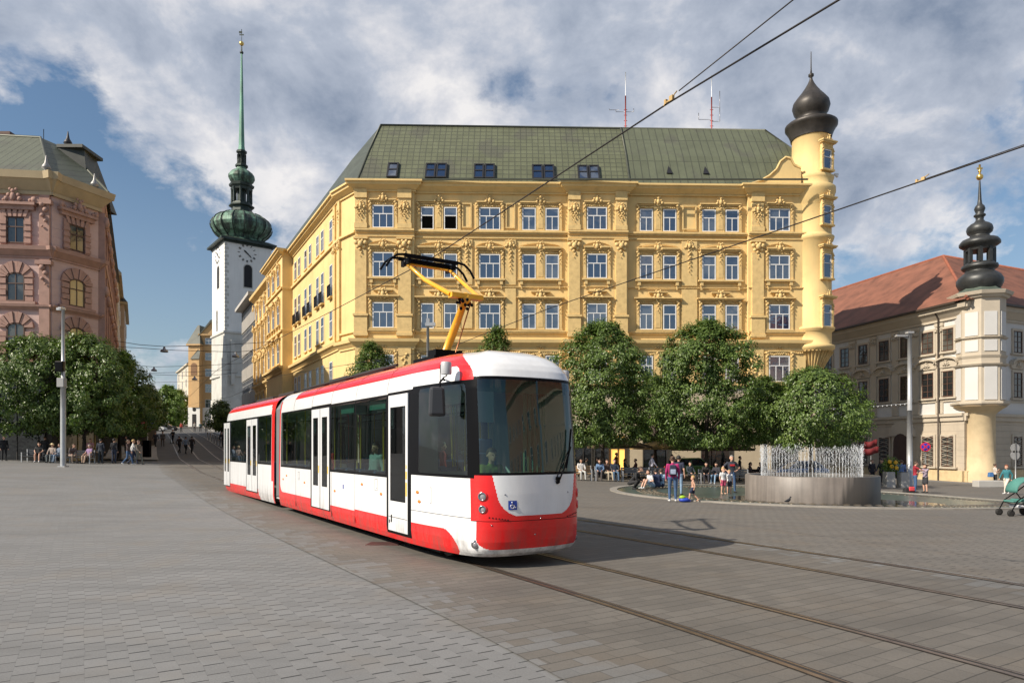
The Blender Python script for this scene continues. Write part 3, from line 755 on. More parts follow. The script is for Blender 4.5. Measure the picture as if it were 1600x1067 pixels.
# right hip and back
b_ = [rp(W(Bk) + W((.1, .3)), ze), rp(W((22.6, 68.5)), zt)]
r2.add([up(e1, ze), b_[0], b_[1], up(t1, zt), up(m1, zm)], [(0, 1, 2, 3, 4)])
for i in (1, 2, 3):
    a_, c_ = i, i + 1
    r3.add([rp(eave[c_], ze), rp(eave[a_], ze), rp(mid[a_], zm), rp(mid[c_], zm)], [(0, 1, 2, 3)])
    r3.add([rp(mid[c_], zm), rp(mid[a_], zm), rp(top[a_], zt), rp(top[c_], zt)], [(0, 1, 2, 3)])
q1, q2 = W((-4, 68.0)), S2 + inn * 9
r3.add([rp(top[1], zt), rp(top[0], zt), b_[1], rp(q1, zt), rp(q2, zt), rp(top[4], zt), rp(top[3], zt), rp(top[2], zt)], [tuple(range(8))])
r3.add([b_[0], rp(W((-4, 72)), ze), rp(q1, zt), b_[1]], [(0, 1, 2, 3)]); r3.add([rp(W((-4, 72)), ze), rp(S2 + inn * 13, ze), rp(q2, zt), rp(q1, zt)], [(0, 1, 2, 3)])
r3.add([rp(eave[4], ze), rp(mid[4], zm), rp(top[4], zt), rp(q2, zt), rp(S2 + inn * 13, ze)], [(0, 1, 2, 3, 4)])
ro = r1.build('roof', tile, Y); r2.build('sheet_metal_roof', seam, Y); r3.build('side_roof', mat('side_roof_metal', (.05, .062, .05), .55, .2, var=.2, vs=1), Y)
cp = MB()
for A_, B_, z in ((t0, t1, zt), ):
    cp.tube([rp(A_, z + .05), rp(B_, z + .05)], .10, 6)
cp.tube([rp(e0, ze + .02), rp(m0, zm + .02), rp(t0, zt + .05)], .08, 6); cp.tube([up(ec, ze), up(mc, zm), up(tc_, zt)], .10, 6)
cp.tube([up(e1, ze), up(m1, zm), up(t1, zt)], .08, 6); cp.tube([rp(top[2], zt), rp(top[3], zt), rp(top[4], zt)], .1, 6)
cp.box(e0.x - YA[0] - .1, 24 - YA[0], e0.y - YA[1] - .10, e0.y - YA[1] + .0, ze, ze + .12)
cp.build('ridge_flashing', rim, ro)
# skylights and little vents
skm = mat('skylight_frame', (.025, .025, .028), .5, .3, var=0)
def slopeY(z, X):
    t = (z - ze) / (zm - ze); P = lerp(cut(e0, e1, X), cut(m0, m1, X), t); return P.y - YA[1]
for u0, u1, n in ((608.5, 626, 1), (666.5, 700.5, 2), (741, 774.5, 2), (831, 866.5, 2), (902, 936.5, 2)):
    x0 = uvY(u0, 57) - YA[0]; x1 = uvY(u1, 57) - YA[0]; z0, z1 = 23.9, 25.45
    y0 = slopeY(z0, x0 + YA[0]) - .10; y1 = slopeY(z1, x0 + YA[0]) - .10
    f = MB(); p = MB(); wdt = (x1 - x0) / n
    for k in range(n):
        a_ = x0 + k * wdt; b2_ = a_ + wdt - .06
        for (fa, fb, ta, tb) in ((a_, a_ + .12, 0, 1), (b2_ - .12, b2_, 0, 1), (a_ + .12, b2_ - .12, 0, .07), (a_ + .12, b2_ - .12, .93, 1), (a_ + .12, b2_ - .12, .5, .57)):
            za, zb = z0 + (z1 - z0) * ta, z0 + (z1 - z0) * tb; ya, yb = y0 + (y1 - y0) * ta, y0 + (y1 - y0) * tb
            f.add([(fa, ya - .08, za), (fb, ya - .08, za), (fb, yb - .08, zb), (fa, yb - .08, zb), (fa, ya + .1, za), (fb, ya + .1, za), (fb, yb + .1, zb), (fa, yb + .1, zb)],
                  [(0, 1, 2, 3), (4, 7, 6, 5), (0, 4, 5, 1), (1, 5, 6, 2), (2, 6, 7, 3), (3, 7, 4, 0)])
        p.add([(a_ + .1, y0 - .03, z0 + .05), (b2_ - .1, y0 - .03, z0 + .05), (b2_ - .1, y1 - .03, z1 - .05), (a_ + .1, y1 - .03, z1 - .05)], [(0, 1, 2, 3)])
    sk = f.build('skylight', skm, ro); p.build('skylight_pane', glass, sk)
for u in (1043, 1100):
    x = uvY(u, 57.5) - YA[0]; z = 24.9; y = slopeY(z, x + YA[0])
    p = MB(); p.add([(x - .25, y - .35, z - .25), (x + .25, y - .35, z - .25), (x, y + .1, z + .55), (x - .25, y + .15, z - .25), (x + .25, y + .15, z - .25)], [(0, 1, 2), (0, 2, 3), (1, 4, 2), (0, 3, 4, 1)])
    p.build('roof_vent', skm, ro)
# scroll gable beside the turret
p = Ff.mb(); a0 = -RP - .25
poly = [(u, v) for u, v in ((1164, 293), (1184, 287), (1198, 279), (1209, 269), (1215, 257), (1223, 250.5), (1231, 252), (1236, 262), (1247, 266), (1247, 293))]
pl = [(Ff.a(u), Ff.z(u, v)) for u, v in poly]
p.prism(pl, a0, a0 + .45); p.build('scroll_gable', yel, Y, fixn=True)
p = Ff.mb(); p.tube([(Ff.a(u), a0 - .02, Ff.z(u, v)) for u, v in poly[:9]], .10, 6); p.build('gable_moulding', yel2, Y)
# round corner turret
TC = (25.30 - YA[0], 57.75 - YA[1]); r = 1.59
t = MB(); tz = lambda v: vz(v, 57.0)
t.lathe([(.35, tz(600)), (.45, tz(592)), (.5, tz(586)), (.75, tz(580)), (1.35, tz(558)), (r + .02, tz(548)), (r + .25, tz(545)), (r + .25, tz(540)), (r, tz(538)), (r, tz(519)), (r + .22, tz(516)), (r + .22, tz(513)), (r, tz(511)),
         (r, tz(378)), (r + .12, tz(376)), (r + .22, tz(370)), (r + .05, tz(368)), (r, tz(366)), (r, tz(322)), (r + .1, tz(320)), (r + .25, tz(303)), (r + .32, tz(300)), (r + .32, tz(293)), (r + .05, tz(289)), (r + .12, tz(281)), (r + .2, tz(277)), (r - .05, tz(274)),
         (r - .08, tz(205)), (r + .1, tz(203)), (r + .1, tz(198))], 40, (TC[0], TC[1], 0)); tw = t.build('corner_turret', yel, Y)
p = MB()
for k in range(15):
    a_ = R(-150 + k * 10)
    p.tube([(TC[0] + rr * math.cos(a_), TC[1] + rr * math.sin(a_), tz(v)) for rr, v in ((.52, 585), (.80, 579), (1.40, 557), (1.66, 549))], [.03, .05, .09, .11], 5)
p.build('fluted_corbel', yel2, tw)
def tM(deg): a_ = R(deg); return TR(TC[0] + r * math.cos(a_), TC[1] + r * math.sin(a_), 0, a_ + R(90))
wdeg = -66
for v0, v1 in ((273, 240), (355, 326), (438, 401), (513, 479)):
    z0, z1 = tz(v0), tz(v1)
    if v0 == 273: z0 += .15
    M = tM(wdeg)
    window(tw, M, -.45, .0, z0, .9, z1 - z0, 'w1', depth=.10)
    q = MB(M); hh = z1 - z0
    q.box(-.66, -.47, -.16, .1, z0 - .1, z1 + .1); q.box(.47, .66, -.16, .1, z0 - .1, z1 + .1); q.box(-.6, .6, -.12, .1, z1 + .02, z1 + .5)
    frieze(q, -.5, .5, -.10, z1 + .25, .9); q.box(-.75, .75, -.34, .1, z1 + .5, z1 + .6); q.box(-.82, .82, -.42, .1, z1 + .6, z1 + .7)
    cartouche(q, 0, -.25, z1 + .85, .7)
    for s_ in (-1, 1): garland(q, s_ * .57, -.16, z1 + .05, .9, .9)
    q.box(-.7, .7, -.24, .1, z0 - .14, z0 - .0)
    if v0 == 273: q = q
    q.build('window_surround', yel2, tw)
cap = mat('dark_roof_copper', (.048, .042, .037), .48, .35, var=.35, vs=1.2)
p = MB()
p.lathe([(r + .02, tz(213)), (r + .06, tz(209)), (1.80, tz(202)), (1.98, tz(196)), (2.07, tz(194)), (2.08, tz(190)), (1.98, tz(188.5)), (1.40, tz(184.5)), (1.12, tz(183)), (1.08, tz(178)), (1.16, tz(175)), (1.36, tz(170)), (1.50, tz(161)), (1.42, tz(154)), (1.15, tz(147)), (.80, tz(139)), (.5, tz(131)), (.28, tz(124)), (.14, tz(118)), (.10, tz(114)), (.22, tz(112)), (.22, tz(109)), (.08, tz(107)), (.05, tz(100)), (.03, tz(73))], 40, (TC[0], TC[1], 0))
p.build('onion_roof', cap, tw)
# camera on the turret
p = MB(TR(TC[0] + r + .35, TC[1] - .3, tz(271))); p.box(-.5, 0, -.03, .03, .05, .1); p.ball((.1, 0, -.05), .13); p.box(-.12, .2, -.1, .1, 0, .16)
p.build('security_camera', mat('white_plastic', (.75, .75, .75), .4, var=0), tw)

# rooftop aerials
redw = mat('red_mast_paint', (.40, .06, .05), .5, var=.1); whitep = mat('white_rod', (.72, .73, .75), .4, var=0)
def aerial(u, vt, vm, label, arms):
    Yd = 63.0; x = uvY(u, Yd); t_ = thing('roof_aerial', label, 'aerial', (x, Yd, 30.0), 0, 'aerials on the green roof')
    a_ = MB(); a_.tube([(0, 0, 0), (0, 0, vz(vm, Yd) - 30)], .06, 6)
    for k in range(6): a_.box(-.16, .16, -.02, .02, .5 + k * .5, .54 + k * .5)
    a_.build('mast', redw, t_); b = MB(); b.tube([(0, 0, vz(vm, Yd) - 30), (0, 0, vz(vt, Yd) - 30)], .035, 6); b.build('whip', whitep, t_)
    c = MB()
    for (x0, x1, v, h) in arms:
        z = vz(v, Yd) - 30; c.tube([(x0, 0, z), (x1, 0, z)], .025, 5); c.tube([(x0 if abs(x0) > abs(x1) else x1, 0, z), (x0 if abs(x0) > abs(x1) else x1, 0, z + h)], .03, 5)
    c.build('side_arm', mat('grey_pipe', (.3, .3, .32), .4, .5, var=0), t_)
aerial(977.5, 113, 150, 'red and white aerial mast on the roof, left of the two, with a forked arm', [(-.9, 0, 175, .15), (0, .75, 175, .3), (-1.5, -.6, 172, .1)])
aerial(1112, 118, 152, 'red and white aerial mast on the roof, right of the two, with white side rods', [(-1.2, 0, 187, .6), (0, .75, 168, 1.5), (0, .75, 190, 1.3)])

# ---------------------------------------------------------------- ornate yellow house up the street
O2 = S2; H2 = thing('ornate_yellow_house', 'ornate yellow house up the street between the grey office block and the yellow corner building', 'building', (O2.x, O2.y, 0))
S3 = S2 + sd * 17.0
F2 = Fac(S3, S2, (O2.x, O2.y)); L = F2.L
p = F2.mb(); p.box(0, L - .02, 0, 12, 0, 23.4); p.build('wall', yel, H2)
p = F2.mb(); cornice(p, 0, L, 0, 22.6, .9, .9, 4, False); p.box(0, L, -.25, 0, 19.2, 19.4); p.box(0, L, -.3, 0, 14.9, 15.1); cornice(p, 0, L, 0, 10.0, .7, .5, 3, False); p.build('cornice', yel, H2)
p = F2.mb(); p.prism([(0, 23.55), (L, 23.55), (L, 27), (0, 27)], 1.5, 11); p.build('roof', mat('side_roof_metal', (0, 0, 0)), H2)
for i in range(5):
    xm = L * (i + .5) / 5
    for z, h, r_ in ((20.0, 1.8, 'A'), (15.6, 2.4, 'B'), (11.3, 2.4, 'C'), (7.2, 2.0, 'D')):
        window(H2, F2.M, xm - .6, -.01, z, 1.2, h, 'w2', depth=.06); surround(H2, F2.M, [(xm - .6, xm + .6)], z, h, r_, yel2)
    q = F2.mb(); xq = L * i / 5 + .3
    q.box(xq - .3, xq + .3, -.3, 0, 11, 19.2); cartouche(q, xq, -.3, 19.0, 1.3); cartouche(q, xq, -.3, 22.0, 1.2); cartouche(q, xq, -.3, 14.6, 1.2); q.build('pilaster', yel2, H2)
for i in range(4):
    window(H2, F2.M, L * (i + .15) / 4, -.02, .8, L / 4 * .7, 4.2, 'w22', fm=mat('dark_shop_frame', (0, 0, 0)), gm=shopg, depth=.1)

# ---------------------------------------------------------------- grey office block with strip windows
S4 = S3 + sd * 15.0
O3 = S3; G = thing('grey_office_block', 'grey concrete office block with strip windows beside the white church tower', 'building', (O3.x, O3.y, 0))
F3 = Fac(S4, S3 - sd * .02, (O3.x, O3.y)); L = F3.L
conc = mat('grey_concrete', (.30, .28, .25), .85, var=.12, vs=.7)
p = F3.mb(); p.box(0, L - .05, .3, 12, 0, 24.2); p.build('wall', conc, G)
p = F3.mb(); p.box(-.5, L - .06, -1.0, 12, 24.2, 24.7); p.build('roof_slab', mat('pale_concrete', (.42, .40, .37), .8, var=.1), G)
for z in (4.6, 8.6, 12.6, 16.6, 20.6):
    p = F3.mb(); p.box(0, L - .06, 0, .32, z, z + 1.9); p.build('spandrel', conc, G)
    n = 9
    for k in range(n): window(G, F3.M, L * k / n + .03, .22, z + 1.95, L / n - .1, 1.95, 'w22', fm=mat('grey_window_frame', (.35, .35, .34), .5, var=0), depth=.1)
# ---------------------------------------------------------------- white church tower (150 m away)
CT = Vector((uvY(351, 150), 150)); tn = Vector((.788, .616)); tl = Vector((-.616, .788)); TWD = 10.2
base_z = 6.0
CHT = thing('church_tower', 'tall white church tower with clock and green copper spire rising behind the grey office block', 'church tower', (CT.x, CT.y, base_z))
ang = math.atan2(tn.y, tn.x)
whitew = mat('white_limewash', (.72, .71, .68), .85, var=.05, vs=.25, streak=.12)
stonew = mat('pale_tower_stone', (.50, .49, .45), .85, var=.12, vs=.5, streak=.2)
Z_ = lambda v: vz(v, 150) - base_z
Mt = TR(0, 0, 0, ang)     # x along the right face, y into the tower, origin at near corner
p = MB(Mt); w = TWD
p.box(0, w, 0, w, Z_(518), Z_(372)); p.build('tower_wall', whitew, CHT)
p = MB(Mt); p.box(-.25, w + .25, -.25, w + .25, -4, Z_(622), mi=0); p.box(-.12, w + .12, -.12, w + .12, Z_(622), Z_(585)); p.box(-.4, w + .4, -.4, w + .4, Z_(587), Z_(584)); p.box(-.1, w + .1, -.1, w + .1, Z_(584), Z_(518)); p.box(-.35, w + .35, -.35, w + .35, Z_(519.5), Z_(516.5))
p.box(-.9, .3, -.9, .3, -4, Z_(560)); p.box(-.7, .25, -.7, .25, Z_(560), Z_(525), tp=(.3, .3)); p.box(1.2, 2, -.55, 0, Z_(600), Z_(530)); p.box(4, 4.7, -.55, 0, Z_(600), Z_(530)); p.box(7, 7.7, -.55, 0, Z_(600), Z_(530))
p.build('buttressed_base', stonew, CHT)
q = MB(Mt)
for k in range(24):      # grey corner stones
    z = Z_(516) + k * .85; q.box(-.03, .5 + .35 * (k % 2), -.03, .3, z, z + .6); 
q.build('quoins', stonew, CHT)
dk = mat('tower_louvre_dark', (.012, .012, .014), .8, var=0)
def archw(mb, x, z0, z1, w_, y=-.04, y1=.1):
    h = z1 - z0; n = 8
    mb.prism([(x - w_ / 2, z0), (x + w_ / 2, z0)] + [(x + w_ / 2 * math.cos(math.pi * i / n), z1 - w_ / 2 + w_ / 2 * math.sin(math.pi * i / n)) for i in range(n + 1)], y, y1)
def faces(fn):
    fn(Mt, w); fn(Mt @ TR(0, w, 0, -math.pi / 2), w)
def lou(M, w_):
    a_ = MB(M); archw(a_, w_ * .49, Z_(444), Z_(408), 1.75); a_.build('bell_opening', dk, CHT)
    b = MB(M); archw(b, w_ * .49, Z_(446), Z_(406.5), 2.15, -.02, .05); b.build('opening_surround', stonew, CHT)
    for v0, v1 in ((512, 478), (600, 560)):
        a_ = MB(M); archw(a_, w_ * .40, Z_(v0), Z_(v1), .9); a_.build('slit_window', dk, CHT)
faces(lou)
blackp = mat('black_paint', (.01, .01, .012), .5, var=0)
goldm = mat('gilding', (.75, .52, .16), .3, .9, var=.1)
def clock(M, w_):
    cx, cz, rr = w_ * .47, Z_(390), 1.75
    c = MB(M @ Matrix.Translation((cx, 0, cz)))
    for k in range(12):
        a_ = math.pi * 2 * k / 12; sa, ca = math.sin(a_), math.cos(a_)
        for off in ((-.11, .11) if k in (0, 4, 5, 6, 7, 8, 10, 11) else (0,)):
            pts = []
            for r_, o_ in ((rr - .22, -.055), (rr - .22, .055), (rr + .28, .055), (rr + .28, -.055)):
                o2 = o_ + off; pts.append((sa * r_ + ca * o2, ca * r_ - sa * o2))
            c.prism(pts, -.09, -.02)
    cl = c.build('clock_face', blackp, CHT)
    h = MB(M @ Matrix.Translation((cx, 0, cz)))
    for ang_, ln, wd in ((-50, .95, .13), (133, 1.35, .09)):
        sa, ca = math.sin(R(ang_)), math.cos(R(ang_))
        h.prism([(-ca * wd - sa * .3, sa * wd - ca * .3), (ca * wd - sa * .3, -sa * wd - ca * .3), (sa * ln * .7 + ca * wd * 1.3, ca * ln * .7 - sa * wd * 1.3), (sa * ln, ca * ln), (sa * ln * .7 - ca * wd * 1.3, ca * ln * .7 + sa * wd * 1.3)], -.12, -.095)
    h.build('clock_hands', blackp, cl)
faces(clock)
def verd(nt, geo, c):
    n = N(nt, 'ShaderNodeTexNoise'); n.inputs['Scale'].default_value = .55; n.inputs['Detail'].default_value = 8; n.inputs['Roughness'].default_value = .7
    mp = N(nt, 'ShaderNodeMapping'); mp.inputs['Scale'].default_value = (1.4, 1.4, .35); nt.links.new(geo.outputs['Object'], mp.inputs[0]); nt.links.new(mp.outputs[0], n.inputs['Vector'])
    return ramp(nt, n.outputs[0], [(.38, (.022, .03, .026)), (.48, (.05, .085, .06)), (.56, (.12, .22, .16)), (.70, (.19, .33, .25))])
copper = mat('weathered_copper', (.1, .2, .15), .55, .2, var=.1, extra=verd)
copper_d = mat('dark_copper', (.028, .040, .034), .5, .35, var=.35, vs=.8)
spire_m = mat('pale_verdigris', (.14, .30, .215), .6, .1, var=.2, vs=.25)
cx = (tn * w / 2 + tl * w / 2)
K = .1406
def zz(y): return Z_(y / 2.425)
def oct_(name, prof, m, parent=CHT, n=8, smooth=False):
    p = MB(); p.lathe([(r_ * .058, zz(y)) for r_, y in prof], n, (cx.x, cx.y, 0), smooth, a0=ang + math.pi / n); return p.build(name, m, parent)
p = MB(Mt); e = .95
p.box(-.25, w + .25, -.25, w + .25, Z_(377), Z_(374)); p.box(-e, w + e, -e, w + e, Z_(374), Z_(371)); p.box(-e, w + e, -e, w + e, Z_(371), Z_(366), tp=(1.4, 1.4)); p.build('tower_eave', copper_d, CHT)
oct_('lower_onion', [(90, 892), (76, 878), (81, 868), (98, 855), (110, 838), (114, 825), (112, 812), (103, 798), (85, 784), (62, 774), (48, 770)], copper, n=16)
for k in range(16):
    a_ = ang + 2 * math.pi * k / 16 + math.pi / 16
    p = MB(); p.tube([(cx.x + r_ * .058 * math.cos(a_), cx.y + r_ * .058 * math.sin(a_), zz(y)) for r_, y in ((78, 878), (83, 868), (100, 855), (112, 838), (116, 825), (114, 812), (105, 798), (87, 784), (64, 774))], .10, 5)
    if k == 0: pm = p
    else: pm.add(p.v, p.f, True)
pm.build('onion_ribs', copper_d, CHT)
oct_('lantern_base', [(50, 771), (44, 765), (38, 752), (38, 746), (48, 743), (48, 738), (40, 735), (38, 728)], copper_d)
p = MB()
for k in range(8):
    a_ = ang + math.pi / 8 + 2 * math.pi * k / 8; X, Y_ = cx.x + 36 * .058 * math.cos(a_), cx.y + 36 * .058 * math.sin(a_)
    p.lathe([(.30, zz(728)), (.26, zz(700)), (.26, zz(680)), (.36, zz(672))], 6, (X, Y_, 0), True)
p.build('lantern_columns', copper_d, CHT)
oct_('lantern_core', [(17, 728), (17, 672)], copper_d)
oct_('lantern_cornice', [(38, 678), (40, 668), (46, 664), (48, 656), (42, 652), (36, 648)], copper_d)
oct_('upper_onion', [(36, 650), (44, 640), (50, 628), (49, 618), (42, 608), (32, 600), (22, 596), (19, 590), (17, 584)], copper, n=16)
oct_('upper_lantern', [(24, 583), (24, 576), (17, 573), (10, 568), (10, 548), (14, 535), (14, 530), (20, 527), (20, 520), (14, 517)], copper_d)
p = MB()
for k in range(8):
    a_ = ang + math.pi / 8 + 2 * math.pi * k / 8; p.tube([(cx.x + 15 * .058 * math.cos(a_), cx.y + 15 * .058 * math.sin(a_), zz(y)) for y in (575, 533)], .14, 5)
p.build('upper_lantern_posts', copper_d, CHT)
oct_('spire', [(13.5, 518), (11, 500), (9, 420), (6.6, 300), (4.6, 200), (3, 132)], spire_m)
oct_('finial', [(3, 134), (7, 131), (7, 126), (3, 124), (2, 104), (2, 100)], copper_d)
p = MB(); p.ball((cx.x, cx.y, zz(93)), .52, 12, 8); p.build('gilded_ball', goldm, CHT)
p = MB(); p.tube([(cx.x, cx.y, zz(86)), (cx.x, cx.y, zz(36))], .06, 5); p.box(cx.x - .5, cx.x + .5, cx.y - .05, cx.y + .05, zz(60), zz(56)); p.box(cx.x - .6, cx.x + .1, cx.y - .05, cx.y + .05, zz(52), zz(44)); p.build('weather_vane', copper_d, CHT)

# ---------------------------------------------------------------- ochre corner house with gables beyond the street
def simple_house(name, label, P, Q, zb, zt, depth, wallm, roofm, rows, ncol, kind='w2', ww=1.1, gable=False, roofh=4, fm=None, under=None):
    H = thing(name, label, 'building', (P[0], P[1], zb)); f = Fac(P, Q, (P[0], P[1])); L = f.L
    p = f.mb(); p.box(0, L, 0, depth, -3, zt); p.build('wall', wallm, H)
    p = f.mb(); p.box(-.3, L + .3, -.45, depth, zt, zt + .35); p.build('cornice', under or wallm, H)
    p = f.mb(); y0 = -.4; p.add([(-.3, y0, zt + .35), (L + .3, y0, zt + .35), (L + .3, depth, zt + .35), (-.3, depth, zt + .35), (1.2, y0 + 2.5, zt + roofh), (L - 1.2, y0 + 2.5, zt + roofh), (L - 1.2, depth - 2, zt + roofh), (1.2, depth - 2, zt + roofh)],
        [(0, 1, 5, 4), (1, 2, 6, 5), (2, 3, 7, 6), (3, 0, 4, 7), (4, 5, 6, 7)]); p.build('roof', roofm, H)
    for z, h in rows:
        for k in range(ncol):
            xm = L * (k + .5) / ncol; window(H, f.M, xm - ww / 2, -.02, z, ww, h, kind, fm=fm, depth=.08)
    return H, f
ochre = mat('ochre_render', (.56, .36, .17), .85, var=.08, vs=.4, streak=.12)
slate = mat('grey_green_slate', (.10, .105, .085), .6, var=.2, vs=.8)
zb = 6.7; Yh = 163
P_ = (uvY(312, Yh), Yh); Q_ = (uvY(352, Yh + 1), Yh + 1)
H, f = simple_house('ochre_gabled_house', 'ochre house with a steep gable just left of the white church tower', P_, Q_, zb, vz(524, Yh) - zb, 9, ochre, slate, [], 0, roofh=1.2)
for v0, v1 in ((538, 528), (563, 551), (588, 576), (613, 600), (637, 624)):
    window(H, f.M, f.a(320.5), -.02, vz(v0, Yh) - zb, 1.7, vz(v1, Yh) - vz(v0, Yh), 'w22', depth=.08)
p = f.mb(); p.prism([(-.3, vz(526, Yh) - zb), (5, vz(526, Yh) - zb), (5, vz(497, Yh) - zb), (2.6, vz(504, Yh) - zb)], -.2, 5); p.build('gable', ochre, H, fixn=True)
p = f.mb(); p.prism([(-.8, vz(530, Yh) - zb), (-.3, vz(526, Yh) - zb), (2.6, vz(504, Yh) - zb), (5, vz(497, Yh) - zb), (5, vz(493, Yh) - zb), (2.5, vz(500, Yh) - zb)], -.5, 5); p.build('gable_roof', slate, H, fixn=True)
H2_, f2_ = simple_house('ochre_tower_house', 'narrow ochre house with an arched loggia and high grey green roof up the street', (uvY(294, Yh - 1), Yh - 1), (uvY(312, Yh - 1.2), Yh - 1.2), zb, vz(541, Yh) - zb, 8, ochre, slate, [], 0, roofh=5.2)
for hs, ff in ((H, f), (H2_, f2_)):
    pw = ff.mb(); pw.box(-.03, ff.L + .03, -.06, 0, -3, 4.6); pw.build('white_ground_floor', whitew, hs)
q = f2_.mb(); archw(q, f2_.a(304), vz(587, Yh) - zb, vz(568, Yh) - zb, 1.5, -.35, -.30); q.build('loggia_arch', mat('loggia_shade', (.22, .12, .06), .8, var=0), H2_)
q = f2_.mb(); q.box(.9, f2_.L, -.3, 0, 4.6, vz(562, Yh) - zb); q.build('bay', ochre, H2_)
q = f2_.mb(); q.add([(.7, -.5, vz(562, Yh) - zb), (f2_.L + .1, -.5, vz(562, Yh) - zb), (f2_.L + .1, .1, vz(546, Yh) - zb), (f2_.L - .3, 0, vz(546, Yh) - zb), (.7, .1, vz(562, Yh) - zb)], [(0, 1, 2, 3), (0, 3, 4)]); q.build('bay_roof', slate, H2_)
q = f2_.mb(); q.prism([(1.0, 0), (2.0, 0), (2.0, 3.0), (1.0, 3.0)], -.1, -.05); q.build('doorway', dk, H2_)
q = f2_.mb(); q.ball((1.5, -.1, 4.1), .45, sc=(1, .2, 1)); q.build('round_window', dk, H2_)
cream = mat('cream_render', (.52, .47, .38), .85, var=.1, vs=.5)
grs = mat('dark_grey_roof', (.07, .075, .08), .6, var=.2)
simple_house('cream_bay_house', 'pale narrow house with balconies and a dark roof beyond the ochre ones', (uvY(277, 190), 190), (uvY(294, 170), 170), 7.5, vz(577, 180) - 7.5, 10, cream, grs, [(vz(v, 180) - 7.5, 1.9) for v in (592, 608, 624, 642)], 3, ww=1.1, roofh=2.2)

# ---------------------------------------------------------------- pink corner building on the left
K1 = (-33.7, 50.0); K2 = (-32.34, 53.37); K0 = (-52.0, 47.6); K3 = (K2[0] - .4806 * 34, K2[1] + .877 * 34)
PK = thing('pink_corner_building', 'salmon pink stucco building with arched windows and grey green roof at the left edge', 'building', (K1[0], K1[1], 0))
pink = mat('pink_render', (.53, .375, .335), .85, var=.07, vs=.5); add_bump(pink, lines(2, .62, .06), .7, .04)
pink2 = mat('terracotta_trim', (.37, .225, .18), .85, var=.12, vs=2, bump=.2)
buff = mat('buff_cornice', (.42, .33, .20), .8, var=.08)
Fa = Fac(K0, K1, K1); Fb_ = Fac(K1, K2, K1); Fst = Fac(K2, K3, K1)
O_ = lambda P: (P[0] - K1[0], P[1] - K1[1])
p = MB(); p.prismz([O_(K0), (0, 0), O_(K2), O_(K3), O_((K3[0] - 13, K3[1] - 8)), (-14, 12), O_((-52, 60))], 8.0, 20.8); p.build('wall', pink, PK, fixn=True)
p = MB(); p.prismz([O_(K0), (0, 0), O_(K2), O_(K3), O_((K3[0] - 13, K3[1] - 8)), (-14, 12), O_((-52, 60))], -1, 7.4); p.build('shop_floor_wall', mat('dark_shop_stone', (.07, .06, .055), .6, var=.2), PK, fixn=True)
p = MB(); p.prismz([O_(K0), (.3, -.6), O_((K2[0] + .6, K2[1] - .2)), O_(K3), O_((K3[0] - 13, K3[1] - 8)), (-14, 12), O_((-52, 60))], 7.4, 8.0); p.build('fascia', mat('dark_fascia', (.03, .028, .028), .5, var=.1), PK, fixn=True)
zbelt = Fa.z(60, 388); zmid = Fa.z(60, 476)
def trim(fc, L0, L1):
    for z, h, pj in ((zbelt - .75, .8, .55), (zmid - .45, .4, .3)):
        p = fc.mb(); cornice(p, L0, L1, 0, z, h, pj, 3, True); p.build('string_course', pink2, PK)
    q = fc.mb(); st = fc is Fst; cornice(q, L0, L1, 0, 20.3, 1.5, .45 if st else .85, 5, not st); q.build('main_cornice', pink2 if st else buff, PK)
for fc in (Fa, Fb_, Fst): trim(fc, 0, fc.L)
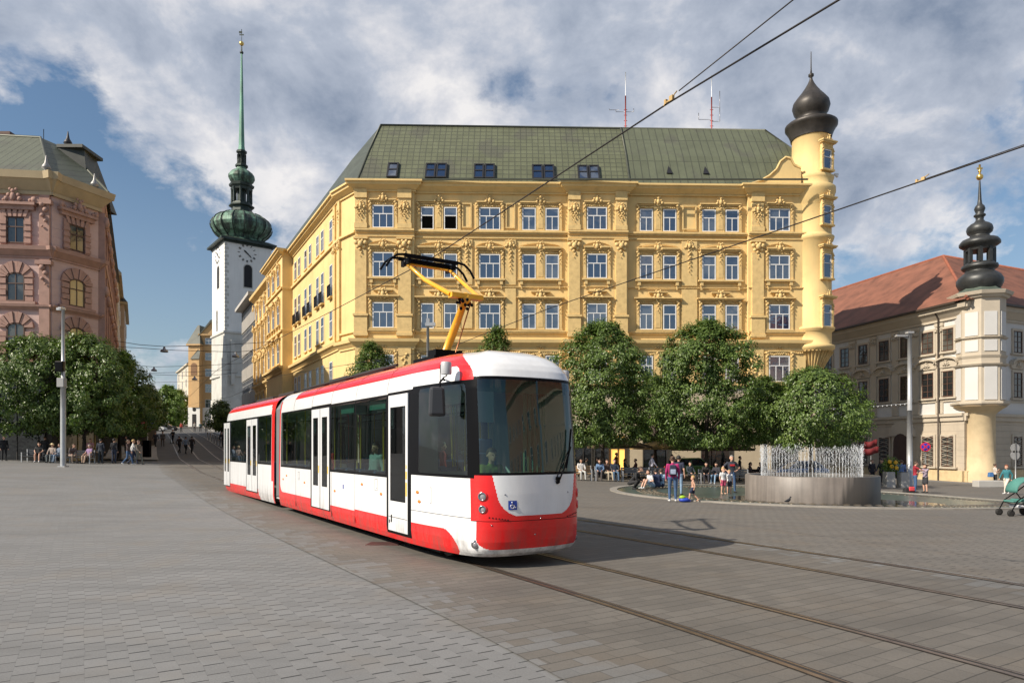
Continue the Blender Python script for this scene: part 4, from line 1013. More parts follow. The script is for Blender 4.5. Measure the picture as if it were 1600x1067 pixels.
def pinkwin(fc, x, row, wd=1.2, M=None):
    M = fc.M
    if row == 0:
        z, h = 16.75, 1.9; window(PK, M, x - wd / 2, -.03, z, wd, h, 'w22', fm=brown_f, gm=glass_b, depth=.1)
        q = fc.mb()
        for s_ in (-1, 1):
            q.box(x + s_ * (wd / 2 + .22) - .20, x + s_ * (wd / 2 + .22) + .20, -.16, 0, z - .1, z + h + .3)
            for k in range(4): q.box(x + s_ * (wd / 2 + .23) - .23, x + s_ * (wd / 2 + .23) + .23, -.22, 0, z + k * .45, z + k * .45 + .26)
        q.box(x - wd / 2, x + wd / 2, -.16, 0, z + h + .02, z + h + .35)
        for k in range(5): q.prism([(x + (k - 2) * .32 - .1, z + h), (x + (k - 2) * .32 + .1, z + h), (x + (k - 2) * .40 + .13, z + h + .5), (x + (k - 2) * .40 - .13, z + h + .5)], -.22, -.16)
        q.box(x - wd / 2 - .7, x + wd / 2 + .7, -.3, 0, z + h + .5, z + h + .8); q.box(x - wd / 2 - .85, x + wd / 2 + .85, -.5, 0, z + h + .8, z + h + 1.0)
        cartouche(q, x, -.35, z + h + 1.35, 1.35)
        for s_ in (-1, 1): lump(q, x + s_ * 1.35, -.35, z + h + 1.2, .24); lump(q, x + s_ * 1.1, -.35, z + h + 1.15, .15)
        q.build('window_surround', pink2, PK)
    else:
        z, h = (12.55, 2.05) if row == 1 else (8.3, 2.65)
        window(PK, M, x - wd / 2, -.03, z, wd, h, 'w22a', fm=brown_f, gm=warm_glass if (fc is Fb_) else glass_b, depth=.1)
        q = fc.mb(); n = 11; hh = h - wd / 2 * .55
        for s_ in (-1, 1):
            for k in range(int(hh / .42)): q.box(x + s_ * (wd / 2 + .3) - .27, x + s_ * (wd / 2 + .3) + .27, -.18 if k % 2 else -.12, 0, z + k * .42, z + k * .42 + .36)
        for k in range(n):
            a0_, a1_ = math.pi * k / n + .02, math.pi * (k + 1) / n - .02; ri, ro_ = wd / 2 + .03, wd / 2 + .62; ky = (h - hh) / (wd / 2)
            q.prism([(x + ri * math.cos(a0_), z + hh + ri * ky * math.sin(a0_)), (x + ro_ * math.cos(a0_), z + hh + ro_ * .95 * math.sin(a0_)), (x + ro_ * math.cos(a1_), z + hh + ro_ * .95 * math.sin(a1_)), (x + ri * math.cos(a1_), z + hh + ri * ky * math.sin(a1_))], -.2 if k % 2 == 0 else -.14, 0)
        q.box(x - wd / 2 - .8, x + wd / 2 + .8, -.3, 0, z - .25, z - .05)
        q.build('window_surround', pink2, PK)
for row in range(3):
    pinkwin(Fa, Fa.a(25.5), row); pinkwin(Fa, Fa.a(25.5) - 5.2, row); pinkwin(Fa, Fa.a(25.5) - 10.4, row)
    pinkwin(Fb_, Fb_.a(118.5), row, 1.2)
    for k in range(7): pinkwin(Fst, 2.6 + k * 4.5, row, 1.2)
q = Fa.mb(); x0, x1 = Fa.a(63), Fa.a(79)
for z0, z1 in ((5, 10), (10, zmid + .5), (zbelt + .5, 20.3)): pass
q.box(x0, x1, -.2, 0, 8.0, zbelt - .75); q.box(x0, x1, -.2, 0, zbelt + .05, 20.3); garland(q, (x0 + x1) / 2, -.25, 19.6, 1.6, 2.2); garland(q, (x0 + x1) / 2, -.25, 15.0, 1.2, 2.2)
q.box(x0 - .2, x1 + .2, -.4, 0, 19.6, 19.9); q.box(x0 - .2, x1 + .2, -.4, 0, 15.2, 15.5)
q.build('pilaster', pink2, PK)
for k in range(8):
    q = Fst.mb(); x = .4 + k * 4.5; q.box(x - .35, x + .35, -.45, 0, 8, 20.3); lump(q, x, -.5, 19.6, .5); lump(q, x, -.5, 14.2, .45); q.build('pilaster', pink2, PK)
for k in range(4):
    window(PK, Fa.M, Fa.L - 4.2 - k * 4.4, -.03, .8, 3.8, 5.8, 'w22', fm=mat('dark_shop_frame', (0, 0, 0)), gm=shopg, depth=.12)
window(PK, Fb_.M, .5, -.03, .9, 2.8, 4.0, 'w22', fm=mat('brass_shop_frame', (.35, .25, .08), .5, var=.1), gm=shopg, depth=.12)
for k in range(7): window(PK, Fst.M, .8 + k * 4.7, -.03, 1.0, 3.6, 3.0, 'w22', fm=mat('dark_shop_frame', (0, 0, 0)), gm=shopg, depth=.12)
# roof
e = 21.8; p = MB(); off = .8
ev = [W(K0) + W((0, -off)), W(K1) + W((.35, -off)), W(K2) + W((off, 0)), W(K3) + inn * off]
tp_ = [W(K0) + W((0, 4.0)), W((-37.0, 53.6)), W((-36.2, 55.8)), W(K3) - inn * 4.5]
for i in range(3):
    p.add([(*O_(ev[i]), e), (*O_(ev[i + 1]), e), (*O_(tp_[i + 1]), e + 4.4), (*O_(tp_[i]), e + 4.4)], [(0, 1, 2, 3)])
p.add([(*O_(tp_[0]), e + 4.4), (*O_(tp_[1]), e + 4.4), (*O_(tp_[2]), e + 4.4), (*O_(tp_[3]), e + 4.4), (*O_((-52, 60)), e + 4.4)], [tuple(range(5))])
proof = p.build('roof', grid_roof('pink_house_roof', (.105, .115, .08), .55, 50), PK)
p = MB(); p.tube([(*O_(ev[1]), e), (*O_(tp_[1]), e + 4.4), (*O_(tp_[0]), e + 4.4)], .12, 6); p.tube([(*O_(ev[2]), e), (*O_(tp_[2]), e + 4.4)], .1, 6); p.build('ridge_flashing', rim, proof)
p = MB(); X, Y0 = O_((uvY(12, 54), 54)); p.box(X - 2, X + .15, Y0, Y0 + 1.2, e + 3, e + 5.1); p.build('chimney', mat('chimney_brick', (.12, .07, .055), .8, var=.2), proof)
# the darker mansard bay over the chamfer
p = MB(); cxm, cym = O_((uvY(118, 54.6), 54.6))
p.add([(cxm - 1.5, cym - 1.0, e), (cxm + 1.3, cym - .4, e), (cxm + 1.0, cym + 4, e), (cxm - 2.0, cym + 3, e), (cxm - 1.2, cym - .3, e + 3.95), (cxm + .6, cym + .1, e + 3.95), (cxm + .3, cym + 2.3, e + 3.95), (cxm - 1.3, cym + 2, e + 3.95)],
      [(0, 1, 5, 4), (1, 2, 6, 5), (2, 3, 7, 6), (3, 0, 4, 7), (4, 5, 6, 7)])
p.box(cxm - 1.3, cxm + .75, cym - .35, cym + 2.4, e + 3.95, e + 4.2); p.build('corner_mansard', mat('dark_slate', (.045, .048, .04), .55, var=.2), proof)
fin = mat('zinc_finial', (.30, .29, .28), .5, .4, var=.1)
def finial(x, y, z, s, m, par=PK):
    q = MB(TR(x, y, z)); q.lathe([(.45 * s, 0), (.45 * s, .15 * s), (.3 * s, .25 * s), (.22 * s, .5 * s), (.5 * s, .7 * s), (.42 * s, .95 * s), (.2 * s, 1.3 * s), (.14 * s, 1.6 * s), (.05 * s, 2.2 * s)], 12); q.build('roof_finial', m, par)
finial(*O_((uvY(72, 49.4), 49.4)), e - .15, .62, fin, proof)
finial(*O_((uvY(106, 55), 55)), e + 4.1, .65, mat('dark_finial', (.03, .03, .035), .5, .3, var=0), proof)
finial(*O_((uvY(147.5, 52.7), 52.7)), e - .1, .6, fin, proof); finial(*O_((uvY(156.5, 54.6), 54.6)), e - .1, .6, mat('dark_finial', (0, 0, 0)), proof)
p = MB(); X, Y0 = O_((uvY(68, 54), 54)); p.tube([(X, Y0, e + 3), (X, Y0, vz(202, 54))], .03, 4); p.build('lightning_rod', mat('dark_finial', (0, 0, 0)), proof)
# next houses down the left side of the street
sdir = Vector((-.4806, .877)); c0 = W(K3)
for i, (ln, zt, colr, lab) in enumerate(((15, 20.5, (.50, .40, .26), 'buff stucco house next up the street behind the pink corner building'), (18, 19.0, (.46, .34, .24), 'brownish stucco house at the far end of the left row of the street'))):
    a_ = c0 + sdir * .1 + inn * (.5 * (i + 1)); b_2 = a_ + sdir * ln
    zb2 = g(a_.x, a_.y); mm = mat('street_render_%s' % ('buff', 'brown')[i], colr, .85, var=.1, vs=.6)
    H, f = simple_house('street_house', lab, (a_.x, a_.y), (b_2.x, b_2.y), zb2, zt, 11, mm, grs, [(z, 1.9) for z in (4.5, 8.6, 12.7, 16.4)], 4, ww=1.1, roofh=4, under=buff)
    q = f.mb()
    for k in range(4):
        x = f.L * (k + .5) / 4
        q.box(x - .9, x + .9, -.9, 0, 8.0, 8.3); q.box(x - .9, x + .9, -.9, -.8, 8.3, 9.2)
    q.build('balcony', mm, H)
    c0 = b_2 - inn * (.5 * (i + 1))

# ---------------------------------------------------------------- baroque palace on the right
def PX(Yq): return 53 - .248 * Yq
PC = (PX(58.2) , 58.2)
PA = (PX(95), 95.0)
PD = Vector((2.25, 1.0)).normalized(); PE = (PC[0] + PD.x * 40 + 1.4, PC[1] + PD.y * 40 + .8); PC2 = (PC[0] + PD.x * 1.6, PC[1] + PD.y * 1.6)
PL = thing('baroque_palace', 'white and beige baroque palace with red tiled roof and corner turret at the right edge', 'building', (PC[0], PC[1], 0))
Fl = Fac(PA, PC, PC); Fr = Fac(PC, PE, PC)
pwh = mat('palace_white', (.56, .55, .53), .85, var=.04, vs=.6); beige = mat('palace_beige', (.46, .40, .315), .85, var=.06, vs=.8)
beige_r = mat('palace_rusticated', (.45, .385, .30), .85, var=.07, vs=.8, streak=.15); add_bump(beige_r, lines(2, .55, .07), .9, .05)
ze_p = 14.0
back = [O for O in ((PE[0] - 6, PE[1] + 18), (PA[0] + 22, PA[1] + 8), (PA[0] + 16, PA[1] + 5))]
O2_ = lambda P: (P[0] - PC[0], P[1] - PC[1])
p = MB(); p.prismz([O2_(P) for P in (PA, PC, PE, back[0], back[1])], 4.8, ze_p); p.build('wall', pwh, PL, fixn=True)
p = MB(); p.prismz([O2_(P) for P in (PA, PC, PE, back[0], back[1])], -2.5, 4.8); p.build('ground_floor_wall', beige_r, PL, fixn=True)
for fc in (Fl, Fr):
    L = fc.L; q = fc.mb(); cornice(q, 0, L, 0, ze_p - 1.0, 1.15, .75, 4, True); q.build('main_cornice', beige, PL)
    q = fc.mb(); q.box(0, L, -.28, 0, 4.6, 4.85); q.box(0, L, -.14, 0, 4.2, 4.6); q.box(0, L, -.12, 0, 5.9, 6.02); q.build('string_course', beige, PL)
    q = fc.mb(); q.box(0, L, -.25, 0, -2.5, -.1); q.build('plinth', mat('sandstone', (.55, .42, .24), .85, var=.12, vs=2), PL)
    q = fc.mb(); q.box(0, L, -1.05, -.75, ze_p + .15, ze_p + .32); q.build('gutter', mat('dark_gutter', (.06, .045, .035), .5, .3, var=0), PL)
def palwin(fc, x, wd=1.25, door=False, par=PL):
    M = fc.M
    for z, h, rw in ((10.35, 1.95, 0), (6.35, 2.25, 1), (.25, 2.6, 2)):
        if rw == 2 and door: continue
        window(par, M, x - wd / 2, -.03, z, wd, h, 'g', fm=brown_f, gm=glass_b, depth=.09)
        q = fc.mb()
        for a_, b2_, c_, d_ in ((x - wd / 2 - .18, x - wd / 2, z - .05, z + h + .2), (x + wd / 2, x + wd / 2 + .18, z - .05, z + h + .2), (x - wd / 2, x + wd / 2, z + h, z + h + .2)): q.box(a_, b2_, -.11, 0, c_, d_)
        q.box(x - wd / 2 - .35, x + wd / 2 + .35, -.26, 0, z - .2, z - .05)
        if rw == 1:
            n = 8; pts = [(x + (wd / 2 + .55) * math.cos(math.pi * i / n), z + h + .75 + .5 * math.sin(math.pi * i / n)) for i in range(n + 1)]
            for i in range(n): q.prism([pts[i], pts[i + 1], (pts[i + 1][0], pts[i + 1][1] - .16), (pts[i][0], pts[i][1] - .16)][::-1], -.42, 0)
            q.prism([(x - wd / 2 - .3, z + h + .3)] + [(x + wd / 2 + .3, z + h + .3)] + [(a_, b2_ - .1) for a_, b2_ in pts], -.18, 0); cartouche(q, x, -.2, z + h + .65, .7)
        if rw == 2:
            for k in range(7): q.tube([(x - wd / 2, -.14, z + k * .4), (x + wd / 2, -.14, z + k * .4 + .3)], .018, 4); q.tube([(x - wd / 2, -.15, z + k * .4 + .3), (x + wd / 2, -.15, z + k * .4)], .018, 4)
        q.build('window_surround', beige, par)
for (u0, u1) in ((1291, 1299), (1316.5, 1326), (1344.5, 1355), (1377, 1388), (1412, 1421), (1445, 1457), (1482, 1497)):
    palwin(Fl, (Fl.a(u0) + Fl.a(u1)) / 2 - (.5 if u0 > 1480 else 0), door=(u0 == 1412))
palwin(Fr, Fr.a(1589)); palwin(Fr, Fr.a(1589) + 4.5); palwin(Fr, Fr.a(1589) + 9)
for u in (1333, 1366, 1400, 1432, 1469):
    q = Fl.mb(); x = Fl.a(u); q.box(x - .38, x + .38, -.12, 0, 4.9, 12.9); cartouche(q, x, -.14, 12.3, .8); q.box(x - .45, x + .45, -.18, 0, 12.6, 12.9); q.build('pilaster', beige, PL)
q = Fl.mb(); x = Fl.a(1412); q.box(x - 1.1, x + 1.1, -.3, 0, -1, 3.4); archw(q, x, 3.0, 4.4, 3.0, -.35, 0); q.build('portal', beige, PL)
q = Fl.mb(); archw(q, x, -1, 3.2, 1.7, -.38, -.30); q.build('door', mat('dark_wood_door', (.06, .03, .02), .6, var=.1), PL)
q = Fl.mb(); x = Fl.L - 2.35; q.tube([(x, -.3, -1), (x, -.3, 13.2), (x, -.6, 13.8)], .07, 6); q.build('downpipe', mat('dark_gutter', (0, 0, 0)), PL)
# roof of red tiles
redt = mat('red_roof_tile', (.185, .072, .043), .8, var=.28, vs=.7, bump=.5, bs=9)
def tl_(nt, geo):
    s = N(nt, 'ShaderNodeSeparateXYZ'); nt.links.new(geo.outputs['Object'], s.inputs[0]); return math_(nt, 'FRACT', math_(nt, 'DIVIDE', s.outputs[2], .24))
add_bump(redt, tl_, .6, .05)
nl = Vector((.97, .24)); nr = Vector((-PD.y, PD.x)); bl = 9.0; hr = 7.4
cor = W(PC); ein = W(PC) - nl * .9 - nr * .9
# ridge corner: inset bl from both eaves
dl = (W(PA) - W(PC)).normalized()
def ins(b):   # point inset b from both facade lines near the corner
    # solve p = PC + s*dl + t*PD with distances b
    sn = abs(dl.cross(PD)) if hasattr(dl, 'cross') else 1
    return W(PC) + dl * (b / sn) + PD * (b / sn)
E1, E2, E3 = W(PA) - nl * 1.0, ins(-1.0), W(PE) - nr * 1.0
R1, R2, R3 = W(PA) + nl * bl, ins(bl), W(PE) + nr * bl
p = MB(); z0, z1 = ze_p + .3, ze_p + .3 + hr
p.add([(*O2_(E1), z0), (*O2_(E2), z0), (*O2_(R2), z1), (*O2_(R1), z1)], [(0, 1, 2, 3)]); p.add([(*O2_(E2), z0), (*O2_(E3), z0), (*O2_(R3), z1), (*O2_(R2), z1)], [(0, 1, 2, 3)])
B1, B3 = W(PA) + nl * 18, W(PE) + nr * 18; B2 = ins(18)
p.add([(*O2_(R1), z1), (*O2_(R2), z1), (*O2_(B2), z0), (*O2_(B1), z0)], [(0, 1, 2, 3)]); p.add([(*O2_(R2), z1), (*O2_(R3), z1), (*O2_(B3), z0), (*O2_(B2), z0)], [(0, 1, 2, 3)])
prf = p.build('roof', redt, PL)
p = MB(); p.tube([(*O2_(R1), z1), (*O2_(R2), z1), (*O2_(R3), z1)], .16, 6); p.tube([(*O2_(E2), z0), (*O2_(R2), z1)], .14, 6); p.build('ridge_tiles', mat('ridge_tile_red', (.27, .085, .045), .8, var=.15), prf)
# corner turret on its round column
tcx = W((uvY(1531, 58.4), 58.4)); X, Y0 = O2_(tcx); k_ = 58.4 / F
z_ = lambda v: vz(v, 58.4)
p = MB(); p.lathe([(1.35, -2.5), (1.35, z_(738)), (1.2, z_(735)), (1.13, z_(700)), (1.13, z_(648)), (1.35, z_(644)), (1.6, z_(640)), (1.95, z_(636))], 28, (X, Y0, 0)); p.build('round_column', mat('sandstone_column', (.56, .44, .27), .8, var=.10, vs=1.2, streak=.12), PL)
p = MB(); n = 8; a0 = math.atan2(-1, -.15) + math.pi / 8
p.lathe([(1.9, z_(636)), (2.15, z_(632)), (2.15, z_(629)), (1.85, z_(628)), (1.85, z_(470)), (2.0, z_(469))], n, (X, Y0, 0), False, a0=a0); tur = p.build('turret_wall', beige, PL)
p = MB()
for k in range(8):
    a1_, a2_ = a0 + k * math.pi / 4, a0 + (k + 1) * math.pi / 4; A1 = Vector((math.cos(a1_), math.sin(a1_))); A2 = Vector((math.cos(a2_), math.sin(a2_)))
    mid_ = (A1 + A2) / 2; dd = (A2 - A1)
    for v0, v1 in ((626, 576), (552, 535), (528, 492)):
        M = TR(X + mid_.x * 1.86, Y0 + mid_.y * 1.86, 0, math.atan2(dd.y, dd.x)); b = MB(M); hw = dd.length * 1.85 / 2 - .22
        b.box(-hw, hw, -.05, .03, z_(v0), z_(v1)); p.add(b.v, b.f)
p.build('turret_panel', pwh, tur)
for v0, v1, r_ in ((574, 571, 2.1), (532.5, 530.5, 2.02), (562, 558, 1.98), (470, 466, 2.15), (466, 461, 2.4)):
    p = MB(); p.lathe([(r_ - .1, z_(v0)), (r_, z_(v1) - .02), (r_, z_(v1))], n, (X, Y0, 0), False, a0=a0); p.build('turret_moulding', beige, tur)
def yr(y): return z_(250 + y / 3.44)
def pr_(lst): return [(r_ / 3.44 * k_, yr(y)) for r_, y in lst]
zinc = mat('dark_zinc', (.050, .052, .052), .45, .45, var=.2, vs=2)
p = MB(); p.lathe([(2.4, z_(461))] + pr_([(118, 715), (98, 703), (92, 697)]), n, (X, Y0, 0), False, a0=a0); p.build('turret_skirt_roof', mat('green_zinc', (.11, .14, .115), .5, .3, var=.15), tur)
p = MB(); p.lathe(pr_([(92, 698), (100, 685), (108, 665), (108, 645), (100, 630), (84, 615), (70, 605), (66, 596), (80, 588), (86, 580), (84, 568), (70, 562), (68, 556)]), 16, (X, Y0, 0), True, a0=a0); p.build('turret_onion', zinc, tur)
p = MB()
for k in range(8):
    a_ = a0 + k * math.pi / 4; p.box(X + 62 / 3.44 * k_ * math.cos(a_) - .13, X + 62 / 3.44 * k_ * math.cos(a_) + .13, Y0 + 62 / 3.44 * k_ * math.sin(a_) - .13, Y0 + 62 / 3.44 * k_ * math.sin(a_) + .13, yr(558), yr(478))
p.build('lantern_posts', zinc, tur)
p = MB(); p.lathe(pr_([(66, 490), (68, 478), (80, 468), (95, 458), (95, 445), (84, 430), (56, 420), (46, 412), (44, 405), (58, 392), (62, 375), (58, 358), (44, 345), (26, 335), (18, 322), (20, 308), (28, 302), (28, 296), (18, 288), (22, 276), (26, 264), (22, 250), (12, 238), (9, 215), (6, 160), (4, 112)]), 16, (X, Y0, 0), True, a0=a0); p.build('upper_roof', zinc, tur)
p = MB(); p.ball((X, Y0, yr(92)), .27, 12, 8); p.tube([(X, Y0, yr(80)), (X, Y0, yr(26))], .09, 6); p.box(X - .22, X + .22, Y0 - .06, Y0 + .06, yr(50), yr(42)); p.ball((X, Y0, yr(60)), .14); p.build('gilded_finial', goldm, tur)

# ---------------------------------------------------------------- the row of houses that closes the square behind the camera's right shoulder
for i, (P, Q, zt, c, lab) in enumerate((((62, 22), (52, -8), 19, (.40, .34, .26), 'beige town house closing the right side of the square, outside the picture'), ((52, -9), (40, -36), 22, (.34, .22, .16), 'brownish town house behind the right side of the square, outside the picture'))):
    H, f = simple_house('town_house', lab, P, Q, -1.2, zt, 12, mat('town_render_%s' % ('beige', 'brown')[i], c, .85, var=.1), redt, [(z, 2.2) for z in (5.2, 9.2, 13.2)] + ([(17.0, 2.0)] if i else []), 7, ww=1.4, roofh=5)
# ---------------------------------------------------------------- the tram
NO = (.459, 10.994); TRZ = R(32.05)
TM = thing('tram', 'red and white articulated tram with raised yellow pantograph crossing the square', 'tram', (*NO, 0.0), TRZ)
def grime(nt, geo, c):
    s = N(nt, 'ShaderNodeSeparateXYZ'); nt.links.new(geo.outputs['Object'], s.inputs[0])
    mp = N(nt, 'ShaderNodeMapping'); mp.inputs['Scale'].default_value = (2.2, 2.2, .5); nt.links.new(geo.outputs['Object'], mp.inputs[0])
    n = N(nt, 'ShaderNodeTexNoise'); n.inputs['Scale'].default_value = 2.2; n.inputs['Detail'].default_value = 8; n.inputs['Roughness'].default_value = .7; nt.links.new(mp.outputs[0], n.inputs['Vector'])
    k = math_(nt, 'MULTIPLY', ramp(nt, s.outputs[2], [(.25, .75), (.75, .14), (1.0, .10)]), ramp(nt, n.outputs[0], [(.42, 0.0), (.70, 1.0)]))
    return mixc(nt, k, c, (.10, .08, .065))
t_white = mat('tram_white_paint', (.76, .77, .78), .22, var=.015, vs=.6, coat=.6, extra=grime)
t_red = mat('tram_red_paint', (.74, .008, .010), .24, var=.03, vs=.6, coat=.6, extra=grime)
t_black = mat('tram_black_trim', (.004, .004, .005), .3, var=0, ior=1.2)
t_grey = mat('tram_roof_grey', (.22, .22, .23), .6, var=.12, vs=2)
t_dark = mat('tram_underframe', (.018, .017, .016), .8, var=.3, vs=5)
def tglass():
    m = D.materials.new('tinted_tram_glass'); m.use_nodes = True; nt = m.node_tree; nt.nodes.clear()
    o = N(nt, 'ShaderNodeOutputMaterial'); tr = N(nt, 'ShaderNodeBsdfTransparent'); gl = N(nt, 'ShaderNodeBsdfGlossy')
    tr.inputs[0].default_value = (.38, .52, .48, 1); gl.inputs['Roughness'].default_value = .015; gl.inputs[0].default_value = (.95, .97, 1, 1)
    fr = N(nt, 'ShaderNodeFresnel'); fr.inputs[0].default_value = 1.48; mx = N(nt, 'ShaderNodeMixShader')
    nt.links.new(math_(nt, 'ADD', fr.outputs[0], .03), mx.inputs[0]); nt.links.new(tr.outputs[0], mx.inputs[1]); nt.links.new(gl.outputs[0], mx.inputs[2]); nt.links.new(mx.outputs[0], o.inputs[0])
    return m
t_glass = tglass()
TP = [(0, 0), (.30, .012), (.52, .045), (.70, .095), (.83, .16), (.92, .235), (.985, .33), (1.04, .46), (1.085, .62), (1.125, .85), (1.16, 1.15), (1.195, 1.5), (1.225, 1.9), (1.243, 2.25), (1.25, 2.5)]
def plan_nose(step=.03):
    """dense left-half outline (t>0 meant as distance from axis) from the nose back"""
    P = [Vector((-TP[1][0], TP[1][1], 0))] + [Vector((a, b, 0)) for a, b in TP] + [Vector((1.25, 2.8, 0))]; out = []
    for i in range(1, len(P) - 2):
        n = max(1, int(round((P[i + 1] - P[i]).length / step)))
        for k in range(n):
            t = k / n
            q = .5 * ((2 * P[i]) + (P[i + 1] - P[i - 1]) * t + (2 * P[i - 1] - 5 * P[i] + 4 * P[i + 1] - P[i + 2]) * t * t + (3 * P[i] - P[i - 1] - 3 * P[i + 1] + P[i + 2]) * t ** 3)
            out.append((q.x, q.y))
    out.append((1.25, 2.5)); return out
def hsm(a, b, x):
    x = min(1, max(0, (x - a) / (b - a))); return x * x * (3 - 2 * x)
SIDE_IN = [(.20, .05), (.30, .02), (.45, 0), (1.4, 0), (2.9, .02), (3.05, .035), (3.2, .06), (3.3, .095), (3.4, .16), (3.48, .25), (3.54, .36), (3.585, .50), (3.61, .66), (3.625, .85)]
FRONT_IN = [(.20, .20), (.26, .10), (.33, .045), (.45, .015), (.65, 0), (.9, 0), (1.2, .01), (1.5, .03), (2.3, .10), (3.08, .20), (3.2, .26), (3.3, .34), (3.4, .46), (3.48, .60), (3.54, .75), (3.585, .92), (3.61, 1.10), (3.625, 1.3)]
def li(tab, z):
    if z <= tab[0][0]: return tab[0][1]
    for (a, b), (c, d) in zip(tab, tab[1:]):
        if z <= c: return b + (d - b) * (z - a) / (c - a)
    return tab[-1][1]
def col_at(t, s, nx_, ny_, z):
    """inset position of outline point (t,s) with outward normal at height z"""
    f = 1 - hsm(.15, 1.5, s)
    iS = li(SIDE_IN, z) * (1 + .25 * f); iF = li(FRONT_IN, z)
    return (t - math.copysign(iS * min(1, (abs(t) / 1.04) ** 2), t), s + iF * max(0, 1 - s / 2.2))
FZ = sorted(set([.20, .23, .26, .30, .33, .39, .42, .45, .50, .54, .59, .62, .68, .74, .775, .785, .815, .825, .84, .88, .93, .97, 1.02, 1.1, 1.2, 1.3, 1.38, 1.44, 1.47, 1.50, 1.53, 1.6, 1.8, 2.0, 2.2, 2.4, 2.6, 2.8, 2.9, 2.97, 3.03, 3.08, 3.13, 3.18, 3.22, 3.25, 3.28, 3.32, 3.36, 3.4, 3.44, 3.48, 3.51, 3.54, 3.565, 3.585, 3.60, 3.61, 3.625]))
def dense(zs, mx):
    out = []
    for a, b in zip(zs, zs[1:]):
        n = max(1, int(math.ceil((b - a) / mx - 1e-6)))
        out += [a + (b - a) * k / n for k in range(n)]
    return out + [zs[-1]]
def circ(du, dv, r):   # outside rounded corner?  du,dv measured from the corner's two edges, inward positive
    return du < r and dv < r and (r - du) ** 2 + (r - dv) ** 2 > r * r
def paint_front(t, s, z):
    """livery of the front section by |t|, s (metres behind nose), z"""
    a = abs(t)
    fz = s < .40 or a < .98
    if z < .30 and s < .62: return 'white'
    if z > 3.03:                                   # roof dome: white cap, red band behind it
        sb = .34 + .70 * max(0, (z - 3.06) / .56) ** 2.2
        if s < sb: return 'white' if (z > 3.09 or s > .36) else 'black'
        if z <= 3.28 and s < 3.46 and s < .66: return 'red'
        if z <= 3.28 and s < 1.2 and circ(s - .66, 3.28 - z, .13): return 'red'
        if z <= 3.28 and s < 2.3: return 'white'
    if 1.50 <= z <= 3.09 and s < .36:      # windscreen
        e = min(z - 1.50, 3.09 - z); side = s - .0
        if s > .27: return 'black'
        if e < .045: return 'black'
        return 'glass_windscreen'
    if s < 2.3 and s >= .36 and 1.45 <= z <= 3.03:
        zb_ = 1.45
        if s < .50 or s > 2.02 or z < zb_ + .05 or z > 2.97: return 'black'
        if circ(s - .50, 2.97 - z, .08) or circ(2.02 - s, 2.97 - z, .08) or circ(2.02 - s, z - zb_ - .05, .08): return 'black'
        return 'glass_cab'
    if s < .45 and z < 1.56:
        if .785 <= z:
            # white panel in the middle
            w_ = .80 - .13 * (1.5 - z) / .66
            if z > .855 and a < w_ and not circ(w_ - a, z - .855, .30): return 'white' if z < 1.5 else 'black'
            if z >= 1.5: return 'black'
            return 'red'
        if .775 < z < .785: return 'black'
        if z > .335 and a < .99 and not circ(.99 - a, z - .335, .16): return 'red'
        return 'white'
    if s < 2.3:
        if z > 3.28: return 'red'
        if .815 <= z <= .825 and s > .45: return 'black'
        if z < .60 and s > .69:
            # red patch with rounded leading edge
            le = .69 + .20 * ((z - .25) / .35)
            if s > le and not circ(s - le, .60 - z, .30): return 'red'
        return 'white'
    if s < 3.46:                                   # first door zone
        if .30 < z < 2.99: return 'black'
        if z <= .30: return 'red'
        return 'white' if z < 3.28 else 'red'
    if 7.05 < s < 8.72 and .40 < z < 2.99: return 'black'
    if 1.36 <= z <= 2.98 and 3.46 < s < 11.92:
        for nm, a0_, a1_ in (('glass_side_window', 3.52, 5.27), ('glass_side_window_b', 5.33, 7.0), ('glass_side_window_c', 8.78, 11.86)):
            if a0_ < s < a1_ and 1.41 < z < 2.93: return nm
        return 'black'
    if s > 11.98 and z < 3.3: return 'red'
    if z > 3.28: return 'red' if s < 10.55 else 'white'
    if z > 2.98: return 'white'
    if s > 8.72:
        top = .62
        if s > 11.98 - .30 and circ(11.98 - s, z - top, .30) and z > top: return 'red'
        return 'red' if z < top else 'white'
    if s > 5.3: return 'red' if z < .56 else 'white'
    return 'red' if z < .60 else 'white'
def paint_rear(t, s, z):
    # s measured from the gangway end, 0..8.05
    if 1.36 <= z <= 2.98:
        for nm, a0_, a1_ in (('glass_side_window_d', .42, 2.05), ('glass_side_window_e', 3.92, 6.55)):
            if a0_ < s < a1_ and 1.41 < z < 2.93: return nm
        if .36 < s < 7.9: return 'black'
    if (2.12 < s < 3.86 or 6.62 < s < 7.95) and .36 < z < 2.99: return 'black'
    if z > 3.28: return 'red'
    if z > 2.98: return 'white' if s > .42 and not circ(s - .42, 3.28 - z, .2) else 'red'
    if s < .34: return 'red' if z > .9 - s * 0 or s < .14 else 'white'
    if z < .56 and s > 2.1: return 'red'
    if z < .56 and s > 1.7 and z < (s - 1.7) / .4 * .56: return 'red'
    return 'white'
TMATS = {'white': 0, 'red': 1, 'black': 2, 'grey': 3}
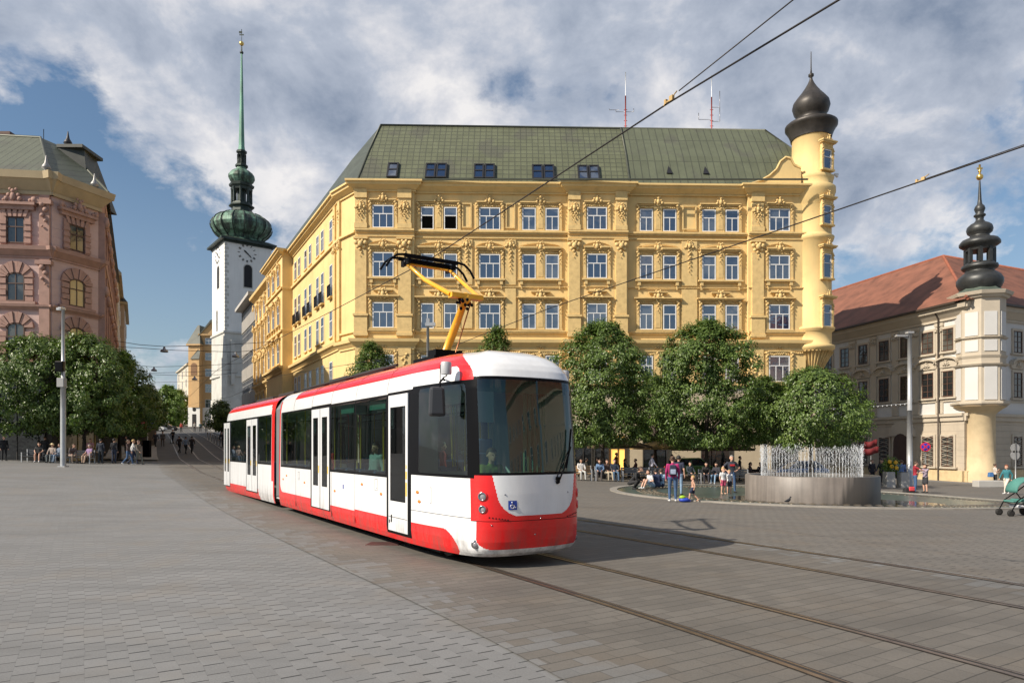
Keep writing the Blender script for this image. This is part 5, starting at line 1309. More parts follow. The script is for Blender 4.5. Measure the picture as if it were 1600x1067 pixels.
def shell(outline, zs, paint, name, parent, M=None, closed_front=True, insf=col_at, glassnames=None):
    """outline: list of (t,s) going round the car; returns body object and the glass parts"""
    n = len(outline); M = M or Matrix()
    nrm = []
    for i in range(n):
        a = outline[max(0, i - 1)]; b = outline[min(n - 1, i + 1)]; dx_, dy_ = b[0] - a[0], b[1] - a[1]; l = math.hypot(dx_, dy_) or 1
        nrm.append((dy_ / l, -dx_ / l))
    body = MB(M); G_ = {}
    grid = [[insf(outline[i][0], outline[i][1], nrm[i][0], nrm[i][1], z) + (z,) for i in range(n)] for z in zs]
    vs = [p for row in grid for p in row]; fs = {}
    for j in range(len(zs) - 1):
        zc_ = (zs[j] + zs[j + 1]) / 2
        for i in range(n - 1):
            t_, s_ = (outline[i][0] + outline[i + 1][0]) / 2, (outline[i][1] + outline[i + 1][1]) / 2
            k = paint(t_, s_, zc_); f = (j * n + i, j * n + i + 1, (j + 1) * n + i + 1, (j + 1) * n + i)
            if k.startswith('glass'):
                k += '_r' if t_ > 0 and 'windscreen' not in k else ''
            fs.setdefault(k, []).append(f)
    allf = []; am = []
    for k, l in fs.items():
        if k.startswith('glass'): continue
        allf += l; am += [TMATS[k]] * len(l)
    body.add(vs, allf, True); body.m = am
    top = (len(zs) - 1) * n
    body.add([vs[top + i] for i in range(n)], [tuple(range(n))], False, 3)
    bo = body.build(name, [t_white, t_red, t_black, t_grey], parent)
    for k, l in fs.items():
        if not k.startswith('glass'): continue
        used = sorted(set(i for f in l for i in f)); mp = {u: i for i, u in enumerate(used)}
        g_ = MB(M); g_.add([vs[u] for u in used], [tuple(mp[i] for i in f) for f in l], True)
        g_.build('windscreen' if 'windscreen' in k else ('cab_side_window' if 'cab' in k else 'side_window'), t_glass, parent)
    return bo
nose = plan_nose(.0135)
brk = [2.3, 2.5, 3.46, 3.52, 4.5, 5.27, 5.33, 6, 7.0, 7.05, 8.0, 8.72, 8.78, 9.6, 10.55, 11.1, 11.5] + [11.55 + .03 * k for k in range(15)] + [12.0, 12.1]
sside = [(1.25, s) for s in sorted(set(brk)) if s > 2.5]
left = [(-t, s) for t, s in nose[::-1]]
outl = [(-t, s) for t, s in sside[::-1]] + left + [(t, s) for t, s in nose[1:]] + sside
zs_f = dense([z for z in FZ if z <= 1.62], .0125)[:-1] + dense([z for z in FZ if z >= 1.6], .025)
shell(outl, zs_f, paint_front, 'front_body', TM)
# rear car
GA = 12.1; RL = 8.1
MR = TR(0, 12.45, 0, R(1.3)) @ Matrix.Translation((0, .30, 0))
def rear_in(t, s, nx_, ny_, z):
    f = hsm(7.3, 8.1, s); i = li(SIDE_IN, z) * (1 - f) + li(FRONT_IN, z) * f * .8
    return (t - nx_ * i, s - ny_ * i)
rb = [0, .14, .34, .36, .42, .5, .6, .8, 1.2, 1.7, 1.8, 1.9, 2.0, 2.05, 2.12, 3, 3.86, 3.92, 5.2, 6.55, 6.62, 7.0, 7.3, 7.5]
ro2 = [(1.25, s) for s in rb] + [(1.24, 7.7), (1.20, 7.85), (1.12, 7.96), (.95, 8.04), (.7, 8.08), (.35, 8.1), (0, 8.1)]
outr = ro2 + [(-t, s) for t, s in ro2[::-1][1:]]
shell(outr, dense(FZ, .06), paint_rear, 'rear_body', TM, M=MR, insf=rear_in)
# bellows
bel = mat('grey_bellows', (.16, .165, .17), .7, var=.1)
p = MB()
for k in range(9):
    s = 12.08 + k * .085; o = .03 if k % 2 else -.04; w_ = 1.17 + o; tt = 3.38 + o
    p.add([(-w_, s, .45 - o), (-w_, s, 3.1), (-w_ + .2, s, tt), (w_ - .2, s, tt), (w_, s, 3.1), (w_, s, .45 - o)], [])
for k in range(8):
    for i in range(5): p.f.append((k * 6 + i, k * 6 + i + 1, (k + 1) * 6 + i + 1, (k + 1) * 6 + i)); p.m.append(0); p.sm.append(False)
p.build('gangway_bellows', bel, TM)
# underframe, bogies, wheels
p = MB(); p.box(-1.08, 1.08, 1.2, 12.0, .22, .34); p.box(-1.0, 1.0, 1.6, 3.6, .12, .22); p.box(-1.0, 1.0, 8.6, 10.6, .12, .22); p.box(-1.05, 1.05, 12.9, 20.6, .22, .34); p.box(-1, 1, 17.2, 19.2, .12, .22); p.build('underframe', t_dark, TM)
wm = mat('wheel_steel', (.08, .07, .06), .5, .7, var=.2)
for s in (1.75, 3.45, 8.8, 10.4, 17.4, 19.0):
    for t in (-.74, .74):
        p = MB(Matrix.Translation((t, s, .33)) @ Matrix.Rotation(R(90), 4, 'Y')); p.lathe([(.30, -.05), (.33, -.03), (.33, .05), (.2, .07), (.12, .09)], 20); p.build('wheel', wm, TM)
# doors
yels = mat('yellow_sticker', (.75, .5, .03), .4, var=0)
def door_leaf(s0, s1, z0, z1, gs0, gs1, gz0, gz1, side=-1, M=None, handle=True):
    x = 1.25; M = M or Matrix()
    a = MB(M); y0, y1 = x + .003, x - .05
    for (sa, sb, za, zb_) in ((s0, gs0, z0, z1), (gs1, s1, z0, z1), (gs0, gs1, z0, gz0), (gs0, gs1, gz1, z1)):
        za2, zb2 = max(za, z0), min(zb_, z1)
        nz = [za2] + [q for q in (2.9, ) if za2 < q < zb2] + [zb2]
        for q0, q1 in zip(nz, nz[1:]): a.box(-y0 if side < 0 else y1, -y1 if side < 0 else y0, sa, sb, q0, q1)
    d = a.build('door_leaf', t_white, TM)
    b = MB(M); b.box(-x - .001, -x + .012, gs0, gs1, gz0, gz1); b.build('door_glass', t_glass, d)
    c = MB(M); e = .022; gx = -x - .006
    for (sa, sb, za, zb_) in ((gs0 - e, gs0, gz0 - e, gz1 + e), (gs1, gs1 + e, gz0 - e, gz1 + e), (gs0, gs1, gz0 - e, gz0), (gs0, gs1, gz1, gz1 + e)): c.box(gx, gx + .02, sa, sb, za, zb_)
    c.build('rubber_seal', t_black, d)
    return d
d1 = door_leaf(2.44, 3.36, .36, 2.93, 2.56, 3.24, .95, 2.68)
p = MB(); p.box(-1.2575, -1.2535, 2.47, 2.52, 1.05, 1.30); p.box(-1.2575, -1.2535, 2.47, 2.52, 1.36, 1.50); p.box(-1.2575, -1.2535, 2.48, 2.51, 1.55, 1.62); p.build('yellow_strip', yels, d1)
p = MB(); p.box(-1.262, -1.2535, 3.18, 3.22, .52, .66); p.box(-1.262, -1.2535, 3.28, 3.31, .5, .56); p.build('door_handle', t_black, d1)
p = MB(); p.box(-1.2545, -1.2535, 2.46, 3.34, .615, .625); p.build('panel_gap', t_black, d1)
for s0, s1, M in ((7.14, 7.86, None), (7.90, 8.62, None), (2.20, 2.97, MR), (3.0, 3.78, MR), (6.70, 7.27, MR), (7.30, 7.84, MR)):
    dd = door_leaf(s0, s1, .43, 2.9, s0 + .17, s1 - .17, 1.0, 2.66, M=M)
    p = MB(M or Matrix()); p.box(-1.258, -1.2535, s0 + .07, s0 + .12, 1.3, 1.48); p.build('yellow_strip', yels, dd)
# orange reflectors, hatches and small fittings of the side
orange = mat('orange_reflector', (.75, .20, .02), .3, var=0)
for s, z in ((2.05, 1.15), (1.98, .99), (3.75, 1.02), (4.85, 1.16), (6.7, .92), (9.3, 1.0), (11.2, 1.12), (11.6, 1.0)):
    tt = 1.25 if s > 2.4 else li([(a[1], a[0]) for a in TP], s)
    p = MB(); p.ball((-tt, s, z), .05, 10, 6, sc=(.35, 1.35, .6)); p.build('side_reflector', orange, TM)
hat = mat('panel_line', (.03, .03, .03), .5, var=0)
def hatch(s, z, w_, h):
    tt = 1.252 if s > 2.4 else li([(a[1], a[0]) for a in TP], s) + .004
    p = MB(); e = .008
    for (a, b, c, d) in ((s, s + w_, z, z + e), (s, s + w_, z + h - e, z + h), (s, s + e, z, z + h), (s + w_ - e, s + w_, z, z + h)): p.box(-tt, -tt + .02, a, b, c, d)
    p.box(-tt, -tt + .02, s + .04, s + .06, z + .04, z + .06); p.build('service_hatch', hat, TM)
hatch(1.55, .98, .17, .28); hatch(3.95, 1.07, .15, .24); hatch(9.8, 1.05, .15, .22)
for s in (5.3, 6.95, 10.2): p = MB(); p.box(-1.2525, -1.24, s - .004, s + .004, .3, 1.36); p.build('panel_joint', hat, TM)
for s in (3.5, 5.3, 7.05, 8.7, 10.5):
    p = MB(); p.tube([(-1.25 + li(SIDE_IN, z) - .002, s, z) for z in (2.99, 3.1, 3.2, 3.3, 3.4, 3.48, 3.54)], .004, 4); p.build('roof_joint', hat, TM)
bluem = mat('blue_sticker', (.02, .06, .35), .4, var=0)
p = MB(); p.box(-1.2535, -1.24, 6.05, 6.11, 1.0, 1.10); p.build('blue_sticker', bluem, TM)
# headlights, fog lights
def front_pt(t, z, off=0.0):
    a = abs(t); s = li(TP, a)
    i = li(FRONT_IN, z) * (1 - s / 2.2); e = .03; ds = (li(TP, a + e) - li(TP, max(0, a - e))) / (e + min(a, e)); nn = Vector((ds * (1 if t > 0 else -1), -1)).normalized()
    return Vector((t, s + i)) + Vector((nn.x, nn.y)) * off, nn
chrome = mat('headlamp_chrome', (.35, .35, .36), .15, .9, var=0); lens = mat('lamp_lens', (.25, .25, .27), .08, var=0, coat=1)
for sg in (-1, 1):
    for z, r_ in ((1.17, .062), (.97, .055)):
        P, nn = front_pt(sg * .93, z, .0)
        M = Matrix.Translation((P.x, P.y, z)) @ Vector((nn.x, nn.y, 0)).to_track_quat('Z', 'Y').to_matrix().to_4x4()
        a = MB(M); a.lathe([(r_ + .028, -.05), (r_ + .024, .005), (r_ + .008, .015), (r_, .0), (r_, -.04)], 20, cap=False); h = a.build('headlight', t_red, TM)
        b = MB(M); b.lathe([(r_ + .008, -.02), (r_ + .008, .018), (r_ - .012, .02), (r_ - .02, -.01), (.02, -.03)], 20); b.build('reflector', chrome, h)
        c = MB(M); c.ball((0, 0, -.005), r_ - .012, 14, 8, sc=(1, 1, .35)); c.build('lens', lens, h)
    M = Matrix.Translation((sg * .99, .37, .41)) @ Vector((sg * .62, -.78, 0)).to_track_quat('Z', 'Y').to_matrix().to_4x4()
    a = MB(M); a.lathe([(.07, -.06), (.07, .01), (.055, .015)], 16); h = a.build('fog_light', chrome, TM)
    b = MB(M); b.ball((0, 0, .0), .05, 12, 6, sc=(1, 1, .5)); b.build('lens', lens, h)
    p = MB()
    for k in range(7):
        P, nn = front_pt(sg * (.58 + k * .045), .80 + .006 * k, .002); p.ball((P.x, P.y, .80 + .007 * k), .013, 6, 4)
    p.build('tail_lamp_strip', t_black, TM)
p = MB()
for t, z in ((-.62, 1.2), (.60, 1.2), (0, .81), (-.82, .72), (-.1, .55)):
    P, nn = front_pt(t, z, .002); p.ball((P.x, P.y, z), .014, 6, 4)
p.build('front_bolts', chrome, TM)
# wheelchair symbol
def lerp_f(t, z, off): P, nn = front_pt(t, z, off); return (P.x, P.y, z)
p = MB(); c0_, z0_ = -.50, 1.03; hs = .072
vs_ = [lerp_f(c0_ - hs + 2 * hs * i / 8, z0_ + q * hs, .007) for q in (-1, 0, 1) for i in range(9)]; p.add(vs_, [(j * 9 + i, j * 9 + i + 1, j * 9 + i + 10, j * 9 + i + 9) for j in range(2) for i in range(8)], True)
sym = p.build('wheelchair_sign', bluem, TM); p = MB()
def lf(x, z): return lerp_f(c0_ + x, z0_ + z, .012)
p.tube([lf(.030 * math.cos(R(a)) - .008, .030 * math.sin(R(a)) - .018) for a in range(120, 400, 28)], .006, 5)
p.tube([lf(-.012, .028), lf(-.008, -.002), lf(.022, -.004), lf(.035, -.038), lf(.05, -.032)], .007, 5); p.ball(lf(-.014, .046), .011, 8, 5); p.build('symbol', whitep, sym)
# wiper
p = MB(); p.tube([lerp_f(.36, 1.36, .03), lerp_f(.50, 1.62, .05), lerp_f(.66, 1.95, .06)], .013, 6); p.tube([lerp_f(.30, 1.42, .035), lerp_f(.42, 1.62, .055), lerp_f(.60, 1.9, .065)], .009, 6)
p.tube([lerp_f(.54, 1.60, .045), lerp_f(.63, 1.9, .05), lerp_f(.69, 2.25, .055)], .016, 6); P, nn = front_pt(.36, 1.38, .01); p.ball((P.x, P.y, 1.38), .04, 8, 6)
p.box(P.x - .03, P.x + .03, P.y - .03, P.y + .02, 1.36, 1.46); p.build('wiper', t_black, TM)
# mirrors
mg = mat('mirror_housing', (.035, .036, .04), .35, var=0)
for sg in (-1, 1):
    m_ = MB(); x = sg * 1.15
    if sg < 0: m_.tube([(x, 1.15, 3.06), (x + sg * .12, .95, 3.06), (x + sg * .2, .90, 3.0), (x + sg * .22, .90, 2.6)], .018, 6); m_.tube([(x - .2, .9, 2.9), (x - .2, .9, 3.28)], .008, 5)
    else: m_.tube([(x - .1, 1.2, 3.1), (x - .04, .82, 3.1)], .018, 6)
    if sg < 0: m_.tube([(x, 1.2, 3.1), (x + sg * .12, .82, 3.1)], .012, 5)
    h = m_.build('mirror_arm', t_black, TM)
    if sg < 0: a = MB(Matrix.Translation((x + sg * .26, .90, 2.68)) @ Matrix.Rotation(R(18 * sg), 4, 'Z')); a.box(-.14, .14, -.09, .05, -.24, .24, tp=(.02, .02)); a.build('mirror', mg, h, bevel=.05)
    b = MB(Matrix.Translation((x + (sg * .12 if sg < 0 else -.06), .84, 3.12))); b.lathe([(.085, 0), (.09, .04), (.09, .18), (.08, .2)], 12); b.build('camera_pod', mat('grey_plastic', (.42, .43, .45), .4, var=0), h)
# roof gear
p = MB()
for s0, s1, w_, z1 in ((5.6, 7.6, .5, 3.78), (8.2, 9.6, .5, 3.80), (10.1, 11.4, .5, 3.77)): p.box(-w_, w_, s0, s1, 3.60, z1)
p.build('roof_box', t_dark, TM, bevel=.04)
p = MB(MR)
for s0, s1, w_, z1 in ((.6, 2.4, .5, 3.76), (3.2, 5.6, .5, 3.74)): p.box(-w_, w_, s0, s1, 3.60, z1)
p.build('rear_roof_box', t_dark, TM, bevel=.04)
p = MB(); p.tube([(-.72, 4.2, 3.65), (-.72, 11.4, 3.65)], .03, 6); p.build('roof_conduit', t_dark, TM)
# interior
inter = mat('interior_grey', (.42, .44, .43), .6, var=.05); seatm = mat('seat_blue', (.04, .12, .28), .7, var=.1); pole = mat('grab_pole_yellow', (.70, .48, .05), .35, var=0); teal = mat('teal_panel', (.06, .22, .17), .5, var=0)
p = MB(); p.box(-.8, .8, .5, 2.3, .36, .40); p.box(-1.18, 1.18, 2.3, 20.6, .36, .40); p.box(-1.08, 1.08, 1.2, 20.4, 3.12, 3.16); p.build('interior_floor', inter, TM)
p = MB(); p.box(-1.12, 1.12, 2.22, 2.27, .4, 1.5); p.box(-1.12, -.75, 2.22, 2.27, 1.5, 3.1); p.box(.45, 1.12, 2.22, 2.27, 1.5, 3.1); p.build('cab_partition', inter, TM)
p = MB(); p.box(-.85, .8, .28, .62, .6, 1.42, tp=(.06, .05)); p.box(-.35, .25, .40, .72, 1.42, 1.52); p.build('dashboard', mat('dash_grey', (.20, .23, .23), .5, var=.05), TM)
p = MB(); p.box(-.28, .28, 1.35, 1.8, .9, 1.02); p.box(-.26, .26, 1.72, 1.88, 1.02, 1.85, tp=(.05, .02)); p.box(-.15, .15, 1.76, 1.86, 1.85, 2.1); p.build('driver_seat', seatm, TM, bevel=.03)
p = MB(); p.tube([(-.2, .6, 1.5), (-.2, .75, 1.62)], .02, 6); p.box(-.98, -.55, .55, .60, 2.35, 2.85); p.build('sun_blind', mat('blind_grey', (.45, .52, .48), .7, var=.03), TM)
p = MB()
for k in range(5): p.box(.28 + k * .11, .33 + k * .11, .9 + .02 * k, .95 + .02 * k, 1.4, 3.0)
p.build('cab_blind_slats', teal, TM)
p = MB(); p.box(-.9, .9, .55, .7, 2.85, 3.05); p.build('destination_box', teal, TM)
k_ = 0
for s in (3.9, 4.8, 5.7, 6.5, 9.1, 9.9, 10.7, 11.5, 13.6, 14.4, 17.2, 18.2):
    for sg in (-1, 1):
        a = MB(); a.box(sg * .98 - .2, sg * .98 + .2, s, s + .42, .78, .88); a.box(sg * .98 - .2, sg * .98 + .2, s + .38, s + .46, .88, 1.45); a.build('passenger_seat', seatm, TM, bevel=.02)
p = MB()
for s in (3.6, 5.4, 6.9, 8.9, 10.3, 11.8, 14, 17):
    p.tube([(-.55, s, .4), (-.55, s, 3.1)], .018, 6); p.tube([(.55, s, .4), (.55, s, 3.1)], .018, 6)
p.build('grab_poles', pole, TM)
for s in (3.9, 5.8): a = MB(); a.box(-1.1, -.55, s, s + .9, 2.72, 2.95); a.build('ceiling_screen', teal, TM)

# pantograph
yp = mat('pantograph_yellow', (.80, .40, .02), .35, var=.08, vs=4, coat=.3)
PG = (0, 3.42); Z0 = 3.72
a = MB(); a.box(-.45, .45, 3.0, 4.0, 3.64, 3.74); a.box(-.3, .3, 3.25, 3.6, 3.74, 3.9); a.build('pantograph_base', t_black, TM)
kn = (0, 2.55, 4.80)
pg = MB(); pg.tube([(0, 3.42, 3.85), (0, 2.98, 4.33), kn], [.085, .08, .065], 10); lower = pg.build('pantograph_lower_arm', yp, TM)
pg = MB(); pg.tube([(.1, 3.15, 3.85), (.06, 2.45, 4.72)], .014, 6); pg.build('pantograph_rod', mat('copper_rod', (.30, .12, .05), .4, .6, var=0), lower)
pg = MB(); pg.box(-.34, .34, kn[1] - .10, kn[1] + .06, kn[2] - .01, kn[2] + .08); pg.ball(kn, .12, 8, 6)
hz = 5.78; hs_ = 4.22
pg.tube([(-.32, kn[1], kn[2] + .05), (-.46, (kn[1] + hs_) / 2, (kn[2] + hz) / 2 - .02), (-.50, hs_, hz)], [.05, .045, .035], 8)
pg.tube([(.32, kn[1], kn[2] + .05), (.46, (kn[1] + hs_) / 2, (kn[2] + hz) / 2 - .02), (.50, hs_, hz)], [.05, .045, .035], 8)
pg.tube([(-.5, hs_, hz), (.5, hs_, hz)], .03, 8); upper = pg.build('pantograph_upper_arm', yp, TM)
pg = MB()
for i in range(14): pg.ball((random.uniform(-.15, .15), kn[1] + random.uniform(-.12, .12), kn[2] - random.uniform(.02, .2)), .035, 6, 4)
pg.build('pantograph_joint', t_black, upper)
pg = MB()
for ds in (-.16, .16):
    s = hs_ + ds; zt_ = hz + .15
    pg.tube([(-1.02, s, zt_ - .30), (-.92, s, zt_ - .14), (-.78, s, zt_ - .03), (-.6, s, zt_), (0, s, zt_ + .0), (.6, s, zt_), (.78, s, zt_ - .03), (.92, s, zt_ - .14), (1.02, s, zt_ - .30)], .026, 6)
    pg.box(-.62, .62, s - .03, s + .03, zt_ - .055, zt_ + .015)
for x in (-.52, .52): pg.box(x - .03, x + .03, hs_ - .2, hs_ + .2, hz - .03, hz + .09); pg.ball((x, hs_, hz + .02), .07, 8, 5)
pg.box(-.5, .5, hs_ - .05, hs_ + .05, hz + .02, hz + .07)
pg.build('pantograph_head', t_black, upper)
# ---------------------------------------------------------------- trees
def leafmat(name, dark, light, seed=0.0):
    m = D.materials.new(name); m.use_nodes = True; nt = m.node_tree; nt.nodes.clear()
    o = N(nt, 'ShaderNodeOutputMaterial'); b = N(nt, 'ShaderNodeBsdfPrincipled'); b.inputs['Roughness'].default_value = .42
    tr = N(nt, 'ShaderNodeBsdfTranslucent'); mx = N(nt, 'ShaderNodeMixShader'); mx.inputs[0].default_value = .22
    geo = N(nt, 'ShaderNodeNewGeometry'); n = N(nt, 'ShaderNodeTexNoise'); n.inputs['Scale'].default_value = 1.4; n.inputs['Detail'].default_value = 3
    nt.links.new(geo.outputs['Position'], n.inputs['Vector'])
    k = math_(nt, 'ADD', math_(nt, 'MULTIPLY', n.outputs[0], .7), math_(nt, 'MULTIPLY', geo.outputs['Random Per Island'], .45))
    c = ramp(nt, k, [(.30, dark), (.55, tuple((a + b_) / 2 for a, b_ in zip(dark, light))), (.85, light)])
    nt.links.new(c, b.inputs['Base Color']); nt.links.new(mixc(nt, 1.0, c, (1.2, 1.5, .5), 'MULTIPLY'), tr.inputs[0])
    nt.links.new(b.outputs[0], mx.inputs[1]); nt.links.new(tr.outputs[0], mx.inputs[2]); nt.links.new(mx.outputs[0], o.inputs[0]); return m
leaf_a = leafmat('linden_leaves', (.040, .080, .013), (.150, .215, .048))
leaf_b = leafmat('bright_leaves', (.06, .11, .014), (.19, .27, .045))
bark = mat('bark', (.055, .042, .032), .9, var=.3, vs=6, bump=.6, bs=18)
def crown(rnd, rx, ry, z0, z1, nclump, nleaf, size, shape=1.0, lobes=None):
    """clumps of folded leaves spread through an uneven crown volume"""
    mb = MB(); H = z1 - z0; cz = (z0 + z1) / 2
    ph = [rnd.uniform(0, 6.28) for _ in range(4)]
    vs = mb.v; fs = mb.f
    for c in range(nclump):
        while True:
            a = rnd.uniform(0, 2 * math.pi); t = rnd.random()            # t height fraction
            prof = 1.16 * max(.0, math.sin(math.pi * min(1, (t * .93 + .06)) ** .85)) ** .48 * (1 - .35 * shape * t)
            wob = .96 + .20 * math.sin(3 * a + ph[0] + 3 * t) + .15 * math.sin(5 * a + ph[1] - 5 * t) + .08 * math.sin(9 * t + ph[2])
            rad = rnd.random() ** .38
            x, y, z = rx * prof * wob * rad * math.cos(a), ry * prof * wob * rad * math.sin(a), z0 + H * t
            if rad > .45: break
        cr = rnd.uniform(.34, .62) * (size / .17) ** .5; out = Vector((x, y, (z - cz) * .7)).normalized() if abs(x) + abs(y) > .01 else Vector((0, 0, 1))
        for l in range(nleaf):
            d = Vector((rnd.gauss(0, 1), rnd.gauss(0, 1), rnd.gauss(0, .75)))
            if d.length < .01: continue
            d.normalize(); p = Vector((x, y, z)) + d * cr * rnd.random() ** .5
            nrm = (d * .6 + out * .7 + Vector((rnd.uniform(-.6, .6), rnd.uniform(-.6, .6), rnd.uniform(0, .9)))).normalized()
            u = nrm.cross(Vector((rnd.uniform(-1, 1), rnd.uniform(-1, 1), -1.2))).normalized(); v = nrm.cross(u)
            s = size * rnd.uniform(.6, 1.25); o = len(vs)
            vs += [tuple(p - v * s * .55), tuple(p + u * s * .42 + nrm * s * .12), tuple(p + v * s * .6 - nrm * s * .1), tuple(p - u * s * .42 + nrm * s * .12)]
            fs.append((o, o + 1, o + 2)); fs.append((o, o + 2, o + 3)); mb.m += [0, 0]; mb.sm += [False, False]
    return mb
def trunk(rnd, r, h, z1, spread):
    mb = MB(); mb.tube([(0, 0, -.3), (.02, 0, h * .4), (.0, .03, h), (.05, 0, h + (z1 - h) * .5), (.0, 0, h + (z1 - h) * .85)], [r * 1.3, r, r * .9, r * .5, r * .15], 10)
    for k in range(9):
        a = k * 2.4 + rnd.random(); zb = h * (.8 + .5 * rnd.random() * (k / 9 + .3)); L_ = spread * rnd.uniform(.5, .85)
        mb.tube([(0, 0, zb), (L_ * .4 * math.cos(a), L_ * .4 * math.sin(a), zb + L_ * .35), (L_ * math.cos(a + .2), L_ * math.sin(a + .2), zb + L_ * .8)], [r * .5, r * .3, r * .08], 6)
    return mb
def tree(name, label, x, y, rx, z0, z1, seed, nclump=330, nleaf=62, size=.142, lm=None, r=.17, shape=1.0, group=None):
    rnd = random.Random(seed); gz = g(x, y)
    t = thing(name, label, 'tree', (x, y, gz), rnd.uniform(0, 6), group)
    crown(rnd, rx, rx, z0 - gz, z1 - gz, nclump, nleaf, size, shape).build('crown', lm or leaf_a, t)
    trunk(rnd, r, max(1.6, z0 - gz + .3), z1 - gz, rx).build('trunk', bark, t)
    return t
def tuv(name, label, u, Y, hw, vt, vb, seed, **k):
    s = Y / F; return tree(name, label, uvY(u, Y), Y, hw * s, vz(vb, Y), vz(vt, Y), seed, **k)
GT = 'linden trees round the fountain'; GL = 'trees in front of the pink building'
tuv('linden_tree', 'tall linden tree directly right of the tram nose', 942, 45, 76, 505, 694, 1, nclump=700, shape=.45, group=GT)
tuv('linden_tree', 'tall pointed linden tree in the middle, left of the fountain jets', 1104, 45, 88, 505, 696, 2, nclump=800, shape=.9, group=GT)
tuv('linden_tree', 'low round linden tree directly behind the fountain jets', 1268, 43, 84, 580, 698, 3, nclump=460, shape=.5, group=GT)
tuv('linden_tree', 'linden tree in shade between the two tall ones by the fountain', 1024, 52, 50, 590, 690, 4, nclump=220, group=GT)
tuv('linden_tree', 'linden tree in shade between the pointed one and the low round one', 1196, 52, 40, 590, 690, 5, nclump=200, group=GT)
tuv('linden_tree', 'linden tree whose top shows above the tram roof beside the left facade corner', 580, 48, 46, 538, 690, 6, nclump=260, group=GT)
tuv('linden_tree', 'linden tree whose top shows above the tram nose', 776, 49, 30, 513, 690, 7, nclump=260, shape=.3, group=GT)
tuv('plane_tree', 'broad green tree behind the left lamp post, leftmost of the row', 60, 50, 96, 530, 676, 11, nclump=520, shape=.35, size=.165, group=GL)
tuv('plane_tree', 'broad green tree just right of the left lamp post', 132, 50, 78, 527, 676, 12, nclump=450, shape=.35, size=.165, group=GL)
tuv('plane_tree', 'darker tree at the corner of the pink building, right end of the row', 186, 56, 56, 552, 680, 13, nclump=380, size=.165, group=GL)
tuv('street_tree', 'dark tree beside the street behind the stop sign', 228, 84, 30, 606, 668, 14, nclump=220, nleaf=34, size=.3)
tuv('street_tree', 'bright green tree at the top of the street', 262, 150, 26, 604, 664, 15, nclump=220, nleaf=34, size=.42, lm=leaf_b)
tuv('street_tree', 'bright green tree at the top of the street, next to the cream house', 278, 165, 22, 610, 664, 17, nclump=180, nleaf=30, size=.42, lm=leaf_b)
tuv('street_tree', 'small dark tree on the pavement in front of the church tower', 346, 100, 20, 627, 672, 16, nclump=120, nleaf=30, size=.3)

# ---------------------------------------------------------------- fountain
FX, FY, FRr = 11.85, 27.1, 2.46; fz = g(FX, FY) - .02
FT = thing('fountain', 'round grey concrete fountain basin with a ring of water jets', 'fountain', (FX, FY, fz))
def fx(nt, geo, c):
    mp = N(nt, 'ShaderNodeMapping'); mp.inputs['Scale'].default_value = (3, 3, .18); nt.links.new(geo.outputs['Object'], mp.inputs[0])
    n = N(nt, 'ShaderNodeTexNoise'); n.inputs['Scale'].default_value = 2; n.inputs['Detail'].default_value = 6; nt.links.new(mp.outputs[0], n.inputs['Vector'])
    c = mixc(nt, ramp(nt, n.outputs[0], [(.4, 0.0), (.7, .6)]), c, (.08, .07, .062))
    s = N(nt, 'ShaderNodeSeparateXYZ'); nt.links.new(geo.outputs['Object'], s.inputs[0])      # drum colour darkens towards the right and the foot, with a ragged edge
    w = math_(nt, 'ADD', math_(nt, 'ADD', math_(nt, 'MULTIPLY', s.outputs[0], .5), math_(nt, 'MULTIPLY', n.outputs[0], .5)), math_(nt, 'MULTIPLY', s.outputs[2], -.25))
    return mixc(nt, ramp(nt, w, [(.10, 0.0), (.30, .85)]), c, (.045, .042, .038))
basin_m = mat('basin_concrete', (.19, .165, .145), .5, var=.15, vs=1.2, extra=fx)
p = MB(); H_ = 1.08
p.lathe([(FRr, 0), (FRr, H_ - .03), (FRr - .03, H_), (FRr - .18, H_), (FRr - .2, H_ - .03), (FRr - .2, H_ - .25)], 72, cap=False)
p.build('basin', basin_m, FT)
p = MB(); p.lathe([(FRr - .2, H_ - .13), (.01, H_ - .13)], 48, cap=False); p.build('water_surface', mat('fountain_water', (.06, .075, .07), .05, var=0, ior=1.33, bump=.5, bs=14), FT)
jm = D.materials.new('splashing_water'); jm.use_nodes = True; nt = jm.node_tree; nt.nodes.clear()
o_ = N(nt, 'ShaderNodeOutputMaterial'); b_w = N(nt, 'ShaderNodeBsdfPrincipled'); b_w.inputs['Base Color'].default_value = (.80, .83, .86, 1); b_w.inputs['Roughness'].default_value = .15
tw_ = N(nt, 'ShaderNodeBsdfTransparent'); mw = N(nt, 'ShaderNodeMixShader'); mw.inputs[0].default_value = .28
nt.links.new(tw_.outputs[0], mw.inputs[1]); nt.links.new(b_w.outputs[0], mw.inputs[2]); nt.links.new(mw.outputs[0], o_.inputs[0])
JM = []
rj = random.Random(5)
for v in range(5):
    p = MB(); hgt = 1.22 + .10 * rj.random(); z = 0.0
    while z < hgt:
        t = z / hgt; w_ = .006 + .028 * t ** 2; 
        p.ball((rj.gauss(0, w_), rj.gauss(0, w_), z), 0.008 + .008 * rj.random(), 5, 4, sc=(1, 1, rj.uniform(1.2, 4.5)))
        if t > .5:
            for q in range(1): p.ball((rj.gauss(0, .018 + w_ * 1.4), rj.gauss(0, .018 + w_ * 1.4), z + rj.uniform(-.05, .05)), .010, 4, 3, sc=(1, 1, rj.uniform(1, 2.5)))
        z += .05
    for q in range(10): p.ball((rj.gauss(0, .045), rj.gauss(0, .045), hgt * rj.uniform(.1, .9)), .008, 4, 3, sc=(1, 1, 2))
    me = p.mesh('water_jet'); me.materials.append(jm); JM.append(me)
nj = 84
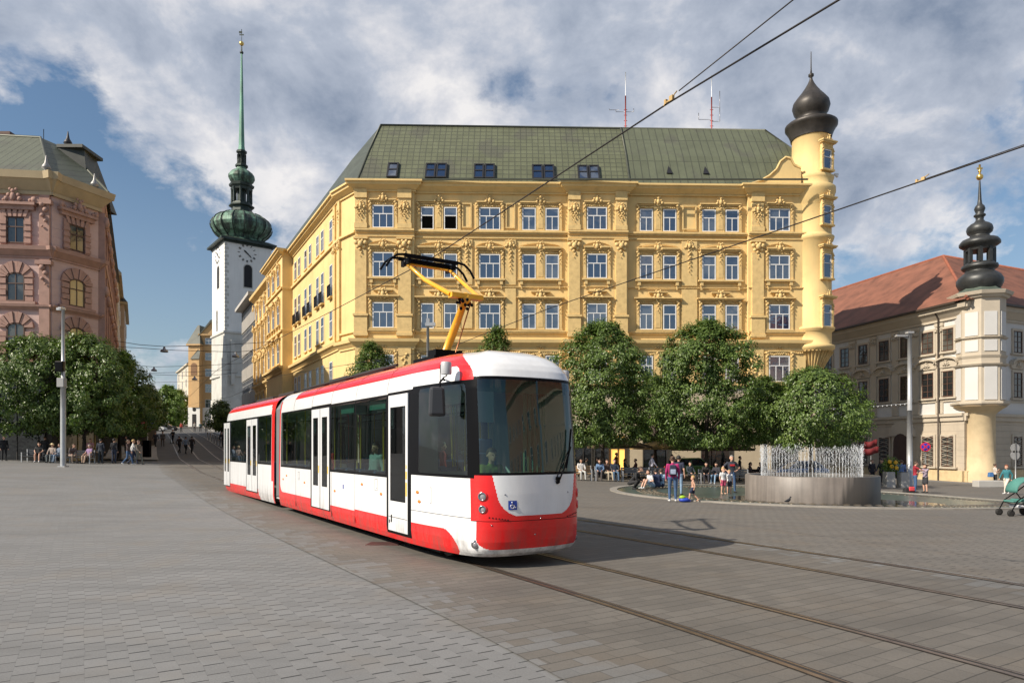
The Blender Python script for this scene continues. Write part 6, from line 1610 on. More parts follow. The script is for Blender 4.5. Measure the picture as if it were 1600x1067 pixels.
for k in range(nj):
    a = 2 * math.pi * k / nj; o = inst(JM[k % 5], 'water_jet', FT, ((FRr - .62) * math.cos(a), (FRr - .62) * math.sin(a), H_ - .13), rj.uniform(0, 6)); o.scale = (1, 1, rj.uniform(.93, 1.07))
# film of water running over the floor round the basin
p = MB(); disc(p, (FX + .9, FY + .2), .2, 3.9, .032, rings=8)
tag(p.build('water', mat('water_film', (.035, .035, .030), .04, var=.3, vs=.9, ior=1.4, bump=.25, bs=5)), None, None, kind='structure')
# pigeon by the basin
x, y = uvY(1231, 24.2), 24.2
pg_ = MB(TR(x, y, g(x, y) + .04, .5)); pg_.tube([(-.17, 0, .10), (-.08, 0, .11), (.02, 0, .13), (.09, 0, .16), (.12, 0, .22), (.14, 0, .25), (.20, 0, .245)], [.012, .035, .055, .045, .024, .024, .006], 8)
for q in (-.02, .02): pg_.tube([(.02, q, .09), (.025, q, .0), (.05, q, 0)], .006, 4)
tag(pg_.build('bird', mat('dark_feathers', (.03, .03, .035), .6, var=.2)), 'small dark bird standing in the wet in front of the fountain basin', 'bird')
# ---------------------------------------------------------------- poles, signs, wires
galv = mat('galvanised_steel', (.42, .43, .44), .45, .45, var=.08, vs=3)
def at(u, Y): x = uvY(u, Y); return x, Y, g(x, Y)
x, y, z = at(98.5, 41.5); LP = thing('lamp_post', 'tall grey steel pole with black loudspeaker and grey box in front of the left trees', 'lamp post', (x, y, z))
top_ = vz(480, 41.5) - z
p = MB(); p.tube([(0, 0, -.1), (0, 0, .02), (0, 0, 3.4), (0, 0, 5.0)], [.17, .155, .15, .145], 14); p.tube([(0, 0, 5.0), (0, 0, top_)], [.11, .085], 12); p.box(-.22, .22, -.22, .22, -.1, .06); p.build('pole', galv, LP)
p = MB(); p.box(-.38, .12, -.07, .07, top_ - .18, top_ - .04); p.box(-.1, .1, -.35, .1, top_ - .16, top_ - .06); p.build('cross_arm', galv, LP)
p = MB(); s_ = 41.5 / F; zb_ = lambda v: vz(v, 41.5) - z
p.box(-.30, .18, -.34, -.08, zb_(581), zb_(565)); p.build('loudspeaker', t_black, LP, bevel=.04); p = MB(); p.box(-.22, .20, -.28, .05, zb_(605), zb_(591)); p.build('junction_box', mat('grey_box_paint', (.30, .30, .30), .6, var=.05), LP, bevel=.02)
x, y, z = at(1421.5, 47); RP_ = thing('lamp_post', 'tall grey street lamp with one arm pointing left, in front of the palace', 'lamp post', (x, y, z)); top_ = vz(521, 47) - z
p = MB(); p.tube([(0, 0, -.1), (0, 0, 5.2)], [.19, .17], 14); p.tube([(0, 0, 5.2), (0, 0, top_)], [.15, .13], 12); p.box(-.2, .2, -.18, .18, top_, top_ + .12); p.build('pole', galv, RP_)
p = MB(); p.tube([(0, 0, top_ - .35), (-.9, 0, top_ - .1)], .05, 8); p.box(-.95, -.2, -.14, .14, top_ - .22, top_ - .12); p.build('lamp_head', galv, RP_)
x, y, z = at(668.5, 50); CP = thing('lamp_post', 'grey lamp post rising behind the tram below the pantograph', 'lamp post', (x, y, z)); top_ = vz(500, 50) - z
p = MB(); p.tube([(0, 0, -.1), (0, 0, top_)], [.13, .10], 12); p.build('pole', galv, CP)
p = MB(); p.box(-.18, .55, -.14, .14, top_ - .45, top_ - .2); p.box(-.12, .12, -.12, .12, top_ - .2, top_ + .1); p.build('lamp_head', galv, CP)
# traffic signs
sred = mat('sign_red', (.55, .02, .04), .4, var=0); sblue = mat('sign_blue', (.03, .03, .35), .4, var=0)
x, y, z = at(1446, 49); NP = thing('no_stopping_sign', 'round blue sign with red cross and ring on a thin pole before the palace', 'road sign', (x, y, z), R(-20))
zz_ = vz(698, 49) - z; p = MB(); p.tube([(0, 0, -.1), (0, 0, zz_ + .35)], .035, 8); p.build('pole', galv, NP)
Md = Matrix.Translation((0, -.06, zz_)) @ Matrix.Rotation(R(90), 4, 'X')
p = MB(Md); p.lathe([(.33, -.015), (.33, .012)], 28); a = p.build('sign_plate', sred, NP); p = MB(Md); p.lathe([(.26, .012), (.26, .018)], 28); b = p.build('blue_field', sblue, a)
p = MB(Matrix.Translation((0, -.085, zz_)))
for q in (45, -45):
    M = Matrix.Rotation(R(q), 4, 'Y'); b2 = MB(M); b2.box(-.27, .27, -.003, .003, -.035, .035); p.add(b2.v, b2.f)
p.build('red_cross', sred, a)
x, y, z = at(1587, 44); NP = thing('road_sign', 'grey backs of two round road signs on a pole at the right edge', 'road sign', (x, y, z))
p = MB(); p.tube([(0, 0, -.1), (0, 0, vz(692, 44) - z)], .035, 8); p.build('pole', galv, NP)
for v in (700, 711):
    p = MB(Matrix.Translation((0, .04, vz(v, 44) - z)) @ Matrix.Rotation(R(90), 4, 'X')); p.lathe([(.30, -.01), (.30, .01)], 24); p.build('sign_plate', galv, NP)
# red banners
x, y, z = at(1361, 52); BN = thing('red_banner', 'pair of red waving banners on a thin pole right of the fountain jets', 'banner', (x, y, z))
p = MB(); p.tube([(0, 0, -.1), (0, 0, vz(684, 52) - z)], .03, 6); p.build('pole', galv, BN)
for v, w_ in ((694, .5), (705, .6)):
    p = MB(); n = 10; zc = vz(v, 52) - z
    P1 = [(-w_ + 2 * w_ * i / n, .06 * math.sin(i * .9), zc + .28 - .10 * math.sin(i * .5)) for i in range(n + 1)]; P2 = [(a, b + .02, c - .5) for a, b, c in P1]
    p.add(P1 + P2, [(i, i + 1, n + 2 + i, n + 1 + i) for i in range(n)], True); o = p.build('banner_cloth', mat('banner_red', (.14, .010, .012), .7, var=.05), BN); sm = o.modifiers.new('thick', 'SOLIDIFY'); sm.thickness = .01
# tram stop sign up the street
x, y, z = at(232, 62); ST = thing('tram_stop_sign', 'tram stop sign with blue and white panel at the foot of the street', 'stop sign', (x, y, z)); Zs = lambda v: vz(v, 62) - z
p = MB(); p.tube([(-.10, 0, -.1), (-.10, 0, Zs(645))], .05, 8); p.box(-.35, .75, -.08, .08, Zs(649), Zs(645.5)); p.build('pole', galv, ST)
p = MB(); p.box(-.04, .62, -.03, .03, Zs(667), Zs(652)); sp = p.build('sign_panel', mat('pale_sign_panel', (.45, .50, .58), .4, var=0), ST)
p = MB(); p.box(.07, .50, -.045, -.03, Zs(663), Zs(654)); b = p.build('blue_square', sblue, sp); p = MB(); p.box(.17, .40, -.055, -.045, Zs(661), Zs(656)); p.ball((.285, -.06, Zs(658.5)), .05); b = p.build('white_square', whitep, sp)
p = MB(); p.box(-.45, .15, -.2, .2, 0, Zs(688)); p.build('timetable_case', t_black, ST)
# overhead contact wires
wire = mat('contact_wire', (.035, .03, .028), .5, .6, var=0)
def wirepath(T, off, h, y1, a0=0):
    out = []
    for i in range(a0, len(T), 4):
        p_ = T[i]
        if p_.y > y1: break
        d = T[min(i + 1, len(T) - 1)] - T[max(i - 1, 0)]; d.normalize(); out.append((p_.x + d.y * off, p_.y - d.x * off, h + .75 * g(p_.x, p_.y)))
    return out
W1_ = [(8, -3, 6.0), (2.96, 6.2, 6.0), (1.84, 8.0, 5.98), (-1.75, 14.6, 5.96)] + [q for q in wirepath(T1, 0, 5.96, 130) if q[1] > 20]
p = MB(); p.tube(W1_, .0105, 5); tag(p.build('contact_wire', wire), 'thick overhead contact wire above the tram crossing the picture', 'overhead wire', 'overhead wires above the tracks')
p = MB(); p.tube([(7.6, -3, 6.35), (2.73, 6.15, 6.13), (1.92, 7.85, 6.04)], .007, 5); tag(p.build('feeder_wire', wire), 'thin second wire joining the contact wire above the tram', 'overhead wire')
W2_ = [(10.5, 2, 6.0), (6.9, 9.2, 6.0), (5.5, 11.7, 5.98), (1.1, 19.8, 5.97), (-2.6, 28, 6.0)] + [q for q in wirepath(T2, 0, 5.96, 130) if q[1] > 40]
p = MB(); p.tube(W2_, .012, 5); tag(p.build('contact_wire', wire), 'overhead contact wire above the farther track, running to the right edge', 'overhead wire', 'overhead wires above the tracks')
p = MB(); p.tube([(11, 2.6, 6.25), (7.5, 8.6, 6.12), (6.3, 10.4, 6.03)], .006, 5); tag(p.build('feeder_wire', wire), 'thin wire running into the farther contact wire near the right edge', 'overhead wire')
cer = mat('insulator_tan', (.45, .30, .12), .5, var=.1)
for (q, lab) in (((1.84, 8.0, 5.98), 'tan clamp and insulator on the contact wire in the middle of the sky'), ((6.25, 10.45, 6.0), 'tan clamp and insulator on the right contact wire')):
    p = MB(TR(q[0], q[1], q[2], R(-60)) @ Matrix.Scale(.6, 4)); p.box(-.12, .12, -.02, .02, .015, .04); p.box(-.11, -.06, -.03, .03, .0, .09); p.box(.03, .12, -.03, .03, .0, .10); p.tube([(.10, 0, .08), (.22, 0, .13)], .012, 5); p.tube([(-.14, 0, .0), (-.06, 0, .03)], .02, 6)
    tag(p.build('wire_clamp', cer), lab, 'wire clamp')
# street lamps hanging on span wires
lampm = mat('lamp_grey', (.22, .23, .25), .4, .3, var=0)
for u, v, Yq, lab in ((256.5, 549, 76, 'largest hanging street lamp over the street'), (240.5, 579, 100, 'hanging street lamp below the largest one'), (234, 588, 112, 'small hanging street lamp left over the street'), (231, 602, 135, 'smallest and lowest hanging street lamp by the left trees'), (304, 593, 105, 'hanging street lamp in front of the ochre tower house'), (368, 557, 82, 'hanging street lamp in front of the church tower base')):
    x, zq = uvY(u, Yq), vz(v, Yq); t = thing('hanging_lamp', lab, 'street lamp', (x, Yq, zq), 0, 'lamps hung on wires over the street')
    p = MB(); p.lathe([(.02, .55), (.10, .5), (.14, .3), (.38, .1), (.42, 0), (.38, -.08), (.05, -.12)], 12); p.build('lamp_shade', lampm, t)
    xl = -32.1 - .548 * (Yq - 53.7); xr = -16.4 - .548 * (Yq - 58)
    p = MB(); p.tube([(xl - x, 0, 1.2), ((xl - x) * .5, 0, .75), (0, 0, .55), ((xr - x) * .5, 0, .7), (xr - x, 0, 1.1)], .03, 4); p.build('span_wire', wire, t)
# festoon cable between lamp post and trees
p = MB(); A_ = Vector((uvY(1421, 47), 47, vz(630, 47))); B_ = Vector((uvY(1010, 47), 47, vz(641, 47)))
pts = [A_ + (B_ - A_) * t + Vector((0, 0, -1.1 * 4 * t * (1 - t) * .25)) for t in [i / 20 for i in range(21)]]; p.tube(pts, .018, 4); fo = p.build('festoon_cable', galv); tag(fo, 'string of small bulbs strung from the right lamp post through the trees', 'light string')
p = MB()
for i in range(60): q = A_ + (B_ - A_) * (i / 59); t = i / 59; p.ball((q.x, q.y, q.z - 1.1 * t * (1 - t) - .05), .04, 5, 4)
p.build('bulbs', whitep, fo)

# ---------------------------------------------------------------- benches, bins, parasols, cars
slatd = mat('dark_bench_slat', (.03, .035, .045), .5, var=.1); slatw = mat('timber_bench_slat', (.42, .26, .12), .6, var=.15, vs=4)
def bench(u0, u1, Y, label, group, sm, back=True):
    x0, x1 = uvY(u0, Y), uvY(u1, Y); x, w_ = (x0 + x1) / 2, (x1 - x0) / 2
    t = thing('park_bench', label, 'bench', (x, Y, g(x, Y)), 0, group)
    for k in range(5): p = MB(); p.box(-w_, w_, -.28 + k * .115, -.19 + k * .115, .42, .455); 
    p = MB()
    for k in range(5): p.box(-w_, w_, -.28 + k * .115, -.19 + k * .115, .42, .455)
    p.build('seat', sm, t)
    if back:
        p = MB()
        for k in range(3): p.box(-w_, w_, .28, .31, .54 + k * .13, .64 + k * .13)
        p.build('backrest', sm, t)
    n = max(2, int(round(2 * w_ / 1.7)) + 1)
    for k in range(n):
        q = -w_ + .05 + (2 * w_ - .1) * k / (n - 1); p = MB(); p.box(q - .03, q + .03, -.31, -.25, 0, .66); p.box(q - .03, q + .03, .25, .31, 0, .92); p.box(q - .03, q + .03, -.25, .25, .36, .41); p.box(q - .03, q + .03, -.31, .31, .66, .70); p.build('leg', galv, t)
    return t
GB = 'benches in front of the cafe'
bench(893, 925, 42, 'short bench with timber seat nearest the tram nose', GB, slatw); bench(929, 965, 42, 'short bench with pale legs, second from the tram', GB, slatd)
bench(971, 1060, 42, 'long dark slatted bench behind the people sitting on the ground', GB, slatd); bench(1092, 1172, 42, 'long dark slatted bench behind the two girls at the fountain', GB, slatd)
bench(37, 92, 47.0, 'bench left of the left lamp post, with people on it', 'benches under the left trees', slatd); bench(104, 145, 47.0, 'bench right of the left lamp post', 'benches under the left trees', slatd)
# square parasols of the cafe
par_d = mat('parasol_brown', (.075, .050, .028), .8, var=.1); par_t = mat('parasol_tan', (.30, .20, .08), .8, var=.1)
for u, Yq, w_, m_, lab in ((967, 48, 1.75, par_d, 'dark brown square parasol under the tree next to the tram'), (1040, 50, 2.0, par_t, 'tan brown square parasol in the middle of the cafe'), (1112, 48, 2.1, par_d, 'wide dark parasol right of the green car')):
    x, y, z = at(u, Yq); t = thing('parasol', lab, 'parasol', (x, y, z), R(12), 'cafe parasols under the trees')
    p = MB(); h0, h1 = 2.2, 2.85
    p.add([(-w_, -w_, h0), (w_, -w_, h0), (w_, w_, h0), (-w_, w_, h0), (0, 0, h1), (-w_, -w_, h0 - .14), (w_, -w_, h0 - .14), (w_, w_, h0 - .14), (-w_, w_, h0 - .14), (0, 0, h1 - .03)], [(0, 1, 4), (1, 2, 4), (2, 3, 4), (3, 0, 4), (0, 5, 6, 1), (1, 6, 7, 2), (2, 7, 8, 3), (3, 8, 5, 0), (5, 9, 6), (6, 9, 7), (7, 9, 8), (8, 9, 5)])
    p.build('canopy', m_, t); p = MB(); p.tube([(0, 0, 0), (0, 0, h1)], .035, 8); p.box(-.35, .35, -.35, .35, 0, .08); p.build('pole', t_black, t)
# cafe tables with chairs
tw2 = mat('cafe_dark_wood', (.04, .028, .02), .5, var=.1)
def cafe_set(u, Yq, lab):
    x, y, z = at(u, Yq); t = thing('cafe_table', lab, 'table', (x, y, z), 0, 'cafe tables under the parasols')
    p = MB(); p.lathe([(.38, .71), (.38, .74)], 16); p.build('tabletop', tw2, t); p = MB(); p.tube([(0, 0, 0), (0, 0, .71)], .03, 6); p.lathe([(.2, 0), (.2, .03)], 10); p.build('pedestal', t_black, t)
def chair(x, y, rz, lab):
    t = thing('cafe_chair', lab, 'chair', (x, y, g(x, y)), rz, 'cafe chairs under the parasols')
    p = MB(); p.box(-.22, .22, -.22, .22, .43, .46); p.build('seat', tw2, t); p = MB(); p.box(-.22, .22, .20, .24, .55, .88); p.build('backrest', tw2, t)
    for a in (-.2, .2):
        for b in (-.2, .22): p = MB(); p.box(a - .02, a + .02, b - .02, b + .02, 0, .43 if b < 0 else .88); p.build('leg', t_black, t)
for i, (u, Yq) in enumerate(((925, 47), (948, 49), (985, 47), (1003, 49), (1125, 47), (1150, 49))):
    cafe_set(u, Yq, 'small dark cafe table under the %s' % (('brown parasol near the tram, front row', 'brown parasol near the tram, back row', 'tan parasol, left front', 'tan parasol, left back', 'right parasol, front', 'right parasol, far side')[i]))
    x, y, _ = at(u, Yq); chair(x - .7, y, R(90), 'dark cafe chair left of the %s cafe table' % ('first', 'second', 'third', 'fourth', 'fifth', 'sixth')[i]); chair(x + .7, y, R(-90), 'dark cafe chair right of the %s cafe table' % ('first', 'second', 'third', 'fourth', 'fifth', 'sixth')[i])
# litter bins / planters and stone block
for u, lab in ((1389, 'left of the two tall grey planter boxes by the right lamp post, with sunflowers'), (1411.5, 'right of the two tall grey planter boxes, beside the right lamp post')):
    x, y, z = at(u, 44); t = thing('planter_box', lab, 'planter', (x, y, z), 0, 'tall grey boxes right of the fountain')
    p = MB(); p.box(-.29, .29, -.29, .29, 0, 1.0, tp=(.03, .03)); p.build('box', mat('fine_concrete', (.40, .39, .37), .7, var=.06), t, bevel=.02); p = MB(); p.box(-.2, .2, -.2, .2, .98, 1.02); p.build('opening', t_black, t)
x, y, z = at(1392, 44.6); SF = thing('sunflower_plant', 'green bush with yellow sunflower heads on the left planter', 'plant', (x, y, z + .9))
crown(random.Random(9), .42, .3, 0, .95, 26, 30, .12, 0).build('foliage', leaf_b, SF)
for a, b in ((-.12, .45), (.15, .7), (.2, .35), (-.25, .75)):
    p = MB(Matrix.Translation((a, -.32, b)) @ Matrix.Rotation(R(80), 4, 'X')); p.lathe([(.13, 0), (.14, .02), (.05, .05)], 10); p.build('flower_head', mat('sunflower_yellow', (.75, .42, .02), .6, var=.1), SF)
x, y, z = at(1545, 48.5); p = MB(TR(x, y, z)); p.box(-.95, .95, -.35, .35, 0, .48); tag(p.build('stone_block', mat('fine_concrete', (0, 0, 0)), bevel=.04), 'low pale stone block at the foot of the palace column', 'stone block')
# cars
def car(name, label, x, y, rz, paint, L_=4.3, Wd=1.75, H_=1.45, group='parked cars'):
    t = thing(name, label, 'car', (x, y, g(x, y)), rz, group); hl = L_ / 2; w2 = Wd / 2
    def sec(prof, inset, nm, m):
        p = MB(); n = len(prof); rings = []
        for yy, ins_ in ((-w2, inset), (-w2 + .07, 0), (0, 0), (w2 - .07, 0), (w2, inset)):
            rings.append([(a * (1 - ins_ * .05), yy, b if b < .3 else b - ins_ * .05) for a, b in prof])
        vs = [q for r_ in rings for q in r_]; fs = []
        for j in range(4):
            for i in range(n): fs.append((j * n + i, j * n + (i + 1) % n, (j + 1) * n + (i + 1) % n, (j + 1) * n + i))
        fs += [tuple(range(n - 1, -1, -1)), tuple(4 * n + i for i in range(n))]; p.add(vs, fs, False); return p.build(nm, m, t, bevel=.03)
    sec([(-hl, .35), (-hl + .05, .25), (hl - .1, .25), (hl, .38), (hl - .02, .62), (hl - .35, .80), (hl * .42, .92), (-hl + .45, .95), (-hl + .03, .85)], 1, 'body', paint)
    p = MB(); cw = w2 - .06
    b_ = [(hl * .45, .90), (-hl + .35, .93)]; tpc = [(hl * .10, H_), (-hl * .55, H_ - .02)]
    v = [(b_[0][0], -cw, b_[0][1]), (b_[0][0], cw, b_[0][1]), (b_[1][0], cw, b_[1][1]), (b_[1][0], -cw, b_[1][1]), (tpc[0][0], -cw + .16, tpc[0][1]), (tpc[0][0], cw - .16, tpc[0][1]), (tpc[1][0], cw - .16, tpc[1][1]), (tpc[1][0], -cw + .16, tpc[1][1])]
    p.add(v, [(0, 1, 5, 4), (1, 2, 6, 5), (2, 3, 7, 6), (3, 0, 4, 7), (4, 5, 6, 7)]); p.build('windows', shopg, t)
    p = MB(); 
    for a, b in ((0, 4), (1, 5), (2, 6), (3, 7)): p.tube([v[a], v[b]], .045, 6)
    p.tube([v[4], v[5], v[6], v[7], v[4]], .05, 6); p.box(tpc[1][0], tpc[0][0], -cw + .17, cw - .17, H_ - .02, H_ + .03)
    mx_ = (b_[0][0] + b_[1][0]) / 2
    for s_ in (-1, 1): p.tube([(mx_ - .05, s_ * cw, .93), (mx_ - .1, s_ * (cw - .15), H_ - .02)], .04, 6)
    p.build('roof', paint, t)
    for sx in (-hl * .62, hl * .64):
        for sy in (-1, 1):
            p = MB(Matrix.Translation((sx, sy * (w2 - .08), .32)) @ Matrix.Rotation(R(90), 4, 'X')); p.lathe([(.22, -.1), (.32, -.09), (.32, .09), (.22, .1)], 18); wh = p.build('wheel', t_dark, t); p = MB(Matrix.Translation((sx, sy * (w2 + .02), .32)) @ Matrix.Rotation(R(90), 4, 'X')); p.lathe([(.2, -.01), (.2, .01)], 14); p.build('rim', galv, wh)
    for sy in (-1, 1):
        p = MB(); p.box(hl - .12, hl - .01, sy * (w2 - .3) - .15, sy * (w2 - .3) + .15, .58, .70); p.build('headlight', lens, t); p = MB(); p.box(-hl - .01, -hl + .1, sy * (w2 - .25) - .12, sy * (w2 - .25) + .12, .68, .82); p.build('tail_light', sred, t)
gx, gy, _ = at(1085, 52.4); car('parked_car', 'green car parked behind the cafe under the pointed tree', gx, gy, R(4), mat('car_green', (.10, .22, .05), .25, .2, var=0, coat=.8))
gx, gy, _ = at(1245, 51.5); car('parked_car', 'light blue car parked behind the fountain jets', gx, gy, R(184), mat('car_blue', (.20, .30, .50), .25, .3, var=0, coat=.8))
gx, gy, _ = at(240, 128); car('parked_car', 'white car at the top of the street beside the stop sign', gx, gy, R(10), mat('car_white', (.7, .7, .7), .25, var=0, coat=.8))
gx, gy, _ = at(260, 131); car('parked_car', 'dark car at the top of the street next to the white one', gx, gy, R(12), mat('car_black', (.02, .02, .022), .25, var=0, coat=.8))
gx, gy, _ = at(216, 78); K = thing('market_stall', 'dark stall with a red awning behind the stop sign', 'stall', (gx, gy, g(gx, gy)))
p = MB(); p.box(-1.5, 1.5, -1, 1, 0, 2.2); p.build('booth', mat('dark_shop_stone', (0, 0, 0)), K); p = MB(); p.add([(-1.9, -1.9, 2.15), (1.9, -1.9, 2.15), (1.9, 1, 2.9), (-1.9, 1, 2.9), (-1.9, -1.9, 1.9), (1.9, -1.9, 1.9)], [(0, 1, 2, 3), (0, 4, 5, 1)]); p.build('awning', mat('awning_red', (.25, .02, .02), .7, var=.05), K)
# bollards on the right pavement of the street
for k in range(6):
    x, y = uvY(324 + k * 4.2, 92 - k * 2.5), 92 - k * 2.5; p = MB(); p.tube([(0, 0, 0), (0, 0, 1.0)], .07, 8); p.ball((0, 0, 1.0), .09, 8, 5); o = p.build('bollard', galv); o.location = (x, y, g(x, y) + .1)
    tag(o, 'pale steel bollard at the kerb below the church tower, %s of six from the left' % ('first', 'second', 'third', 'fourth', 'fifth', 'sixth')[k], 'bollard', 'bollards at the kerb')
# pushchair at the right edge
x, y, z = at(1593, 19.9); PC_ = thing('pushchair', 'teal and black pushchair at the right edge', 'pushchair', (x, y, z), R(0)); tealc = mat('teal_fabric', (.06, .20, .17), .75, var=.08, vs=6)
p = MB(); n = 9; m = 8; vs = []; fs = []
for j in range(n):
    a = R(-5 + 105 * j / (n - 1))
    for i in range(m):
        b = -1 + 2 * i / (m - 1); r_ = .40 - .05 * b * b
        vs.append((.12 - r_ * math.cos(a), b * .24, .72 + r_ * math.sin(a) * (1 - .12 * b * b)))
for j in range(n - 1):
    for i in range(m - 1): fs.append((j * m + i, j * m + i + 1, (j + 1) * m + i + 1, (j + 1) * m + i))
p.add(vs, fs, True); o = p.build('canopy', tealc, PC_); sm = o.modifiers.new('thick', 'SOLIDIFY'); sm.thickness = .015
p = MB(); p.box(-.12, .42, -.22, .22, .42, .50); p.box(.30, .42, -.22, .22, .50, .95, tp=(.02, 0)); p.box(-.34, -.10, -.20, .20, .40, .46); p.build('seat', tealc, PC_, bevel=.03)
p = MB(); p.box(-.18, .42, -.2, .2, .24, .34); p.build('basket', mat('basket_cloth', (.55, .55, .58), .8, var=.05), PC_, bevel=.04)
p = MB()
for s_ in (-.26, .26): p.tube([(-.42, s_, .14), (-.25, s_, .45), (.12, s_, .70), (.55, s_, 1.02)], .016, 6); p.tube([(.10, s_, .66), (.30, s_, .40), (.34, s_, .16)], .016, 6); p.tube([(-.28, s_, .40), (.32, s_, .22)], .014, 6)
p.tube([(.55, -.26, 1.02), (.55, .26, 1.02)], .02, 6); p.build('chassis', t_black, PC_)
for a, b, r_ in ((-.42, -.24, .10), (-.42, .24, .10), (.34, -.27, .135), (.34, .27, .135)):
    p = MB(Matrix.Translation((a, b, r_ + .0)) @ Matrix.Rotation(R(90), 4, 'X')); p.lathe([(r_ * .6, -.03), (r_, -.022), (r_, .022), (r_ * .6, .03)], 16); wh = p.build('wheel', t_dark, PC_)
# toy on the paving by the woman with the backpack
x, y, z = at(1068, 25.1); TB = thing('toy_bag', 'blue and lime green bundle on the paving beside the woman with the backpack', 'bag', (x, y, z)); p = MB(); p.ball((.03, 0, .09), .17, 10, 6, sc=(1.25, .8, .5)); p.ball((.17, .02, .06), .1, 8, 5, sc=(1.2, .9, .5)); p.build('blue_cloth', mat('toy_blue', (.02, .06, .45), .5, var=.1), TB); p = MB(); p.ball((-.04, -.02, .19), .10, 10, 6, sc=(1.2, .8, .7)); p.build('lime_cloth', mat('toy_lime', (.30, .50, .02), .5, var=.1), TB)
# ---------------------------------------------------------------- people
from mathutils.geometry import intersect_point_line
DG = bpy.context.evaluated_depsgraph_get
BODY = {}
SKM = [mat('skin_light', (.58, .34, .24), .6, var=.03), mat('skin_tan', (.40, .22, .14), .6, var=.03)]
def clothm(c): return mat('cloth_%02x%02x%02x' % tuple(int(min(1, q) * 255) for q in c), c, .85, var=.12, vs=7, bump=.25, bs=22)
def V(*a): return Vector(a)
def pose_joints(pose):
    J = dict(pel=V(0, 0, .95), wst=V(0, 0, 1.08), chs=V(0, 0, 1.30), nck=V(0, .01, 1.47), hed=V(0, -.02, 1.62))
    for s, n in ((-1, 'r'), (1, 'l')):
        J['sh' + n] = V(s * .185, .01, 1.405); J['el' + n] = V(s * .245, .03, 1.13); J['wr' + n] = V(s * .25, -.05, .88); J['hd' + n] = V(s * .25, -.08, .80)
        J['hp' + n] = V(s * .095, 0, .92); J['kn' + n] = V(s * .11, -.02, .50); J['an' + n] = V(s * .115, .02, .09); J['to' + n] = V(s * .14, -.13, .035)
    def arm(n, e, w, h): J['el' + n], J['wr' + n], J['hd' + n] = V(*e), V(*w), V(*h)
    def leg(n, k, a, t): J['kn' + n], J['an' + n], J['to' + n] = V(*k), V(*a), V(*t)
    if pose in ('walk', 'push'):
        leg('l', (.10, -.20, .53), (.10, -.26, .11), (.11, -.42, .07)); leg('r', (-.10, .02, .50), (-.11, .32, .17), (-.11, .24, .05))
        arm('l', (.25, .14, 1.15), (.24, .10, .90), (.24, .08, .82)); arm('r', (-.25, -.10, 1.15), (-.22, -.26, .95), (-.21, -.32, .88))
        if pose == 'push':
            for s, n in ((-1, 'r'), (1, 'l')): arm(n, (s * .24, -.12, 1.14), (s * .19, -.38, 1.08), (s * .18, -.46, 1.08))
    elif pose == 'hips':
        for s, n in ((-1, 'r'), (1, 'l')): arm(n, (s * .42, .06, 1.17), (s * .22, -.04, 1.02), (s * .16, -.08, 1.00)); leg(n, (s * .14, -.02, .50), (s * .17, .02, .09), (s * .20, -.13, .035))
    elif pose == 'phone':
        arm('l', (.24, -.06, 1.14), (.10, -.26, 1.25), (.06, -.30, 1.32)); arm('r', (-.24, -.02, 1.13), (-.10, -.24, 1.12), (-.03, -.28, 1.15))
    elif pose == 'hug':
        for s, n in ((-1, 'r'), (1, 'l')): arm(n, (s * .26, -.20, 1.28), (s * .16, -.42, 1.22), (s * .10, -.48, 1.20))
        J['hed'] = V(.04, -.07, 1.60)
    elif pose in ('sit', 'ground', 'crouch', 'sitlean'):
        dz = {'sit': .45, 'sitlean': .45, 'ground': .10, 'crouch': .22}[pose]; L = .03
        f = {'sit': .04, 'sitlean': -.22, 'ground': -.12, 'crouch': -.30}[pose]
        J['pel'] = V(0, .12, dz + .12); J['wst'] = V(0, .12 + f * .3, dz + .25); J['chs'] = V(0, .12 + f, dz + .47); J['nck'] = V(0, .11 + f * 1.4, dz + .63); J['hed'] = V(0, .06 + f * 1.6, dz + .78)
        for s, n in ((-1, 'r'), (1, 'l')):
            J['hp' + n] = V(s * .095, .10, dz + .09); J['sh' + n] = V(s * .185, .12 + f * 1.2, dz + .57)
            if pose in ('sit', 'sitlean'):
                leg(n, (s * .13, -.34, dz + .08), (s * .13, -.38 - .05 * s, .09), (s * .15, -.52, .035)); arm(n, (s * .25, .02 + f * .8, dz + .32), (s * .16, -.20, dz + .22), (s * .13, -.27, dz + .19))
            elif pose == 'ground':
                leg(n, (s * .13, -.28, .48), (s * .12, -.46, .09), (s * .13, -.60, .04)); arm(n, (s * .27, .02, .42), (s * .15, -.22, .40), (s * .10, -.29, .40))
            else:
                leg(n, (s * .16, -.30, .42), (s * .13, -.05, .09), (s * .16, -.20, .035)); arm(n, (s * .26, -.25, .55), (s * .14, -.42, .42), (s * .10, -.48, .40))
    return J
FINE = .021
